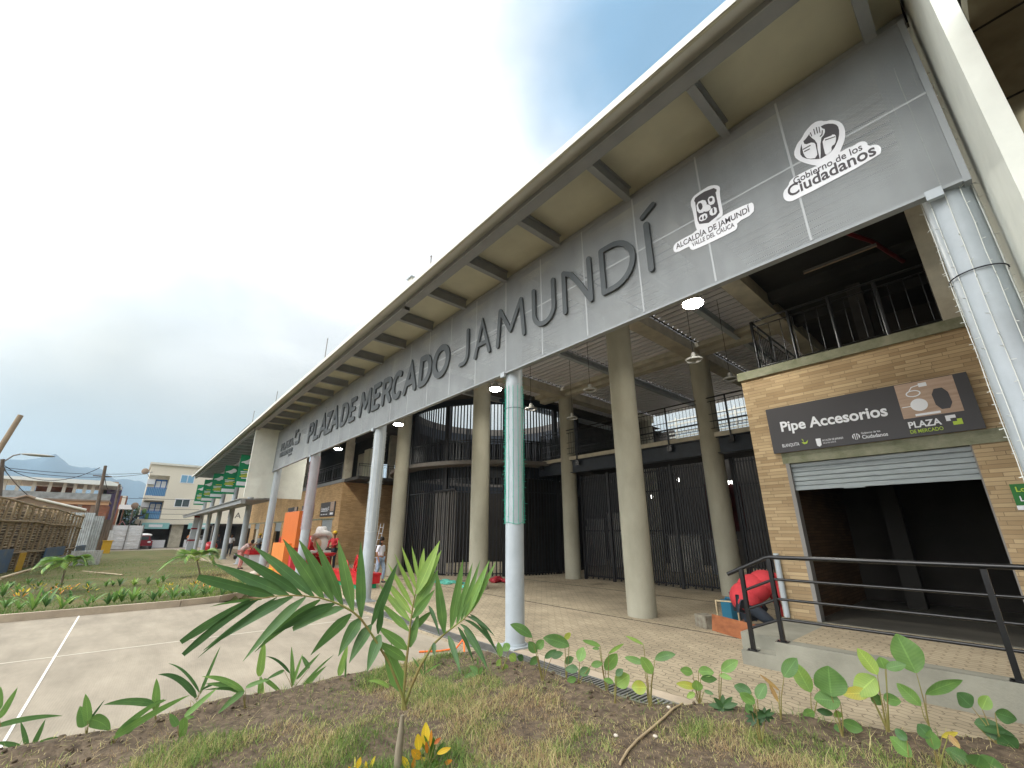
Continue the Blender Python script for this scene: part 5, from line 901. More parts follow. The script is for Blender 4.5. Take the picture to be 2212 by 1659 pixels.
# odds and ends on the paving
g = G(1075, 1258); bb = MB(); r_ = random.Random(4)
for i in range(9): bb.ball(g+Vector((r_.uniform(-.35, .35), r_.uniform(-.2, .2), .08)), (r_.uniform(.1, .22), r_.uniform(.08, .16), r_.uniform(.07, .15)), 7, 5)
tag(bb.build('plastic_bag', 'bag', origin=g), 'crumpled dark red plastic bags on the paving left of the netted column', 'bag')
g = G(985, 1262); bb = MB()
for i in range(26): bb.ball(g+Vector((r_.uniform(-1.3, 1.2), r_.uniform(-.35, .35), .02)), (r_.uniform(.1, .3), r_.uniform(.08, .2), r_.uniform(.03, .09)), 7, 4)
tag(bb.build('netting_heap', 'mesh', origin=g), 'heap of green netting lying in front of the round cage', 'netting')
hs = [G(905, 1411)+Vector((0, 0, .02)), G(950, 1409)+Vector((0, 0, .02)), G(985, 1405)+Vector((0, 0, .03)), G(1000, 1398)+Vector((0, 0, .12)), G(1000, 1400)+Vector((0, 0, .22)), G(1003, 1412)+Vector((0, 0, .02))]
tag(MB().tube(hs, .014, 8).build('hose', 'hose', origin=hs[0]), 'orange hose end lying at the corner of the planting bed', 'hose')
cabl = [G(*q)+Vector((0, 0, .012)) for q in ((1045, 1342), (1105, 1305), (1280, 1322), (1357, 1332), (1560, 1378), (1600, 1390))]
# ladder by the walking woman
g = G(805, 1232); t = thing('stepladder', 'white stepladder behind the walking woman', 'ladder', g)
for dx in (-.25, .25): MB().tube([g+Vector((dx, 0, 0)), g+Vector((dx*.8, .3, 2.3))], .02, 6).build('rail', 'text', t)
rg = MB()
for k in range(7): z = .3+k*.3; rg.tube([g+Vector((-.25+.007*k, .04*k+.04, z)), g+Vector((.25-.007*k, .04*k+.04, z))], .015, 5)
rg.build('rungs', 'text', t)
# ------------------------------------------------------------------ red holiday decorations
def P3(vx, vy, Y): return PY(vx, vy, Y)
g = Vector((-32.6, 6.2, 0)); t = thing('red_bench', 'glossy red box bench with two cups on top beside the leftmost grey columns', 'bench', g)
MB().box(-33.6, -31.6, 5.9, 6.7, .52, .78).build('top', 'red', t)
for x in (-33.5, -31.7): MB().box(x-.05, x+.05, 5.95, 6.65, 0, .52).build('leg', 'text', t)
MB().tube([(-32.9, 6.2, .78), (-32.9, 6.2, .86), (-32.9, 6.2, .92), (-32.9, 6.2, 1.08)], [.06, .03, .10, .12], 12).tube([(-32.2, 6.3, .78), (-32.2, 6.3, .92)], [.09, .11], 12).build('cup', 'red', t)
# orange tower (two stacked slabs, leaning slightly)
TY = 5.3; a = P3(601, 1243, TY); t = thing('orange_tower', 'tall orange box tower with a leaning lower block among the red decorations', 'decoration', (a.x, TY, 0))
x0 = P3(613, 1130, TY).x; x1 = P3(641, 1130, TY).x; zt = P3(627, 1106, TY).z
MB().box(x0, x1+.15, TY, TY+.55, 1.25, zt).build('upper_block', 'orangedark', t); MB().box(x0-.25, x1-.35, TY-.25, TY+.3, 0, 1.42).build('lower_block', 'orange', t); MB().box(x0-.1, x1, TY-.02, TY+.5, 0, 1.25).build('core', 'redcloth', t)
MB().box(x0-.3, x0+.5, TY-.32, TY-.26, 0, .35).build('yellow_skirt', 'yellow', t)
# throne-like red panels
t = thing('red_throne', 'big red double throne with rounded wings and a bow behind the orange tower', 'decoration', (-23.6, 6.7, 0)); wy = 6.6
for vx0, vx1 in ((590, 611), (640, 662)):
    p0 = P3(vx0, 1240, wy); p1 = P3(vx1, 1240, wy); zt = P3((vx0+vx1)/2, 1157, wy).z; w_ = p1.x-p0.x
    pf = smooth([(p0.x, .0), (p1.x, 0), (p1.x, zt*.45), (p1.x-w_*.12, zt*.62), (p1.x, zt*.8), (p1.x-w_*.1, zt), (p0.x+w_*.1, zt), (p0.x, zt*.8), (p0.x, zt*.5)], 2)
    MB().plate(pf, Vector((0, wy, 0)), Vector((1, 0, 0)), Vector((0, 0, 1)), Vector((0, 1, 0)), .5).build('wing', 'red', t)
p0 = P3(590, 1200, wy); p1 = P3(660, 1200, wy); MB().box(p0.x, p1.x, wy+.05, wy+.9, .35, .75).build('seat', 'red', t)
bw = P3(618, 1150, wy); MB().ball((bw.x-.25, wy, bw.z-.05), (.28, .12, .2)).ball((bw.x+.3, wy, bw.z-.05), (.28, .12, .2)).ball((bw.x, wy-.03, bw.z-.05), .12).build('bow', 'red', t)
# white-hatted padded figure
FYY = 6.9; b0 = P3(690, 1225, FYY); hc = P3(694, 1168, FYY); s = .0
t = thing('padded_figure', 'padded figurine with a big white knitted hat, white shoulders and red skirt', 'figurine', (b0.x, FYY, 0))
hr_ = .40; MB().ball((hc.x, FYY, hc.z-.10), (hr_*.8, hr_*.8, hr_)).build('head', 'plush', t)
MB().ball((hc.x+.12, FYY-.18, hc.z-.12), (hr_*.55, hr_*.5, hr_*.62)).build('face', mat('peach_felt', (.72, .50, .34), rough=.9), t)
hat = MB(); ccx = hc.x-.06
for k in range(12): th = 2*math.pi*k/12; hat.ball((ccx-.08+.15*math.cos(th), FYY+.15*math.sin(th), hc.z+.34), (.12, .12, .30), 8, 8)
hat.build('hat_crown', 'plush', t); brim = MB()
for k in range(22): th = 2*math.pi*k/22; brim.ball((hc.x+.34*math.cos(th), FYY+.34*math.sin(th), hc.z+.16+.17*math.cos(th)), (.13, .13, .13), 8, 6)
brim.build('hat_brim', 'plush', t)
MB().tube([(hc.x, FYY, .85), (hc.x, FYY, 1.05), (hc.x, FYY, hc.z-.45)], [.5, .48, .22], 20).build('cape', 'plush', t); MB().tube([(hc.x, FYY, .0), (hc.x, FYY, .5), (hc.x, FYY, .85)], [.62, .55, .45], 20).build('skirt', 'red', t)
MB().tube([(hc.x, FYY, .80), (hc.x, FYY, .88)], .50, 20).build('belt', 'plush', t)
for sd in (-1, 1): MB().tube([(hc.x+sd*.35, FYY-.05, 1.0), (hc.x+sd*.62, FYY-.3, .9), (hc.x+sd*.78, FYY-.55, .88)], [.12, .11, .10], 10).build('arm', 'redcloth', t)
q = P3(708, 1196, FYY); MB().tube([(q.x, FYY-.1, q.z-.10), (q.x, FYY-.1, q.z), (q.x, FYY-.1, q.z+.04)], [.36, .46, .43], 20).build('tray', 'red', t); MB().tube([(q.x, FYY-.1, 0), (q.x, FYY-.1, q.z-.1)], [.12, .06], 8).build('tray_stand', 'plush', t)
tag(MB().box(hc.x-.9, hc.x-.55, FYY-.55, FYY-.3, .0, .75).ball((hc.x-.72, FYY-.42, .8), (.2, .14, .2)).build('coral_cushion', mat('coral_vinyl', (.80, .13, .07), rough=.5), origin=(hc.x-.7, FYY-.4, 0)), 'coral cushion propped against the skirt of the padded figurine', 'cushion')
# red gift box with ribbon bow
GYY = 6.3; a = P3(703, 1256, GYY); b_ = P3(773, 1256, GYY); zt = P3(738, 1234, GYY).z; zb = max(.12, P3(738, 1256, GYY).z); t = thing('gift_box', 'red gift box with looped red ribbon bow behind the palm leaves', 'decoration', ((a.x+b_.x)/2, GYY, 0))
MB().box(a.x, b_.x, GYY, GYY+.8, zb, zt-.07).build('box', 'red', t); MB().box(a.x-.03, b_.x+.03, GYY-.03, GYY+.83, zt-.07, zt).build('lid', 'red', t); lp = MB()
for dx, an, hh in ((.35, .9, .62), (.42, 1.25, .60), (.50, .6, .60), (-.15, 2.2, .42), (-.25, 2.8, .45)):
    cxx = (a.x+b_.x)/2+dx; pts = []
    for k in range(13):
        u = k/12*2*math.pi; r = hh*.5; lx = r*(1-math.cos(u)); ly = r*.28*math.sin(u); pts.append((cxx+lx*math.cos(an)-ly*math.sin(an), GYY+.3, zt+lx*math.sin(an)+ly*math.cos(an)))
    lp.tube(pts, .03, 6)
lp.build('bow', 'red', t)
MB().box(a.x+.6, b_.x-.05, GYY+.05, GYY+.7, 0, zb).build('green_base', 'banner', t)
g = P3(432, 1186, 6.2)
# totem
g = Vector((-57, 5.1, 0)); t = thing('totem', 'grey pylon with three maroon stripes standing at the far corner of the lawn', 'pylon', g); MB().prism([(4.75, 0), (5.65, 0), (5.55, 3.5), (4.95, 3.5)], -57.3, -56.7).build('shaft', 'steel', t)
for z in (.95, 2.1, 3.3): MB().box(-57.33, -56.67, 4.72+z*.06, 5.68-z*.035, z, z+.16).build('stripe', 'maroon', t)
# pale stones and rubble at the lawn corner
for i, (vx, vy) in enumerate(((590, 1247), (566, 1250), (608, 1258), (537, 1258), (623, 1262), (552, 1240), (577, 1262))):
    g = G(vx, vy, .1); r = .16+.05*(i % 3); mb = MB().ball((g.x, g.y, .12), (r*1.4, r*1.1, r*.45), 7, 5); tag(mb.build('rubble_stone', 'mud' if i % 2 else 'dirt', origin=g), 'pale broken stone lying at the corner of the far lawn', 'stone', 'stones at the lawn corner')
# ------------------------------------------------------------------ planting
def R2(x, y): return (380.16+x/4, 1123.3+y/4)     # enlarged crops of the photo -> calibration pixels
def R3(x, y): return (829.5+x/4, 1123.3+y/4)
def R4(x, y): return (1296.1+x/4, 1244.25+y/4)
def R5(x, y): return (1658.9+x/4, 1244.25+y/4)
def R1(x, y): return (x/4, 1244.25+y/4)
def leafpx(mb, R, a, b, w, dist, tint, prof='lance', bend=0.0, d2=None, fold=.22, n=10, rr=rnd):
    w *= {'palm': .72, 'torn': .62, 'strap': .62, 'oval': .74}.get(prof, .7)
    d2 = dist if d2 is None else d2; p0 = PD(*R(*a), dist); p1 = PD(*R(*b), d2); v = (p0+p1)/2-CAM; ax = (p1-p0).normalized(); side = ax.cross(v.normalized())
    side = (side.normalized()+v.normalized()*rr.uniform(-.45, .45)).normalized(); L_ = (p1-p0).length
    mb.leaf(p0, p1, w/4/FOC*v.length*1.02, side, Vector((0, 0, bend*L_)), n, fold, tint, prof)
# --- the big palm
pb = G(857, 1688, .05); PDIST = math.hypot(pb.x, pb.y)
palm = thing('palm_sapling', 'young palm with broad feathery fronds in the centre foreground', 'palm', pb)
MB().tube([pb-Vector((0, 0, .05)), PD(*(861, 1625), PDIST), PD(*(867, 1575), PDIST), PD(*(869, 1545), PDIST)], [.034, .030, .024, .015], 12).build('stem', 'trunk', palm)
# frond reaching left
D1 = PDIST-.02
def chain(R, pts, d0, d1): n = len(pts)-1; return [PD(*R(*p), d0+(d1-d0)*i/n) for i, p in enumerate(pts)]
r1 = [(1985, 1640), (1950, 1500), (1840, 1230), (1700, 1000), (1600, 855), (1525, 790), (1430, 738), (1340, 700), (1240, 672), (1100, 655), (980, 652), (850, 658), (720, 680), (640, 695)]
rc = MB().tube(chain(R2, r1, D1, D1-.12), [.012, .011, .010, .009, .009, .008, .008, .007, .006, .005, .005, .004, .003, .002], 7); fr = rc.build('frond', 'stem', palm)
LFT = [((850, 658), (190, 490), 50, .22, 0), ((975, 652), (320, 372), 52, .22, 0), ((1090, 655), (500, 285), 50, .20, .02), ((1190, 662), (660, 222), 52, .24, .03), ((1275, 680), (925, 165), 60, .30, .03), ((1360, 705), (1058, 165), 55, .30, .03), ((1440, 740), (1208, 178), 52, .28, .03), ((1530, 790), (1400, 168), 58, .34, .02), ((1600, 845), (1597, 185), 50, .28, .0), ((1690, 905), (1915, 370), 52, .22, .04), ((1745, 985), (1790, 700), 32, .20, .05), ((720, 680), (40, 1055), 42, .22, .10), ((700, 690), (60, 1165), 36, .14, .10), ((745, 688), (290, 750), 14, .3, .08), ((870, 668), (190, 1190), 24, .20, .07), ((1010, 662), (235, 1128), 46, .20, .09), ((1120, 668), (578, 1222), 46, .26, .10), ((1245, 688), (680, 1142), 44, .30, .10), ((1370, 722), (820, 1000), 50, .18, .10), ((1455, 757), (1010, 946), 44, .26, .10), ((1515, 810), (1163, 1168), 54, .26, .09), ((1595, 848), (1402, 1178), 60, .24, .09), ((1690, 905), (1495, 1240), 58, .24, .10), ((1765, 990), (1652, 1312), 56, .26, .08)]
for a, b, w_, t_, bd in LFT:
    m = MB(); k = abs(a[0]-1700)/1700; leafpx(m, R2, a, b, w_, D1-.12*k, t_+.04, 'torn' if b in ((1010, 946), (60, 1165), (40, 1055), (190, 490)) else 'palm', bd, D1-.12*k-rnd.uniform(-.12, .12), .30, 12); m.build('leaflet', 'frond', fr)
# upright bright frond
r2 = [(160, 1640), (190, 1250), (215, 1050), (228, 900), (250, 740), (275, 610), (300, 500), (330, 420)]
fr2 = MB().tube(chain(R3, r2, PDIST, PDIST+.12), [.012, .011, .009, .008, .007, .006, .004, .002], 7).build('frond', 'stem', palm); D2 = PDIST+.06
LF2 = [((262, 660), (90, 290), 22, .62), ((280, 600), (150, 222), 24, .64), ((300, 530), (238, 222), 20, .62), ((312, 490), (345, 242), 30, .66), ((280, 640), (482, 178), 62, .60), ((300, 640), (496, 262), 48, .56), ((262, 760), (470, 430), 55, .50), ((245, 850), (440, 600), 42, .42), ((232, 950), (420, 780), 36, .36), ((244, 745), (32, 372), 26, .62), ((238, 810), (0, 500), 36, .60), ((230, 880), (-45, 560), 34, .58), ((218, 960), (-50, 700), 36, .52), ((205, 1120), (-60, 915), 48, .45), ((195, 1210), (-75, 1040), 46, .42), ((172, 1500), (0, 1070), 72, .45), ((170, 1520), (60, 1060), 40, .30), ((225, 1100), (300, 800), 42, .40)]
for a, b, w_, t_ in LF2:
    m = MB(); leafpx(m, R3, a, b, w_, D2, t_, 'palm', .0, D2+rnd.uniform(-.10, .12), .22, 12); m.build('leaflet', 'frond', fr2)
# frond reaching right
r3 = [(165, 1640), (230, 1450), (320, 1250), (430, 1070), (520, 985), (600, 925), (690, 855), (770, 775)]
fr3 = MB().tube(chain(R3, r3, PDIST, PDIST-.1), [.012, .012, .011, .010, .008, .007, .005, .003], 7).build('frond', 'stem', palm); D3 = PDIST-.07
LF3 = [((522, 980), (450, 430), 50, .36, 0), ((578, 940), (682, 342), 48, .42, 0), ((630, 900), (765, 370), 36, .40, 0), ((665, 875), (832, 345), 30, .38, 0), ((700, 845), (912, 345), 46, .50, 0), ((745, 800), (968, 360), 36, .48, 0), ((745, 815), (985, 1165), 20, .14, .22), ((720, 835), (960, 1010), 18, .12, .2), ((690, 860), (980, 1150), 16, .12, .25), ((660, 900), (900, 1290), 22, .15, .28), ((690, 950), (895, 1295), 28, .28, .12), ((640, 925), (780, 1245), 20, .15, .16), ((555, 1000), (665, 1335), 30, .26, .12), ((430, 1060), (435, 1175), 24, .14, .02), ((385, 740), (482, 1010), 20, .12, .18)]
for a, b, w_, t_, bd in LF3:
    m = MB(); leafpx(m, R3, a, b, w_, D3, t_, 'palm', bd, D3-rnd.uniform(-.05, .15), .28, 12); m.build('leaflet', 'frond', fr3)
# --- rows of young plants, each a thing of stems and leaves
def plant(name, label, group, R, base, leaves, cat='plant', m='leaf', prof='oval', dd=0.0, star=None, z=.05, seed=0, stem='stem', thick=.006):
    r = random.Random(hash((base, seed)) & 0xffff); bx = R(*base); b = G(bx[0], bx[1], z); dist = math.hypot(b.x, b.y)+dd; b.z = bed_z(b.x, b.y)-.01 if inside(np.array([b.x]), np.array([b.y]), BED)[0] else b.z
    t = thing(name, label, cat, b, group); st_ = MB(); lf = MB(); ns = 0
    for q in leaves:
        a, tip, w_, ti = q[:4]; bd = q[4] if len(q) > 4 else .03; d0 = dist+r.uniform(-.05, .05); la = PD(*R(*a), d0)
        if (la-b).length > .05 and (len(q) < 6): st_.tube([b+Vector((r.uniform(-.01, .01), r.uniform(-.01, .01), 0)), b.lerp(la, .5)+Vector((r.uniform(-.012, .012), 0, 0)), la], [thick, thick*.8, thick*.5], 5); ns += 1
        leafpx(lf, R, a, tip, w_, d0, ti, prof, bd, d0+r.uniform(-.05, .05), .2, 10, r)
    if star:
        for (cx_, cy_, rr_, ti) in star:
            c = PD(*R(cx_, cy_), dist); st_.tube([b, c], [thick, thick*.6], 5); ns += 1
            for k in range(9):
                an = math.radians(-60+k*38); leafpx(lf, R, (cx_, cy_), (cx_+rr_*math.cos(an), cy_-rr_*.85*math.sin(an)), rr_*.2, dist, ti, 'lance', .02, dist+.04*math.sin(k*2.1), .2, 6, r)
    if ns: st_.build('stems', stem, t)
    lf.build('leaves', m, t); return t
GA = 'young broad-leaved plants along the paving'; GB = 'young strap-leaved plants along the walkway'
BR = [
 (R3, (1020, 1345), 'low bright green seedling right at the foot of the netted column', [((1075, 1130), (1040, 1065), 45, .45), ((1085, 1165), (1140, 1215), 40, .66), ((1010, 1205), (975, 1262), 25, .6), ((1040, 1245), (1062, 1305), 26, .62), ((1010, 1180), (985, 1055), 32, .5)], None),
 (R3, (1175, 1350), 'blue-green lobed seedling beside the foot of the netted column', [((1205, 1200), (1150, 1180), 30, .2)], [(1165, 1330, 70, .16), (1230, 1490, 50, .16)]),
 (R3, (1372, 1445), 'plant with a large arching top leaf just right of the netted column', [((1280, 1015), (1090, 903), 46, .34, .12), ((1315, 1150), (1250, 1050), 44, .34), ((1320, 1112), (1382, 1038), 42, .4), ((1330, 1180), (1262, 1252), 34, .3), ((1388, 1195), (1492, 1120), 28, .2), ((1450, 1185), (1548, 1150), 34, .26)], None),
 (R3, (1575, 1420), 'tall plant with wide drooping leaves over the drain grate', [((1600, 1085), (1375, 1020), 58, .36, .08), ((1598, 1095), (1450, 1010), 40, .5, .05), ((1560, 1030), (1612, 975), 28, .78), ((1560, 1235), (1640, 1190), 34, .3)], None),
 (R3, (1682, 1485), 'bushy plant with five rounded leaves by the drain grate', [((1690, 1225), (1722, 1098), 50, .5), ((1680, 1290), (1565, 1290), 38, .24), ((1690, 1335), (1782, 1285), 40, .3), ((1660, 1365), (1582, 1392), 30, .4), ((1790, 1255), (1892, 1238), 30, .45)], None),
 (R3, (1925, 1490), 'leggy plant with thin curled top leaves by the drain grate', [((1870, 1090), (1715, 1042), 24, .5), ((1862, 1112), (1800, 1112), 14, .4), ((1940, 1155), (2072, 1068), 17, .6), ((1910, 1295), (2015, 1155), 56, .5)], None),
 (R3, (2000, 1640), 'plant with one large round yellow-green leaf next to the leggy plant', [((2005, 1345), (2065, 1290), 30, .2), ((2000, 1425), (2120, 1340), 66, .6), ((1985, 1405), (1895, 1378), 25, .45)], None),
 (R4, (437, 1190), 'tall plant with a yellow lower leaf at the end of the drain grate', [((375, 592), (222, 518), 16, .6), ((378, 755), (212, 702), 30, .4), ((452, 845), (352, 698), 50, .55), ((475, 722), (652, 678), 38, .34, .1), ((402, 965), (272, 962), 56, .76)], None),
 (R4, (862, 1100), 'dense leafy plant in front of the wet patch on the paving', [((800, 835), (692, 812), 36, .5), ((850, 822), (985, 835), 42, .5), ((870, 885), (1012, 892), 32, .3), ((832, 962), (658, 930), 30, .78), ((850, 992), (830, 898), 46, .54), ((900, 992), (982, 1022), 16, .3), ((820, 1012), (750, 1052), 24, .64)], None),
 (R4, (1040, 1095), 'slim plant with one raised rounded leaf beside the wet patch', [((1050, 822), (1192, 730), 44, .5), ((1030, 852), (1142, 892), 24, .5)], None),
 (R4, (1062, 1215), 'bluish star-leaved seedling in front of the step block', [], [(1065, 1135, 130, .16)]),
 (R4, (1402, 1485), 'two-stemmed plant with dark finger leaves and rounded upper leaves', [((1310, 1012), (1158, 950), 44, .24), ((1340, 1100), (1205, 1012), 44, .46), ((1360, 1062), (1432, 930), 46, .34), ((1312, 1182), (1255, 1108), 40, .34)], [(1350, 1225, 95, .04), (1425, 1205, 85, .04)]),
 (R4, (1572, 1298), 'plant with withered pale leaves and one green top leaf', [((1590, 872), (1702, 710), 56, .34), ((1552, 992), (1378, 848), 14, .99, .02), ((1542, 1092), (1458, 922), 16, .99)], None),
 (R4, (1857, 1272), 'plant with a long bright upright leaf before the ramp wall', [((1820, 1005), (1668, 738), 62, .56), ((1902, 972), (1848, 915), 16, .3), ((1852, 1172), (1758, 1202), 34, .45), ((1762, 1242), (1668, 1312), 26, .6)], None),
 (R5, (652, 1405), 'plant with two very large round grey-green leaves', [((550, 1040), (518, 775), 112, .36), ((625, 1085), (398, 1060), 66, .36), ((562, 1192), (418, 1158), 26, .1), ((622, 1225), (588, 1160), 30, .6), ((642, 1262), (822, 1332), 46, .38), ((652, 1322), (568, 1312), 26, .34)], None),
 (R5, (1042, 1372), 'brown-stemmed plant with yellowing scorched leaves', [((945, 852), (772, 625), 52, .68), ((930, 875), (762, 1032), 76, .66), ((882, 1012), (640, 1022), 44, .80), ((885, 1025), (985, 1112), 40, .38), ((998, 1052), (1152, 1085), 42, .38), ((1012, 802), (962, 698), 46, .5), ((1022, 800), (1192, 765), 36, .34)], None),
 (R5, (1402, 1312), 'tallest leafy plant, with a big paddle leaf raised above the handrail line', [((1282, 838), (1108, 498), 98, .42), ((1322, 1122), (1112, 925), 46, .5), ((1362, 1022), (1682, 900), 38, .4, .05)], None),
 (R5, (1482, 1668), 'yellow-stemmed plant with dry tattered leaf ends near the bottom right', [((1402, 1402), (1292, 1278), 50, .26), ((1502, 1392), (1642, 1352), 18, .84), ((1562, 1372), (1662, 1492), 20, .99), ((1440, 1500), (1400, 1330), 40, .4)], None),
 (R5, (1202, 1665), 'low plant with one tilted bright oval leaf at the bottom right', [((1242, 1562), (1052, 1388), 52, .5), ((1202, 1422), (1098, 1318), 34, .26)], None),
 (R5, (2002, 1485), 'dark leafy clump leaning right at the right edge of the bed', [((1762, 1132), (1632, 1008), 56, .26), ((1852, 1152), (1902, 1035), 36, .58), ((1962, 1182), (2152, 1242), 46, .26), ((1782, 1272), (2062, 1342), 46, .2), ((1852, 1342), (2132, 1382), 42, .16), ((2002, 1372), (2152, 1502), 60, .18)], None),
 (R5, (1852, 1690), 'pale broad-leaved seedlings at the very bottom right corner', [((1762, 1612), (1532, 1498), 46, .34), ((1802, 1652), (1832, 1550), 56, .34), ((1922, 1652), (1952, 1570), 60, .34)], None)]
for i, (R, bs, lb_, lv, stx) in enumerate(BR):
    plant('broad_leaf_plant', lb_, GA, R, bs, lv, star=stx, seed=i, thick=.0065)
ST = [
 (R1, (-5, 1300), 'strap-leaved plant cut by the left edge of the photo', [((-5, 1230), (152, 962), 22, .45), ((-12, 1160), (5, 955), 22, .42), ((-40, 1300), (540, 1208), 20, .3, .10)]),
 (R1, (240, 1500), 'sparse plant with arching thin leaves at the far left end of the white joint', [((238, 1480), (178, 1258), 16, .3, .05), ((282, 1480), (392, 1238), 17, .3), ((300, 1470), (545, 1402), 20, .34, .2), ((180, 1490), (-40, 1440), 18, .3, .12), ((372, 1580), (355, 1415), 30, .4)]),
 (R1, (735, 1395), 'short plant with upright and drooping leaves, left part of the bed edge', [((735, 1300), (690, 1125), 46, .4), ((760, 1250), (738, 1018), 30, .48), ((782, 1240), (955, 1335), 50, .4, .18), ((782, 1235), (905, 1070), 8, .1)]),
 (R1, (975, 1455), 'plant with very long leaves sweeping to the right', [((985, 1400), (1640, 1028), 30, .46, .08), ((1000, 1370), (1420, 1062), 26, .42, .14), ((1062, 1340), (1195, 1245), 50, .36)]),
 (R1, (1335, 1310), 'plant with one upright blade and one flat leaf to the left', [((1342, 1160), (1352, 885), 34, .5), ((1325, 1105), (898, 1112), 30, .3, .12), ((1325, 1110), (1440, 1070), 16, .4, .05)]),
 (R1, (1548, 1400), 'small plant with a leaf hanging down over the soil', [((1532, 1295), (1465, 1188), 30, .38), ((1585, 1225), (1575, 1465), 34, .5, .08), ((1595, 1215), (1882, 965), 26, .5, .03), ((1602, 1232), (1682, 1218), 16, .5, .1)]),
 (R1, (1702, 1068), 'dark wiry plant with brown-tipped arching leaves', [((1695, 1050), (1365, 852), 26, .15, .28), ((1722, 1005), (1455, 755), 13, .25, .22), ((1728, 1020), (1905, 605), 15, .3), ((1745, 985), (2025, 995), 12, .15, .45)]),
 (R1, (2112, 1185), 'plant with pale arching leaves left of the palm', [((2108, 1005), (1745, 870), 26, .5, .18), ((2095, 1005), (1775, 932), 26, .36, .12), ((2105, 1000), (1878, 1195), 30, .36, .1), ((2125, 965), (2330, 900), 22, .4, .12), ((2105, 995), (1760, 985), 14, .3, .1)]),
 (R2, (722, 1520), 'plant with tall bright upright blades under the palm frond', [((722, 1350), (765, 1035), 38, .55), ((735, 1515), (735, 1348), 32, .5), ((760, 1372), (945, 1542), 20, .42, .1)]),
 (R2, (1012, 1470), 'many-leaved grassy plant under the palm frond', [((1010, 1430), (998, 1095), 22, .42), ((1000, 1440), (1095, 1155), 16, .5), ((1042, 1375), (1245, 1150), 18, .34), ((982, 1322), (778, 1178), 13, .12, .2), ((935, 1300), (782, 1378), 18, .3, .05), ((1050, 1490), (1365, 1165), 14, .36, .12), ((1088, 1485), (1300, 1262), 22, .38, .14), ((1150, 1280), (1085, 1170), 22, .3)]),
 (R2, (1412, 1440), 'plant with a single bright paddle blade near the palm base', [((1412, 1345), (1485, 1075), 36, .56), ((1500, 1510), (1500, 1355), 27, .5), ((1462, 1360), (1472, 1180), 10, .34)]),
 (R2, (1832, 1475), 'small plant with drooping pale leaf just left of the palm stem', [((1840, 1450), (1658, 1392), 22, .58, .2), ((1850, 1440), (1865, 1305), 22, .3)]),
 (R3, (350, 1370), 'thin grassy plant behind the palm stem', [((350, 1360), (355, 1110), 9, .3), ((345, 1360), (240, 1180), 12, .4, .1), ((360, 1320), (500, 1240), 10, .45, .12)]),
 (R3, (820, 1400), 'low curled-leaf plant between the palm and the netted column', [((825, 1330), (735, 1260), 32, .35, .1), ((820, 1330), (855, 1262), 24, .42), ((800, 1330), (680, 1365), 26, .36, .08), ((810, 1250), (810, 1180), 10, .4)])]
for i, (R, bs, lb_, lv) in enumerate(ST): plant('strap_leaf_plant', lb_, GB, R, bs, lv, prof='strap', seed=i+40, thick=.004)
# crotons at the bottom edge
def R6(x, y): return (725.8+.15625*x, 1468.9+.15625*y)
def crot(label, base, leaves):
    k = .625; plant('croton', label, 'small crotons in front', lambda x, y: R6(x, y), base, [(a, b, w_*k, t_, .03) for a, b, w_, t_ in leaves], m='croton', prof='lance', z=.04, stem='stem')
crot('yellow, orange and green croton at the bottom edge right of the palm stem', (1250, 1330), [((1238, 900), (1242, 588), 74, .55), ((1240, 960), (1205, 760), 60, .30), ((1145, 975), (1128, 745), 70, .56), ((1165, 1085), (1045, 965), 66, .72), ((1400, 1020), (1585, 938), 40, .6), ((1380, 1050), (1490, 862), 34, .05), ((1300, 920), (1322, 688), 26, .78), ((1360, 885), (1448, 798), 30, .95), ((1330, 1000), (1350, 790), 44, .15), ((1500, 1160), (1605, 1108), 34, .8), ((1010, 1230), (900, 1055), 50, .55), ((1062, 1230), (1085, 1075), 34, .8), ((1260, 1010), (1245, 850), 30, .9), ((1330, 1080), (1290, 960), 50, .2), ((1200, 1200), (1100, 1150), 60, .35), ((1300, 1200), (1420, 1130), 70, .2), ((1250, 1200), (1180, 1080), 70, .5)])
crot('pale yellow croton peeping in at the bottom edge left of the palm stem', (330, 1340), [((290, 1230), (340, 1065), 40, .6), ((330, 1260), (250, 1190), 44, .56), ((420, 1240), (412, 1115), 24, .5), ((470, 1230), (545, 1050), 28, .48), ((380, 1260), (430, 1180), 40, .55), ((210, 1280), (172, 1190), 22, .6), ((262, 1200), (262, 1060), 12, .45)])
# dry branch lying on the soil
pts = []
for q in ((715, 1098), (640, 1195), (560, 1270), (440, 1345), (330, 1440), (240, 1540), (175, 1665)):
    g = G(*R4(*q), .07); g.z = bed_z(g.x, g.y)+.016; pts.append(g)
tag(MB().tube(pts, [.010, .011, .012, .012, .012, .011, .011], 8).build('dry_branch', 'bamboo', origin=pts[0]), 'long dry bent branch lying across the soil towards the camera', 'branch')
for i, (q, lb_) in enumerate((((140, 1415), 'pale pebble on the soil strip left of the dry branch'), ((600, 1195), 'grey stone beside the far end of the dry branch'), ((480, 1410), 'flat stone in front of the dry branch'))):
    g = G(*R4(*q), .06); g.z = bed_z(g.x, g.y)+.01; tag(MB().ball(g, (.025, .02, .014), 8, 6).build('pebble', 'mud', origin=g), lb_, 'pebble')
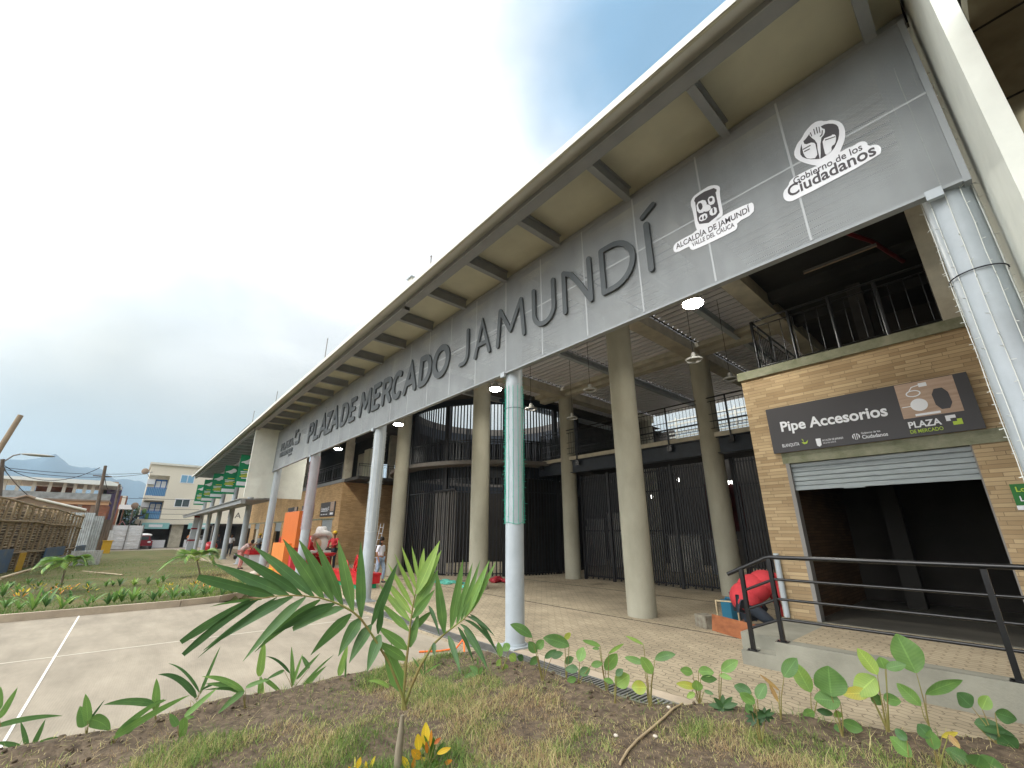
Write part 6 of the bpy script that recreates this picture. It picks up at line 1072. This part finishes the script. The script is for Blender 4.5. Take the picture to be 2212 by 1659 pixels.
# --- planting on the far lawn
def FR(x, y): return (x, y)
def farplant(vx, vy, h, n, label, group, tint, prof='strap', m='leaf', wd=.012, seed=0, cat='plant', name='strap_leaf_plant'):
    r = random.Random(seed); g = G(vx, vy, LAWN_Z); t = thing(name, label, cat, g, group); lf = MB()
    for k in range(n):
        a = 2*math.pi*k/n+r.uniform(-.4, .4); l = h*r.uniform(.7, 1.15); out_ = r.uniform(.3, .9); tip = g+Vector((math.cos(a)*l*out_, math.sin(a)*l*out_, l*(1.05-.75*out_)+.02)); ss = Vector((-math.sin(a), math.cos(a), 0))
        lf.leaf(g+Vector((0, 0, .01)), tip, wd*r.uniform(.8, 1.3), ss, Vector((0, 0, l*.30)), 6, .2, min(1, max(0, tint+r.uniform(-.13, .15))), prof)
    lf.build('leaves', m, t); return t
ORD = ['first', 'second', 'third', 'fourth', 'fifth', 'sixth', 'seventh', 'eighth', 'ninth', 'tenth', 'eleventh', 'twelfth', 'thirteenth', 'fourteenth', 'fifteenth', 'sixteenth', 'seventeenth', 'eighteenth', 'nineteenth', 'twentieth', 'twenty-first', 'twenty-second', 'twenty-third']
sp = [(10, 1315), (40, 1318), (70, 1319), (98, 1312), (132, 1316), (150, 1306), (188, 1310), (200, 1303), (232, 1307), (246, 1303), (262, 1302), (285, 1301), (300, 1298), (330, 1299), (344, 1292), (372, 1297), (395, 1289), (414, 1293), (440, 1289), (455, 1286), (478, 1288), (500, 1284), (5, 1290), (22, 1270), (36, 1282), (188, 1268), (228, 1268), (243, 1266), (258, 1266), (289, 1266), (318, 1263), (340, 1263), (352, 1258), (466, 1262), (500, 1268), (530, 1275), (548, 1280), (60, 1262), (82, 1268)]
r_tint = lambda i: (.34, .5, .42, .28, .55)[i % 5]
rows_ = {True: sorted(q[0] for q in sp if q[1] > 1283), False: sorted(q[0] for q in sp if q[1] <= 1283)}
for i, (vx, vy) in enumerate(sp):
    hh_ = random.Random(i*7+1).uniform(.65, 1.35)
    row = 'in the row along the kerb' if vy > 1283 else 'in the back row on the far lawn'
    farplant(vx, vy, .46*hh_ if vy > 1283 else .36*hh_, 7+i % 6, '%s small plant from the left %s' % (ORD[rows_[vy > 1283].index(vx)], row), 'small plants on the far lawn '+('near the kerb' if vy > 1283 else 'in the back row'), r_tint(i), wd=.028, seed=i, name='lawn_plant')
cps = [((113, 1283), 'yellow croton at the foot of the left lawn palm'), ((150, 1283), 'second yellow croton right of the left lawn palm foot'), ((45, 1292), 'low orange croton left of the left lawn palm'), ((128, 1288), 'croton in front of the left lawn palm'), ((366, 1280), 'small yellow croton alone near the kerb'), ((420, 1274), 'brown and orange croton left of the palm frond tip'), ((437, 1280), 'orange croton near the kerb under the palm frond tip'), ((450, 1272), 'dark croton under the palm frond'), ((190, 1284), 'small orange croton behind the kerb plants'), ((75, 1280), 'sparse yellow-green croton left of the lawn palm')]
for i, ((vx, vy), lb_) in enumerate(cps):
    g = G(vx, vy, LAWN_Z); r = random.Random(i+90); t = thing('croton', lb_, 'plant', g, 'crotons on the far lawn'); lf = MB()
    for k in range(20):
        a = r.uniform(0, 6.28); rr = r.uniform(0, .22); c = g+Vector((math.cos(a)*rr, math.sin(a)*rr, r.uniform(.03, .22))); d = Vector((math.cos(a), math.sin(a), r.uniform(.3, 1.4))).normalized()
        lf.leaf(c, c+d*r.uniform(.08, .15), .022, d.cross(Vector((0, 0, 1))), Vector((0, 0, .01)), 4, .2, r.choice((.0, .1, .2, .3, .45, .55, .8)), 'lance')
    MB().tube([g, g+Vector((0, 0, .12))], .012, 5).build('stem', 'trunk', t); lf.build('leaves', 'croton', t)
def lawn_palm(base, crown, label, seed, fronds=9, L_=1.0):
    g = G(*base, LAWN_Z); dist = math.hypot(g.x, g.y); c = PD(*crown, dist); t = thing('palm_sapling', label, 'palm', g); r = random.Random(seed)
    MB().tube([g, g.lerp(c, .5)+Vector((.03, 0, 0)), c], [.035, .03, .02], 8).build('stem', 'trunk', t)
    for k in range(fronds):
        a = 2*math.pi*k/fronds+r.uniform(-.3, .3); up = r.uniform(.35, 2.4); d = Vector((math.cos(a), math.sin(a), up)).normalized(); pts = [c+d*L_*s_-Vector((0, 0, .75*L_*s_*s_)) for s_ in (0, .25, .5, .75, 1)]
        f = MB().tube(pts, [.012, .01, .008, .006, .003], 5).build('frond', 'stem', t); lf = MB()
        for j in range(16):
            s_ = .22+.78*j/15; p = c+d*L_*s_-Vector((0, 0, .75*L_*s_*s_)); tn = (d-Vector((0, 0, 1.1*s_))).normalized(); sd = tn.cross(Vector((0, 0, 1))).normalized()
            for q in (-1, 1): o = (sd*q+tn*.9+Vector((0, 0, -.25))).normalized()*.36*L_*(1-.5*abs(s_-.5)); lf.leaf(p, p+o, .034, tn, Vector((0, 0, .03)), 5, .2, r.uniform(.35, .68), 'lance')
        lf.build('leaflets', 'frond', f)
lawn_palm((128, 1278), (142, 1225), 'young palm on the far lawn at the left, before the bamboo wall', 3, 9, 1.0)
lawn_palm((433, 1246), (426, 1212), 'young palm on the far lawn near the leftmost columns', 5, 8, 1.35)
# ------------------------------------------------------------------ bamboo wall and scrap fence on the left
def wall_pt(t): return Vector((-24-17.5*t, -5.0+2.3*t, 0))
bw_ = thing('bamboo_wall', 'rough lattice wall of split bamboo between leaning posts at the left edge', 'fence', wall_pt(0)); r = random.Random(8)
H_ = lambda t: 3.35-.45*t
for k in range(12):
    t = k/11; p = wall_pt(t); MB().tube([p, p+Vector((r.uniform(-.1, .1), r.uniform(-.1, .1), H_(t)+.1))], .07, 7).build('post', 'bamboo', bw_)
rg = MB()
for k in range(22):
    t0 = k/22+.004; t1 = (k+1)/22-.004; z = .15
    while z < H_(t0)-.1:
        a = wall_pt(t0)+Vector((0, .06, z+r.uniform(-.03, .03))); b = wall_pt(t1)+Vector((0, .06, z+r.uniform(-.04, .04))); rg.tube([a, b], r.uniform(.03, .045), 4); z += .12
rg.build('split_rungs', 'bamboolight', bw_); vt = MB()
for k in range(23):
    p = wall_pt(k/22)+Vector((0, .10, 0)); vt.tube([p, p+Vector((r.uniform(-.15, .15), 0, H_(k/22)))], .055, 6)
vt.build('uprights', 'bamboo', bw_)
for z in (.95, 2.45, 3.3):
    pts = [wall_pt(k/8)+Vector((0, .16, z-.12*z*k/8+r.uniform(-.08, .08))) for k in range(9)]; MB().tube(pts, .05, 6).build('rail', 'bamboo', bw_)
MB().hexa([wall_pt(0)+Vector((0, -.35, 0)), wall_pt(1)+Vector((0, -.35, 0)), wall_pt(1)+Vector((0, -.5, 0)), wall_pt(0)+Vector((0, -.5, 0)), wall_pt(0)+Vector((0, -.35, 3.1)), wall_pt(1)+Vector((0, -.35, 2.6)), wall_pt(1)+Vector((0, -.5, 2.6)), wall_pt(0)+Vector((0, -.5, 3.1))]).build('backing', 'wood', bw_)
def wpanel(name, label, t0, t1, z0, z1, m, cat, y=.3):
    a, b = wall_pt(t0), wall_pt(t1); o = Vector((0, y, 0)); return tag(MB().hexa([a+o+Vector((0, 0, z0)), b+o+Vector((0, 0, z0)), b+o+Vector((0, .04, z0)), a+o+Vector((0, .04, z0)), a+o+Vector((0, 0, z1)), b+o+Vector((0, 0, z1)), b+o+Vector((0, .04, z1)), a+o+Vector((0, .04, z1))]).build(name, m, origin=(a+b)/2), label, cat)
wpanel('blue_sheet', 'weathered blue metal sheet leaning on the bamboo wall at the far left', .17, .36, .0, 1.15, 'bluebox', 'sheet'); wpanel('blue_sheet', 'smaller blue sheet farther along the bamboo wall', .62, .82, .55, 1.05, 'bluebox', 'sheet')
wpanel('grey_sheet', 'dull grey-green sheet below the smaller blue sheet', .60, .86, .0, .5, 'zinc', 'sheet'); wpanel('yellow_post', 'short leaning yellow post in front of the bamboo wall', .375, .415, .0, .95, 'yellowbox', 'post', .5)
wpanel('blue_sheet', 'dark blue sheet at the end of the bamboo wall by the zinc sheets', .97, 1.10, .2, 1.0, 'bluebox', 'sheet')
def corr(name, label, p, w_, h_, yaw, tilt, m='zinc'):
    mb = MB(); n = 12; mt = Matrix.Translation(p)@Matrix.Rotation(yaw, 4, 'Z')@Matrix.Rotation(tilt, 4, 'Y'); vs = []; 
    for i in range(n*2+1): y = -w_/2+w_*i/(n*2); x = .03*(i % 2); vs += [mt@Vector((x, y, 0)), mt@Vector((x, y, h_)), mt@Vector((x-.02, y, h_)), mt@Vector((x-.02, y, 0))]
    fs = []
    for i in range(n*2): a = i*4; fs += [(a, a+4, a+5, a+1), (a+3, a+2, a+6, a+7), (a+1, a+5, a+6, a+2), (a, a+3, a+7, a+4)]
    mb.add(vs, fs); return tag(mb.build(name, m, origin=p), label, 'metal sheet')
corr('zinc_sheet', 'corrugated zinc sheet leaning at the end of the bamboo wall', G(150, 1206), 1.5, 3.4, .1, -.25); corr('zinc_sheet', 'upright pale zinc sheet beside the leaning one', G(172, 1203), 1.6, 3.1, 0, -.05); corr('zinc_sheet', 'dark wooden-looking zinc sheet below the first utility pole', G(190, 1199), 1.9, 2.9, .1, -.03, 'wood')
corr('zinc_sheet', 'bright striped zinc sheet lying low at the lawn edge', G(178, 1226), 1.3, .9, .2, .2, 'zincwhite'); corr('zinc_sheet', 'small pile of white sheets left of the barrier', G(208, 1192), 1.8, 2.0, 0, 0, 'zincwhite')
tag(MB().box(*[v for v in (-52.2, -51.6)], *(-1.55, -.95), 0, 1.1).box(-52.25, -51.55, -1.6, -.9, 1.1, 1.16).build('yellow_crate', 'yellowbox', origin=(-52, -1.2, 0)), 'ochre box standing left of the white barrier', 'box')
# long light pole lying on the lawn and leaning one above
a = G(0, 1250, .3); b = G(139, 1208, 1.2); a = PY(0, 1250, -2.6); b = PY(140, 1208, -2.6); tag(MB().tube([a, b], [.045, .03], 7).build('cane_pole', 'bamboolight', origin=a), 'long pale cane slanting up from the far left over the lawn', 'pole')
a = PD(-60, 1064, 27); b = PD(45, 897, 27); a2 = a+(a-b)*1.2; tag(MB().tube([a2, a, b], [.11, .10, .09], 9).build('bamboo_pole', 'wood2', origin=a2), 'thick bamboo pole rising at an angle at the left edge', 'pole')
a = G(205, 1236, .2); b = G(262, 1240, .2); tag(MB().tube([G(178, 1234, .18), G(265, 1242, .18)], .03, 6).build('cane_pole', 'bamboolight', origin=a), 'thin cane lying flat across the far lawn', 'pole')
# white barrier
t = thing('sheet_barrier', 'white horizontal sheet barrier across the street in front of the parked things', 'barrier', (-63.5, 1.0, 0)); y0, y1 = PX(232, 1180, -63.5).y, PX(300, 1180, -63.5).y
for k in range(9): MB().box(-63.55+.03*(k % 2), -63.5+.03*(k % 2), y0, y1, .1+k*.27, .1+k*.27+.262).build('slat', 'zincwhite', t)
for y in (y0, (y0+y1)/2, y1): MB().box(-63.46, -63.4, y-.05, y+.05, 0, 2.6).build('post', 'greybar', t)
t = thing('parked_car', 'dark red car partly covered with pale sheets beside the barrier', 'car', (-66.5, 3.0, 0)); cy = PX(304, 1180, -66.5).y
MB().prism([(cy-.9, .35), (cy+.9, .35), (cy+.92, .85), (cy+.7, 1.0), (cy+.55, 1.45), (cy-.55, 1.45), (cy-.7, 1.0), (cy-.92, .85)], -68.8, -65.0).build('body', 'maroon', t); MB().box(-64.99, -64.95, cy-.5, cy+.5, 1.0, 1.38).build('windscreen', 'glass', t); MB().ball((-66.2, cy, 1.5), (1.2, .8, .2)).build('cover_sheet', 'plush', t)
for sx_ in (-65.6, -68): 
    for sy in (-.85, .85): MB().tube([(sx_, cy+sy-.1, .33), (sx_, cy+sy+.1, .33)], .33, 14).build('wheel', 'black', t)
for sy in (-.6, .6): MB().ball((-64.98, cy+sy, .75), (.05, .16, .1)).build('headlight', 'text', t)
t = thing('market_awning', 'dark curved awning over a street stall behind the barrier', 'awning', (-67, 1.4, 0)); ya, yb = PX(268, 1160, -67).y, PX(297, 1160, -67).y
MB().prism([(ya, 2.5), (ya+.3, 3.3), ((ya+yb)/2, 3.7), (yb, 3.8), (yb, 3.65), ((ya+yb)/2, 3.5), (ya+.4, 3.1), (ya+.15, 2.5)], -68.5, -66.5).build('canopy', 'tarp', t)
for y in (ya+.2, yb-.1): MB().tube([(-66.6, y, 0), (-66.6, y, 3.1)], .05, 6).build('leg', 'black', t)
t = thing('street_stall', 'stall with a faded pink canopy left of the dark awning', 'stall', (-68, -1, 0)); ya, yb = PX(243, 1160, -68).y, PX(268, 1160, -68).y
MB().prism([(ya, 2.4), ((ya+yb)/2, 3.1), (yb, 2.4), (yb, 2.3), ((ya+yb)/2, 3.0), (ya, 2.3)], -69.5, -67).build('canopy', 'pink', t); MB().box(-69, -67.4, ya+.3, yb-.3, 0, 1.0).build('counter', 'drab', t)
# utility poles and wires
tops = []
for i, (bx, tx, X, lb_, rr_) in enumerate((((190, 1185), (228, 1006), -51, 'tall rough wooden utility pole left of the street', .17), ((227, 1182), (258, 1046), -60, 'shorter dark utility pole at the street corner', .15), ((275, 1150), (289, 1092), -78, 'slim distant pole in front of the tree', .10), ((-8, 1180), (6, 992), -47, 'utility pole cut by the left edge with a street lamp arm', .17))):
    a = PX(*bx, X); b = PX(*tx, X); a.z = 0; t = thing('utility_pole', lb_, 'pole', a); MB().tube([a, a.lerp(b, .5)+Vector((0, .05, 0)), b], [rr_, rr_*.85, rr_*.65], 9).build('shaft', 'wood', t); tops.append(b)
    if i == 0: MB().tube([b-Vector((0, .6, .9)), b+Vector((0, .6, -.9))], .05, 5).build('crossarm', 'wood', t)
    if i == 3:
        h0 = PX(10, 996, X); h1 = PX(44, 981, X); MB().tube([h0, h0.lerp(h1, .5)+Vector((0, 0, .15)), h1], .05, 6).build('lamp_arm', 'greybar', t); MB().ball(h1+Vector((0, .9, .02)), (.3, .95, .10), 10, 6).build('lamp_head', 'lampmetal', t); MB().tube([b-Vector((0, 0, 1.6)), b-Vector((0, 0, .6))], .3, 10).build('transformer', 'wood', t)
def wire(a, b, sag, r=.03):
    a = Vector(a); b = Vector(b); return [a.lerp(b, k/14)-Vector((0, 0, sag*4*(k/14)*(1-k/14))) for k in range(15)]
wl_ = [(PX(8, 1005, -47), PX(216, 1010, -51.2), 1.1), (PX(8, 1014, -47), PX(318, 1023, -66), .5), (PX(8, 1010, -47), PX(330, 1020, -66), .35), (PX(262, 1074, -60), PX(320, 1076, -66), .1), (PX(8, 1012, -47), PX(90, 1088, -66), .3), (tops[0]-Vector((0, 0, .4)), PX(262, 1050, -60), 1.2)]
wl_ += [(PX(300, y, -68.6), PX(430, y+dy, -66), .1) for y, dy in ((1075, 4), (1095, 6), (1108, 2), (1118, 4))]
WL = ['sagging thick wire from the lamp pole to the tall rough pole', 'long lower wire from the lamp pole to the apartment block', 'long upper wire from the lamp pole to the apartment block', 'short wire from the shorter pole to the apartment block', 'wire slanting down from the lamp pole over the brick house', 'wire between the tops of the two rough poles', 'highest wire crossing the apartment wall', 'second wire down crossing the apartment wall', 'third wire down crossing the apartment wall', 'lowest wire crossing the apartment wall']
for i, (a, b, s_) in enumerate(wl_): tag(MB().tube(wire(a, b, s_), .028, 4, False).build('overhead_wire', 'cable', origin=a), WL[i], 'wire')
# ------------------------------------------------------------------ buildings down the street
AX = -69.0
def yz(vx, vy, X=AX): p = PX(vx, vy, X); return p.y, p.z
t = thing('apartment_building', 'cream four-storey apartment block with blue balconies and ground-floor shops', 'building', (AX, 6, 0)); ya = .25; yr = ya+13.5; zt = 9.9
bal = [(yz(313, 1065), (6.35, 8.95)), (yz(300, 1110), (3.55, 5.8))]; ym = 2.5
wb = MB(); xb = AX-9
zs = [2.95, 3.9, 6.0, 6.7, 9.2, 10.0]
wb.box(xb, AX, ym, yr, 2.95, zt); wb.box(xb, AX-1.3, ya+.2, ym, 2.95, zt); wb.box(AX-1.3, AX, ya+.2, ym, 2.95, 3.3); wb.box(AX-1.3, AX, ya+.2, ym, 5.55, 6.1); wb.box(AX-1.3, AX, ya+.2, ym, 8.6, zt); wb.box(AX-1.3, AX-1.15, ya+.2, ya+.35, 2.95, zt)
wb.box(AX, AX+.5, ya, yr, 2.75, 3.3); wb.build('wall', 'apt', t); MB().box(xb, AX+.25, ya, yr+.2, zt, zt+.25).build('parapet', 'fascia', t)
for z0 in (3.3, 6.1):
    b = MB(); 
    for k in range(12): y = ya+.3+(ym-ya-.4)*k/11; b.box(AX-.03, AX, y-.02, y+.02, z0, z0+1.0)
    b.box(AX-.04, AX+.01, ya+.25, ym-.05, z0+.95, z0+1.02); o = b.build('balcony_rail', 'bluepaint', t); MB().box(AX-.06, AX-.045, ya+.3, ym-.1, z0+.05, z0+.92).build('balcony_panel', 'glassblue', t)
    d = MB().box(AX-1.29, AX-1.25, ym-1.3, ym-.1, z0, z0+2.1).build('balcony_door', 'bluepaint', t); MB().box(AX-1.25, AX-1.24, ym-1.2, ym-.75, z0+.2, z0+1.9).box(AX-1.25, AX-1.24, ym-.65, ym-.2, z0+.2, z0+1.9).build('door_pane', 'text', d)
    MB().box(AX-1.15, AX-.75, ya+.15, ya+.9, z0+1.45, z0+2.05).build('air_conditioner', 'text', t)
for (v0, v1, m) in (((392, 1025), (418, 1045), 'glassblue'), ((379, 1077), (408, 1096), 'glass')):
    a = yz(*v0); b = yz(*v1); f = MB().box(AX, AX+.04, a[0], b[0], b[1], a[1]).build('window', 'text', t); MB().box(AX+.04, AX+.05, a[0]+.08, (a[0]+b[0])/2-.04, b[1]+.08, a[1]-.08).box(AX+.04, AX+.05, (a[0]+b[0])/2+.04, b[0]-.08, b[1]+.08, a[1]-.08).build('pane', m, f)
g0 = MB().box(xb, AX-1.5, ya+.3, yr, 0, 2.75).build('shop_back', 'darkw', t)
for k, y in enumerate((ya+.3, ya+3.6, ya+8.8, yr-.5)): MB().box(AX-1.5, AX+.1, y, y+(1.2 if k == 1 else .35), 0, 2.75).build('shop_pillar', 'conc_wall' if k == 1 else 'apt', t)
for a, b in ((ya+.7, ya+3.3), (ya+5.2, ya+8.6)):
    o = MB().box(AX+.5, AX+.55, a, b, 2.2, 2.9).build('shop_fascia', 'teal', t); MB().box(AX+.55, AX+.57, a+(b-a)*.25, b-(b-a)*.25, 2.4, 2.7).build('fascia_mark', 'sticker', o); MB().box(AX-.2, AX-.1, a, b, 0, .9).build('shop_counter', 'sticker', t)
shl = MB(); r = random.Random(2)
for k in range(60): y = r.uniform(ya+5.3, ya+8.4); z = r.choice((.3, .6, .95, 1.25)); shl.box(AX-.09, AX, y, y+r.uniform(.1, .35), z, z+.2)
shl.build('goods', 'zincwhite', t)
for (yy, zz_) in ((ya-.2, 4.1), (ya-.1, 8.2)): MB().tube([(AX, yy+.4, zz_), (AX+.2, yy, zz_+.6)], .03, 5).ball((AX+.25, yy-.2, zz_+.75), (.08, .38, .38), 10, 6).build('satellite_dish', 'drab', t)
MB().box(AX+.02, AX+.3, ya+.8, ya+1.1, 3.3, 4.0).ball((AX+.2, ya+.6, 4.2), (.2, .25, .35), 6, 5).build('balcony_plants', 'leaf', t)
# white gable with painted letters behind the wing columns
t = thing('white_house', 'white wall with painted letters seen between the far columns', 'building', (-64, 11, 0)); MB().box(-70, -64, ya+13.7, 40, 0, 6.6).build('wall', 'white', t); q = PX(492, 1110, -63.98); text(t, 'P A', 1.0, 'lettertxt', (-63.97, q.y, q.z-.5), (0, 1, 0), (0, 0, 1), ext=.01); MB().box(-64, -63.5, ya+13.7, 40, 2.6, 2.9).build('awning', 'fascia', t)
# brick houses at the left
HX = -64.0
t = thing('brick_house', 'unfinished red brick house with an open white-roofed terrace on top', 'building', (HX, -8, 0)); y0, y1 = yz(-60, 1100, HX)[0], yz(232, 1100, HX)[0]; zr = yz(100, 1036, HX)[1]
MB().box(HX-8, HX, y0, y1, 0, 4.6).build('wall', 'redbrick', t)
cols = MB()
for vx in (30, 86, 137, 177, 205): y = yz(vx, 1080, HX)[0]; cols.box(HX, HX+.06, y-.16, y+.16, 0, 4.6)
cols.box(HX, HX+.05, y0, y1, 2.15, 2.4).build('concrete_frame', 'drab', t)
MB().box(HX, HX+.15, y0, y1, 4.6, 4.95).build('peach_band', 'peach', t); MB().box(HX-8, HX+.3, y0, y1, 4.95, 5.1).build('terrace_slab', 'drab', t)
MB().prism([(y0, zr-.15), (y0, zr+.1), (y1-.4, zr+.15), (y1+.6, zr-.2), (y1+.5, zr-.35)], HX-8, HX+.8).build('roof', 'roofwhite', t)
for vx in (5, 35, 70, 105, 137, 160, 182, 200): y = yz(vx, 1060, HX)[0]; MB().box(HX-.1, HX+.1, y-.13, y+.13, 5.1, zr-.2).build('terrace_pillar', 'white', t)
MB().box(HX+.1, HX+.15, y0, y1, 5.1, 5.75).build('terrace_glass', 'glassblue' if 0 else 'zinc', t); MB().box(HX-4, HX-3.9, yz(60, 1060, HX)[0], yz(150, 1060, HX)[0], 5.1, zr-.4).build('terrace_wall', 'redbrick', t)
for a, b, z0, z1 in ((yz(55, 1105, HX)[0], yz(78, 1105, HX)[0], 1.3, 2.1), (yz(142, 1105, HX)[0], yz(172, 1105, HX)[0], .6, 2.0)):
    f = MB().box(HX+.06, HX+.12, a, b, z0, z1).build('window', 'zinc', t); MB().box(HX+.12, HX+.14, a+.1, b-.1, z0+.1, z1-.1).build('pane', 'glassblue', f)
t = thing('brick_house', 'low brown shed with zigzag white roof edge in front of the red brick house', 'building', (-58, -8, 0)); X = -58; ya_, yb_ = yz(-60, 1150, X)[0], yz(186, 1150, X)[0]
zz_ = [(-60, 1096), (0, 1086), (58, 1072), (77, 1078), (186, 1103)]
pf = [(ya_, 0)]+[(yz(a, b, X)[0], yz(a, b, X)[1]) for a, b in zz_]+[(yb_, 0)]; MB().prism(pf, X-3, X).build('wall', 'drab', t)
for (a, b), (c_, d_) in zip(zz_[:-1], zz_[1:]): p = PX(a, b, X); q = PX(c_, d_, X); MB().tube([p+Vector((.1, 0, .05)), q+Vector((.1, 0, .05))], .12, 5).build('roof_edge', 'white' if a > 60 else 'drab', t)
for a, b, m in ((30, 52, 'zinc'), (142, 178, 'zinc')): y_, z_ = yz(a, 1125, X); MB().box(X+.02, X+.06, y_, yz(b, 1125, X)[0], 1.6, 3.0).build('shutter', m, t)
t = thing('narrow_building', 'narrow dull building with a purple vertical sign beyond the first pole', 'building', (-70, -1, 0)); a = yz(205, 1100, -70)[0]; b = yz(240, 1100, -70)[0]; MB().box(-76, -70, a, b, 0, 7.6).build('wall', 'drab', t); MB().box(-69.95, -69.85, a+.6, a+1.9, 3.0, 7.0).build('vertical_sign', 'purple', t)
for z in (1, 3.2, 5.4): MB().box(-69.99, -69.95, b-1.1, b-.5, z, z+1.2).build('window', 'glass', t)
t = thing('narrow_building', 'small reddish building with pale posts nearer the street gap', 'building', (-80, 0, 0)); a = yz(238, 1100, -80)[0]; b = yz(268, 1100, -80)[0]; MB().box(-86, -80, a, b, 0, 6.6).build('wall', 'redbrick', t); MB().box(-79.98, -79.9, b-.5, b-.1, 0, 6.6).box(-79.98, -79.9, a+1, a+1.3, 0, 5).build('posts', 'white', t); MB().box(-79.9, -79.7, a+.8, a+2.2, 4.8, 5.4).build('sign', 'sticker', t)
# tree in the gap
def tree(label, c, R_, h, n, seed):
    r = random.Random(seed); t = thing('street_tree', label, 'tree', (c[0], c[1], 0)); MB().tube([(c[0], c[1], 0), (c[0]+.1, c[1], h*.45), (c[0], c[1]+.2, h*.8)], [.3, .2, .08], 7).tube([(c[0]+.1, c[1], h*.4), (c[0], c[1]+R_*.5, h*.7)], [.12, .04], 5).build('trunk', 'trunk', t); lf = MB()
    for k in range(n):
        v = Vector((r.gauss(0, 1), r.gauss(0, 1), r.gauss(0, 1))).normalized()*r.uniform(.3, 1)**.6; p = Vector((c[0], c[1], h*.68))+Vector((v.x*R_, v.y*R_, v.z*h*.34)); p += Vector((math.sin(p.y*2.3), math.sin(p.z*2+1), 0))*.25
        d = Vector((r.uniform(-1, 1), r.uniform(-1, 1), r.uniform(-.6, .6))).normalized(); lf.leaf(p, p+d*.35, .11, d.cross(Vector((.3, .2, 1))), Vector((0, 0, .05)), 2, .2, r.uniform(0, 1), 'lance')
    lf.build('crown', 'crown', t)
a = PX(282, 1120, -84); tree('dark leafy tree in the gap between the houses and the apartment block', (-84, a.y), 2.6, 5.6, 2600, 3)
# dark shade cloth and stall under the far canopy
t = thing('shade_tent', 'dark tent with white poles under the far canopy', 'tent', (-58, 7, 0)); MB().box(-60.5, -56.5, 6.6, 9.5, 2.5, 2.7).box(-60.5, -60.4, 6.6, 9.5, .0, 2.5).build('cloth', 'tarp', t)
for x, y in ((-60.3, 6.7), (-56.7, 6.7)): MB().tube([(x, y, 0), (x, y, 2.5)], .06, 6).build('leg', 'text', t)
tag(MB().ball((-51.5, 6.2, .5), (1.0, .6, .5), 8, 6).tube([(-52, 6.2, 0), (-52, 6.2, .4)], .5, 8).build('red_heap', 'red', origin=(-51.5, 6.2, 0)), 'heap of red decorations under the far canopy', 'decoration')
# ------------------------------------------------------------------ roof aerials
for i, (vx, vy0, vy1) in enumerate(((545, 912, 893), (598, 855, 848), (703, 765, 737), (929, 590, 556))):
    a = PY(vx, vy0, 5.2); b = PY(vx, vy1, 5.2); b.x = a.x; b.y = a.y; tag(MB().tube([a-Vector((0, 0, .5)), b], .02, 5).ball(b, .035, 6, 4).build('lightning_rod', 'greybar', origin=a), ['lightning rod on the roof above the white fin', 'lightning rod left of the sign band end', 'lightning rod on the middle of the roof edge', 'lightning rod nearest the camera on the roof edge'][i], 'rod')
a = PY(893, 602, 4.6); t = thing('roof_vent', 'small boxy vent sticking up from the roof edge', 'vent', a); MB().box(a.x-.1, a.x+.1, 4.5, 4.7, a.z-.4, a.z-.04).build('box', 'fascia', t); MB().box(a.x-.14, a.x+.14, 4.45, 4.75, a.z-.04, a.z-.01).build('cap', 'steel', t)
# ------------------------------------------------------------------ hills
def hill(name, X, pts, depth, seed):
    r = random.Random(seed); ys = []; P = [PX(vx, vy, X) for vx, vy in pts]; n = 140; mb = MB(); yy0, yy1 = P[0].y, P[-1].y; vs = []; K_ = 12
    for i in range(n+1):
        y = yy0+(yy1-yy0)*i/n; j = 0
        while j < len(P)-2 and P[j+1].y < y: j += 1
        u = (y-P[j].y)/(P[j+1].y-P[j].y); z = P[j].z*(1-u)+P[j+1].z*u; z *= 1+.012*math.sin(i*1.3+seed)+.008*math.sin(i*3.1)
        for k in range(K_+1): s_ = k/K_; vs.append((X+depth*(s_-1)*-1*-1 if False else X+depth*(1-2*s_)/2, y, max(-10, z*math.sin(math.pi*s_)*(1+.05*math.sin(i*.7+k)))))
    fs = [(i*(K_+1)+k, i*(K_+1)+k+1, (i+1)*(K_+1)+k+1, (i+1)*(K_+1)+k) for i in range(n) for k in range(K_)]
    mb.add(vs, fs, .3, True); return struct(name, mb, 'hill')
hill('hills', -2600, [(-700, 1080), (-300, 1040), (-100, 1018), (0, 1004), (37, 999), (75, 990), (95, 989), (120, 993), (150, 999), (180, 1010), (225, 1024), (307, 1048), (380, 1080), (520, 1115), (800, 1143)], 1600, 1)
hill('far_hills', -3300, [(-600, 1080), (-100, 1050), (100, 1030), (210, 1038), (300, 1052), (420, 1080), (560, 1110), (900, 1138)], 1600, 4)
hz = MB().box(-4400, 300, -3400, 3400, -1.2, 620); hm = bpy.data.materials.new('haze_air'); hm.use_nodes = True; hn = hm.node_tree; hn.nodes.clear(); ho = hn.nodes.new('ShaderNodeOutputMaterial'); hv = hn.nodes.new('ShaderNodeVolumePrincipled'); hv.inputs['Color'].default_value = (.66, .84, 1.0, 1); hv.inputs['Density'].default_value = .00026; hv.inputs['Anisotropy'].default_value = .2; hn.links.new(hv.outputs[0], ho.inputs['Volume'])
h_ = hz.build('haze', hm); tag(h_, 'thin bluish air over the town and hills', 'haze', kind='stuff')
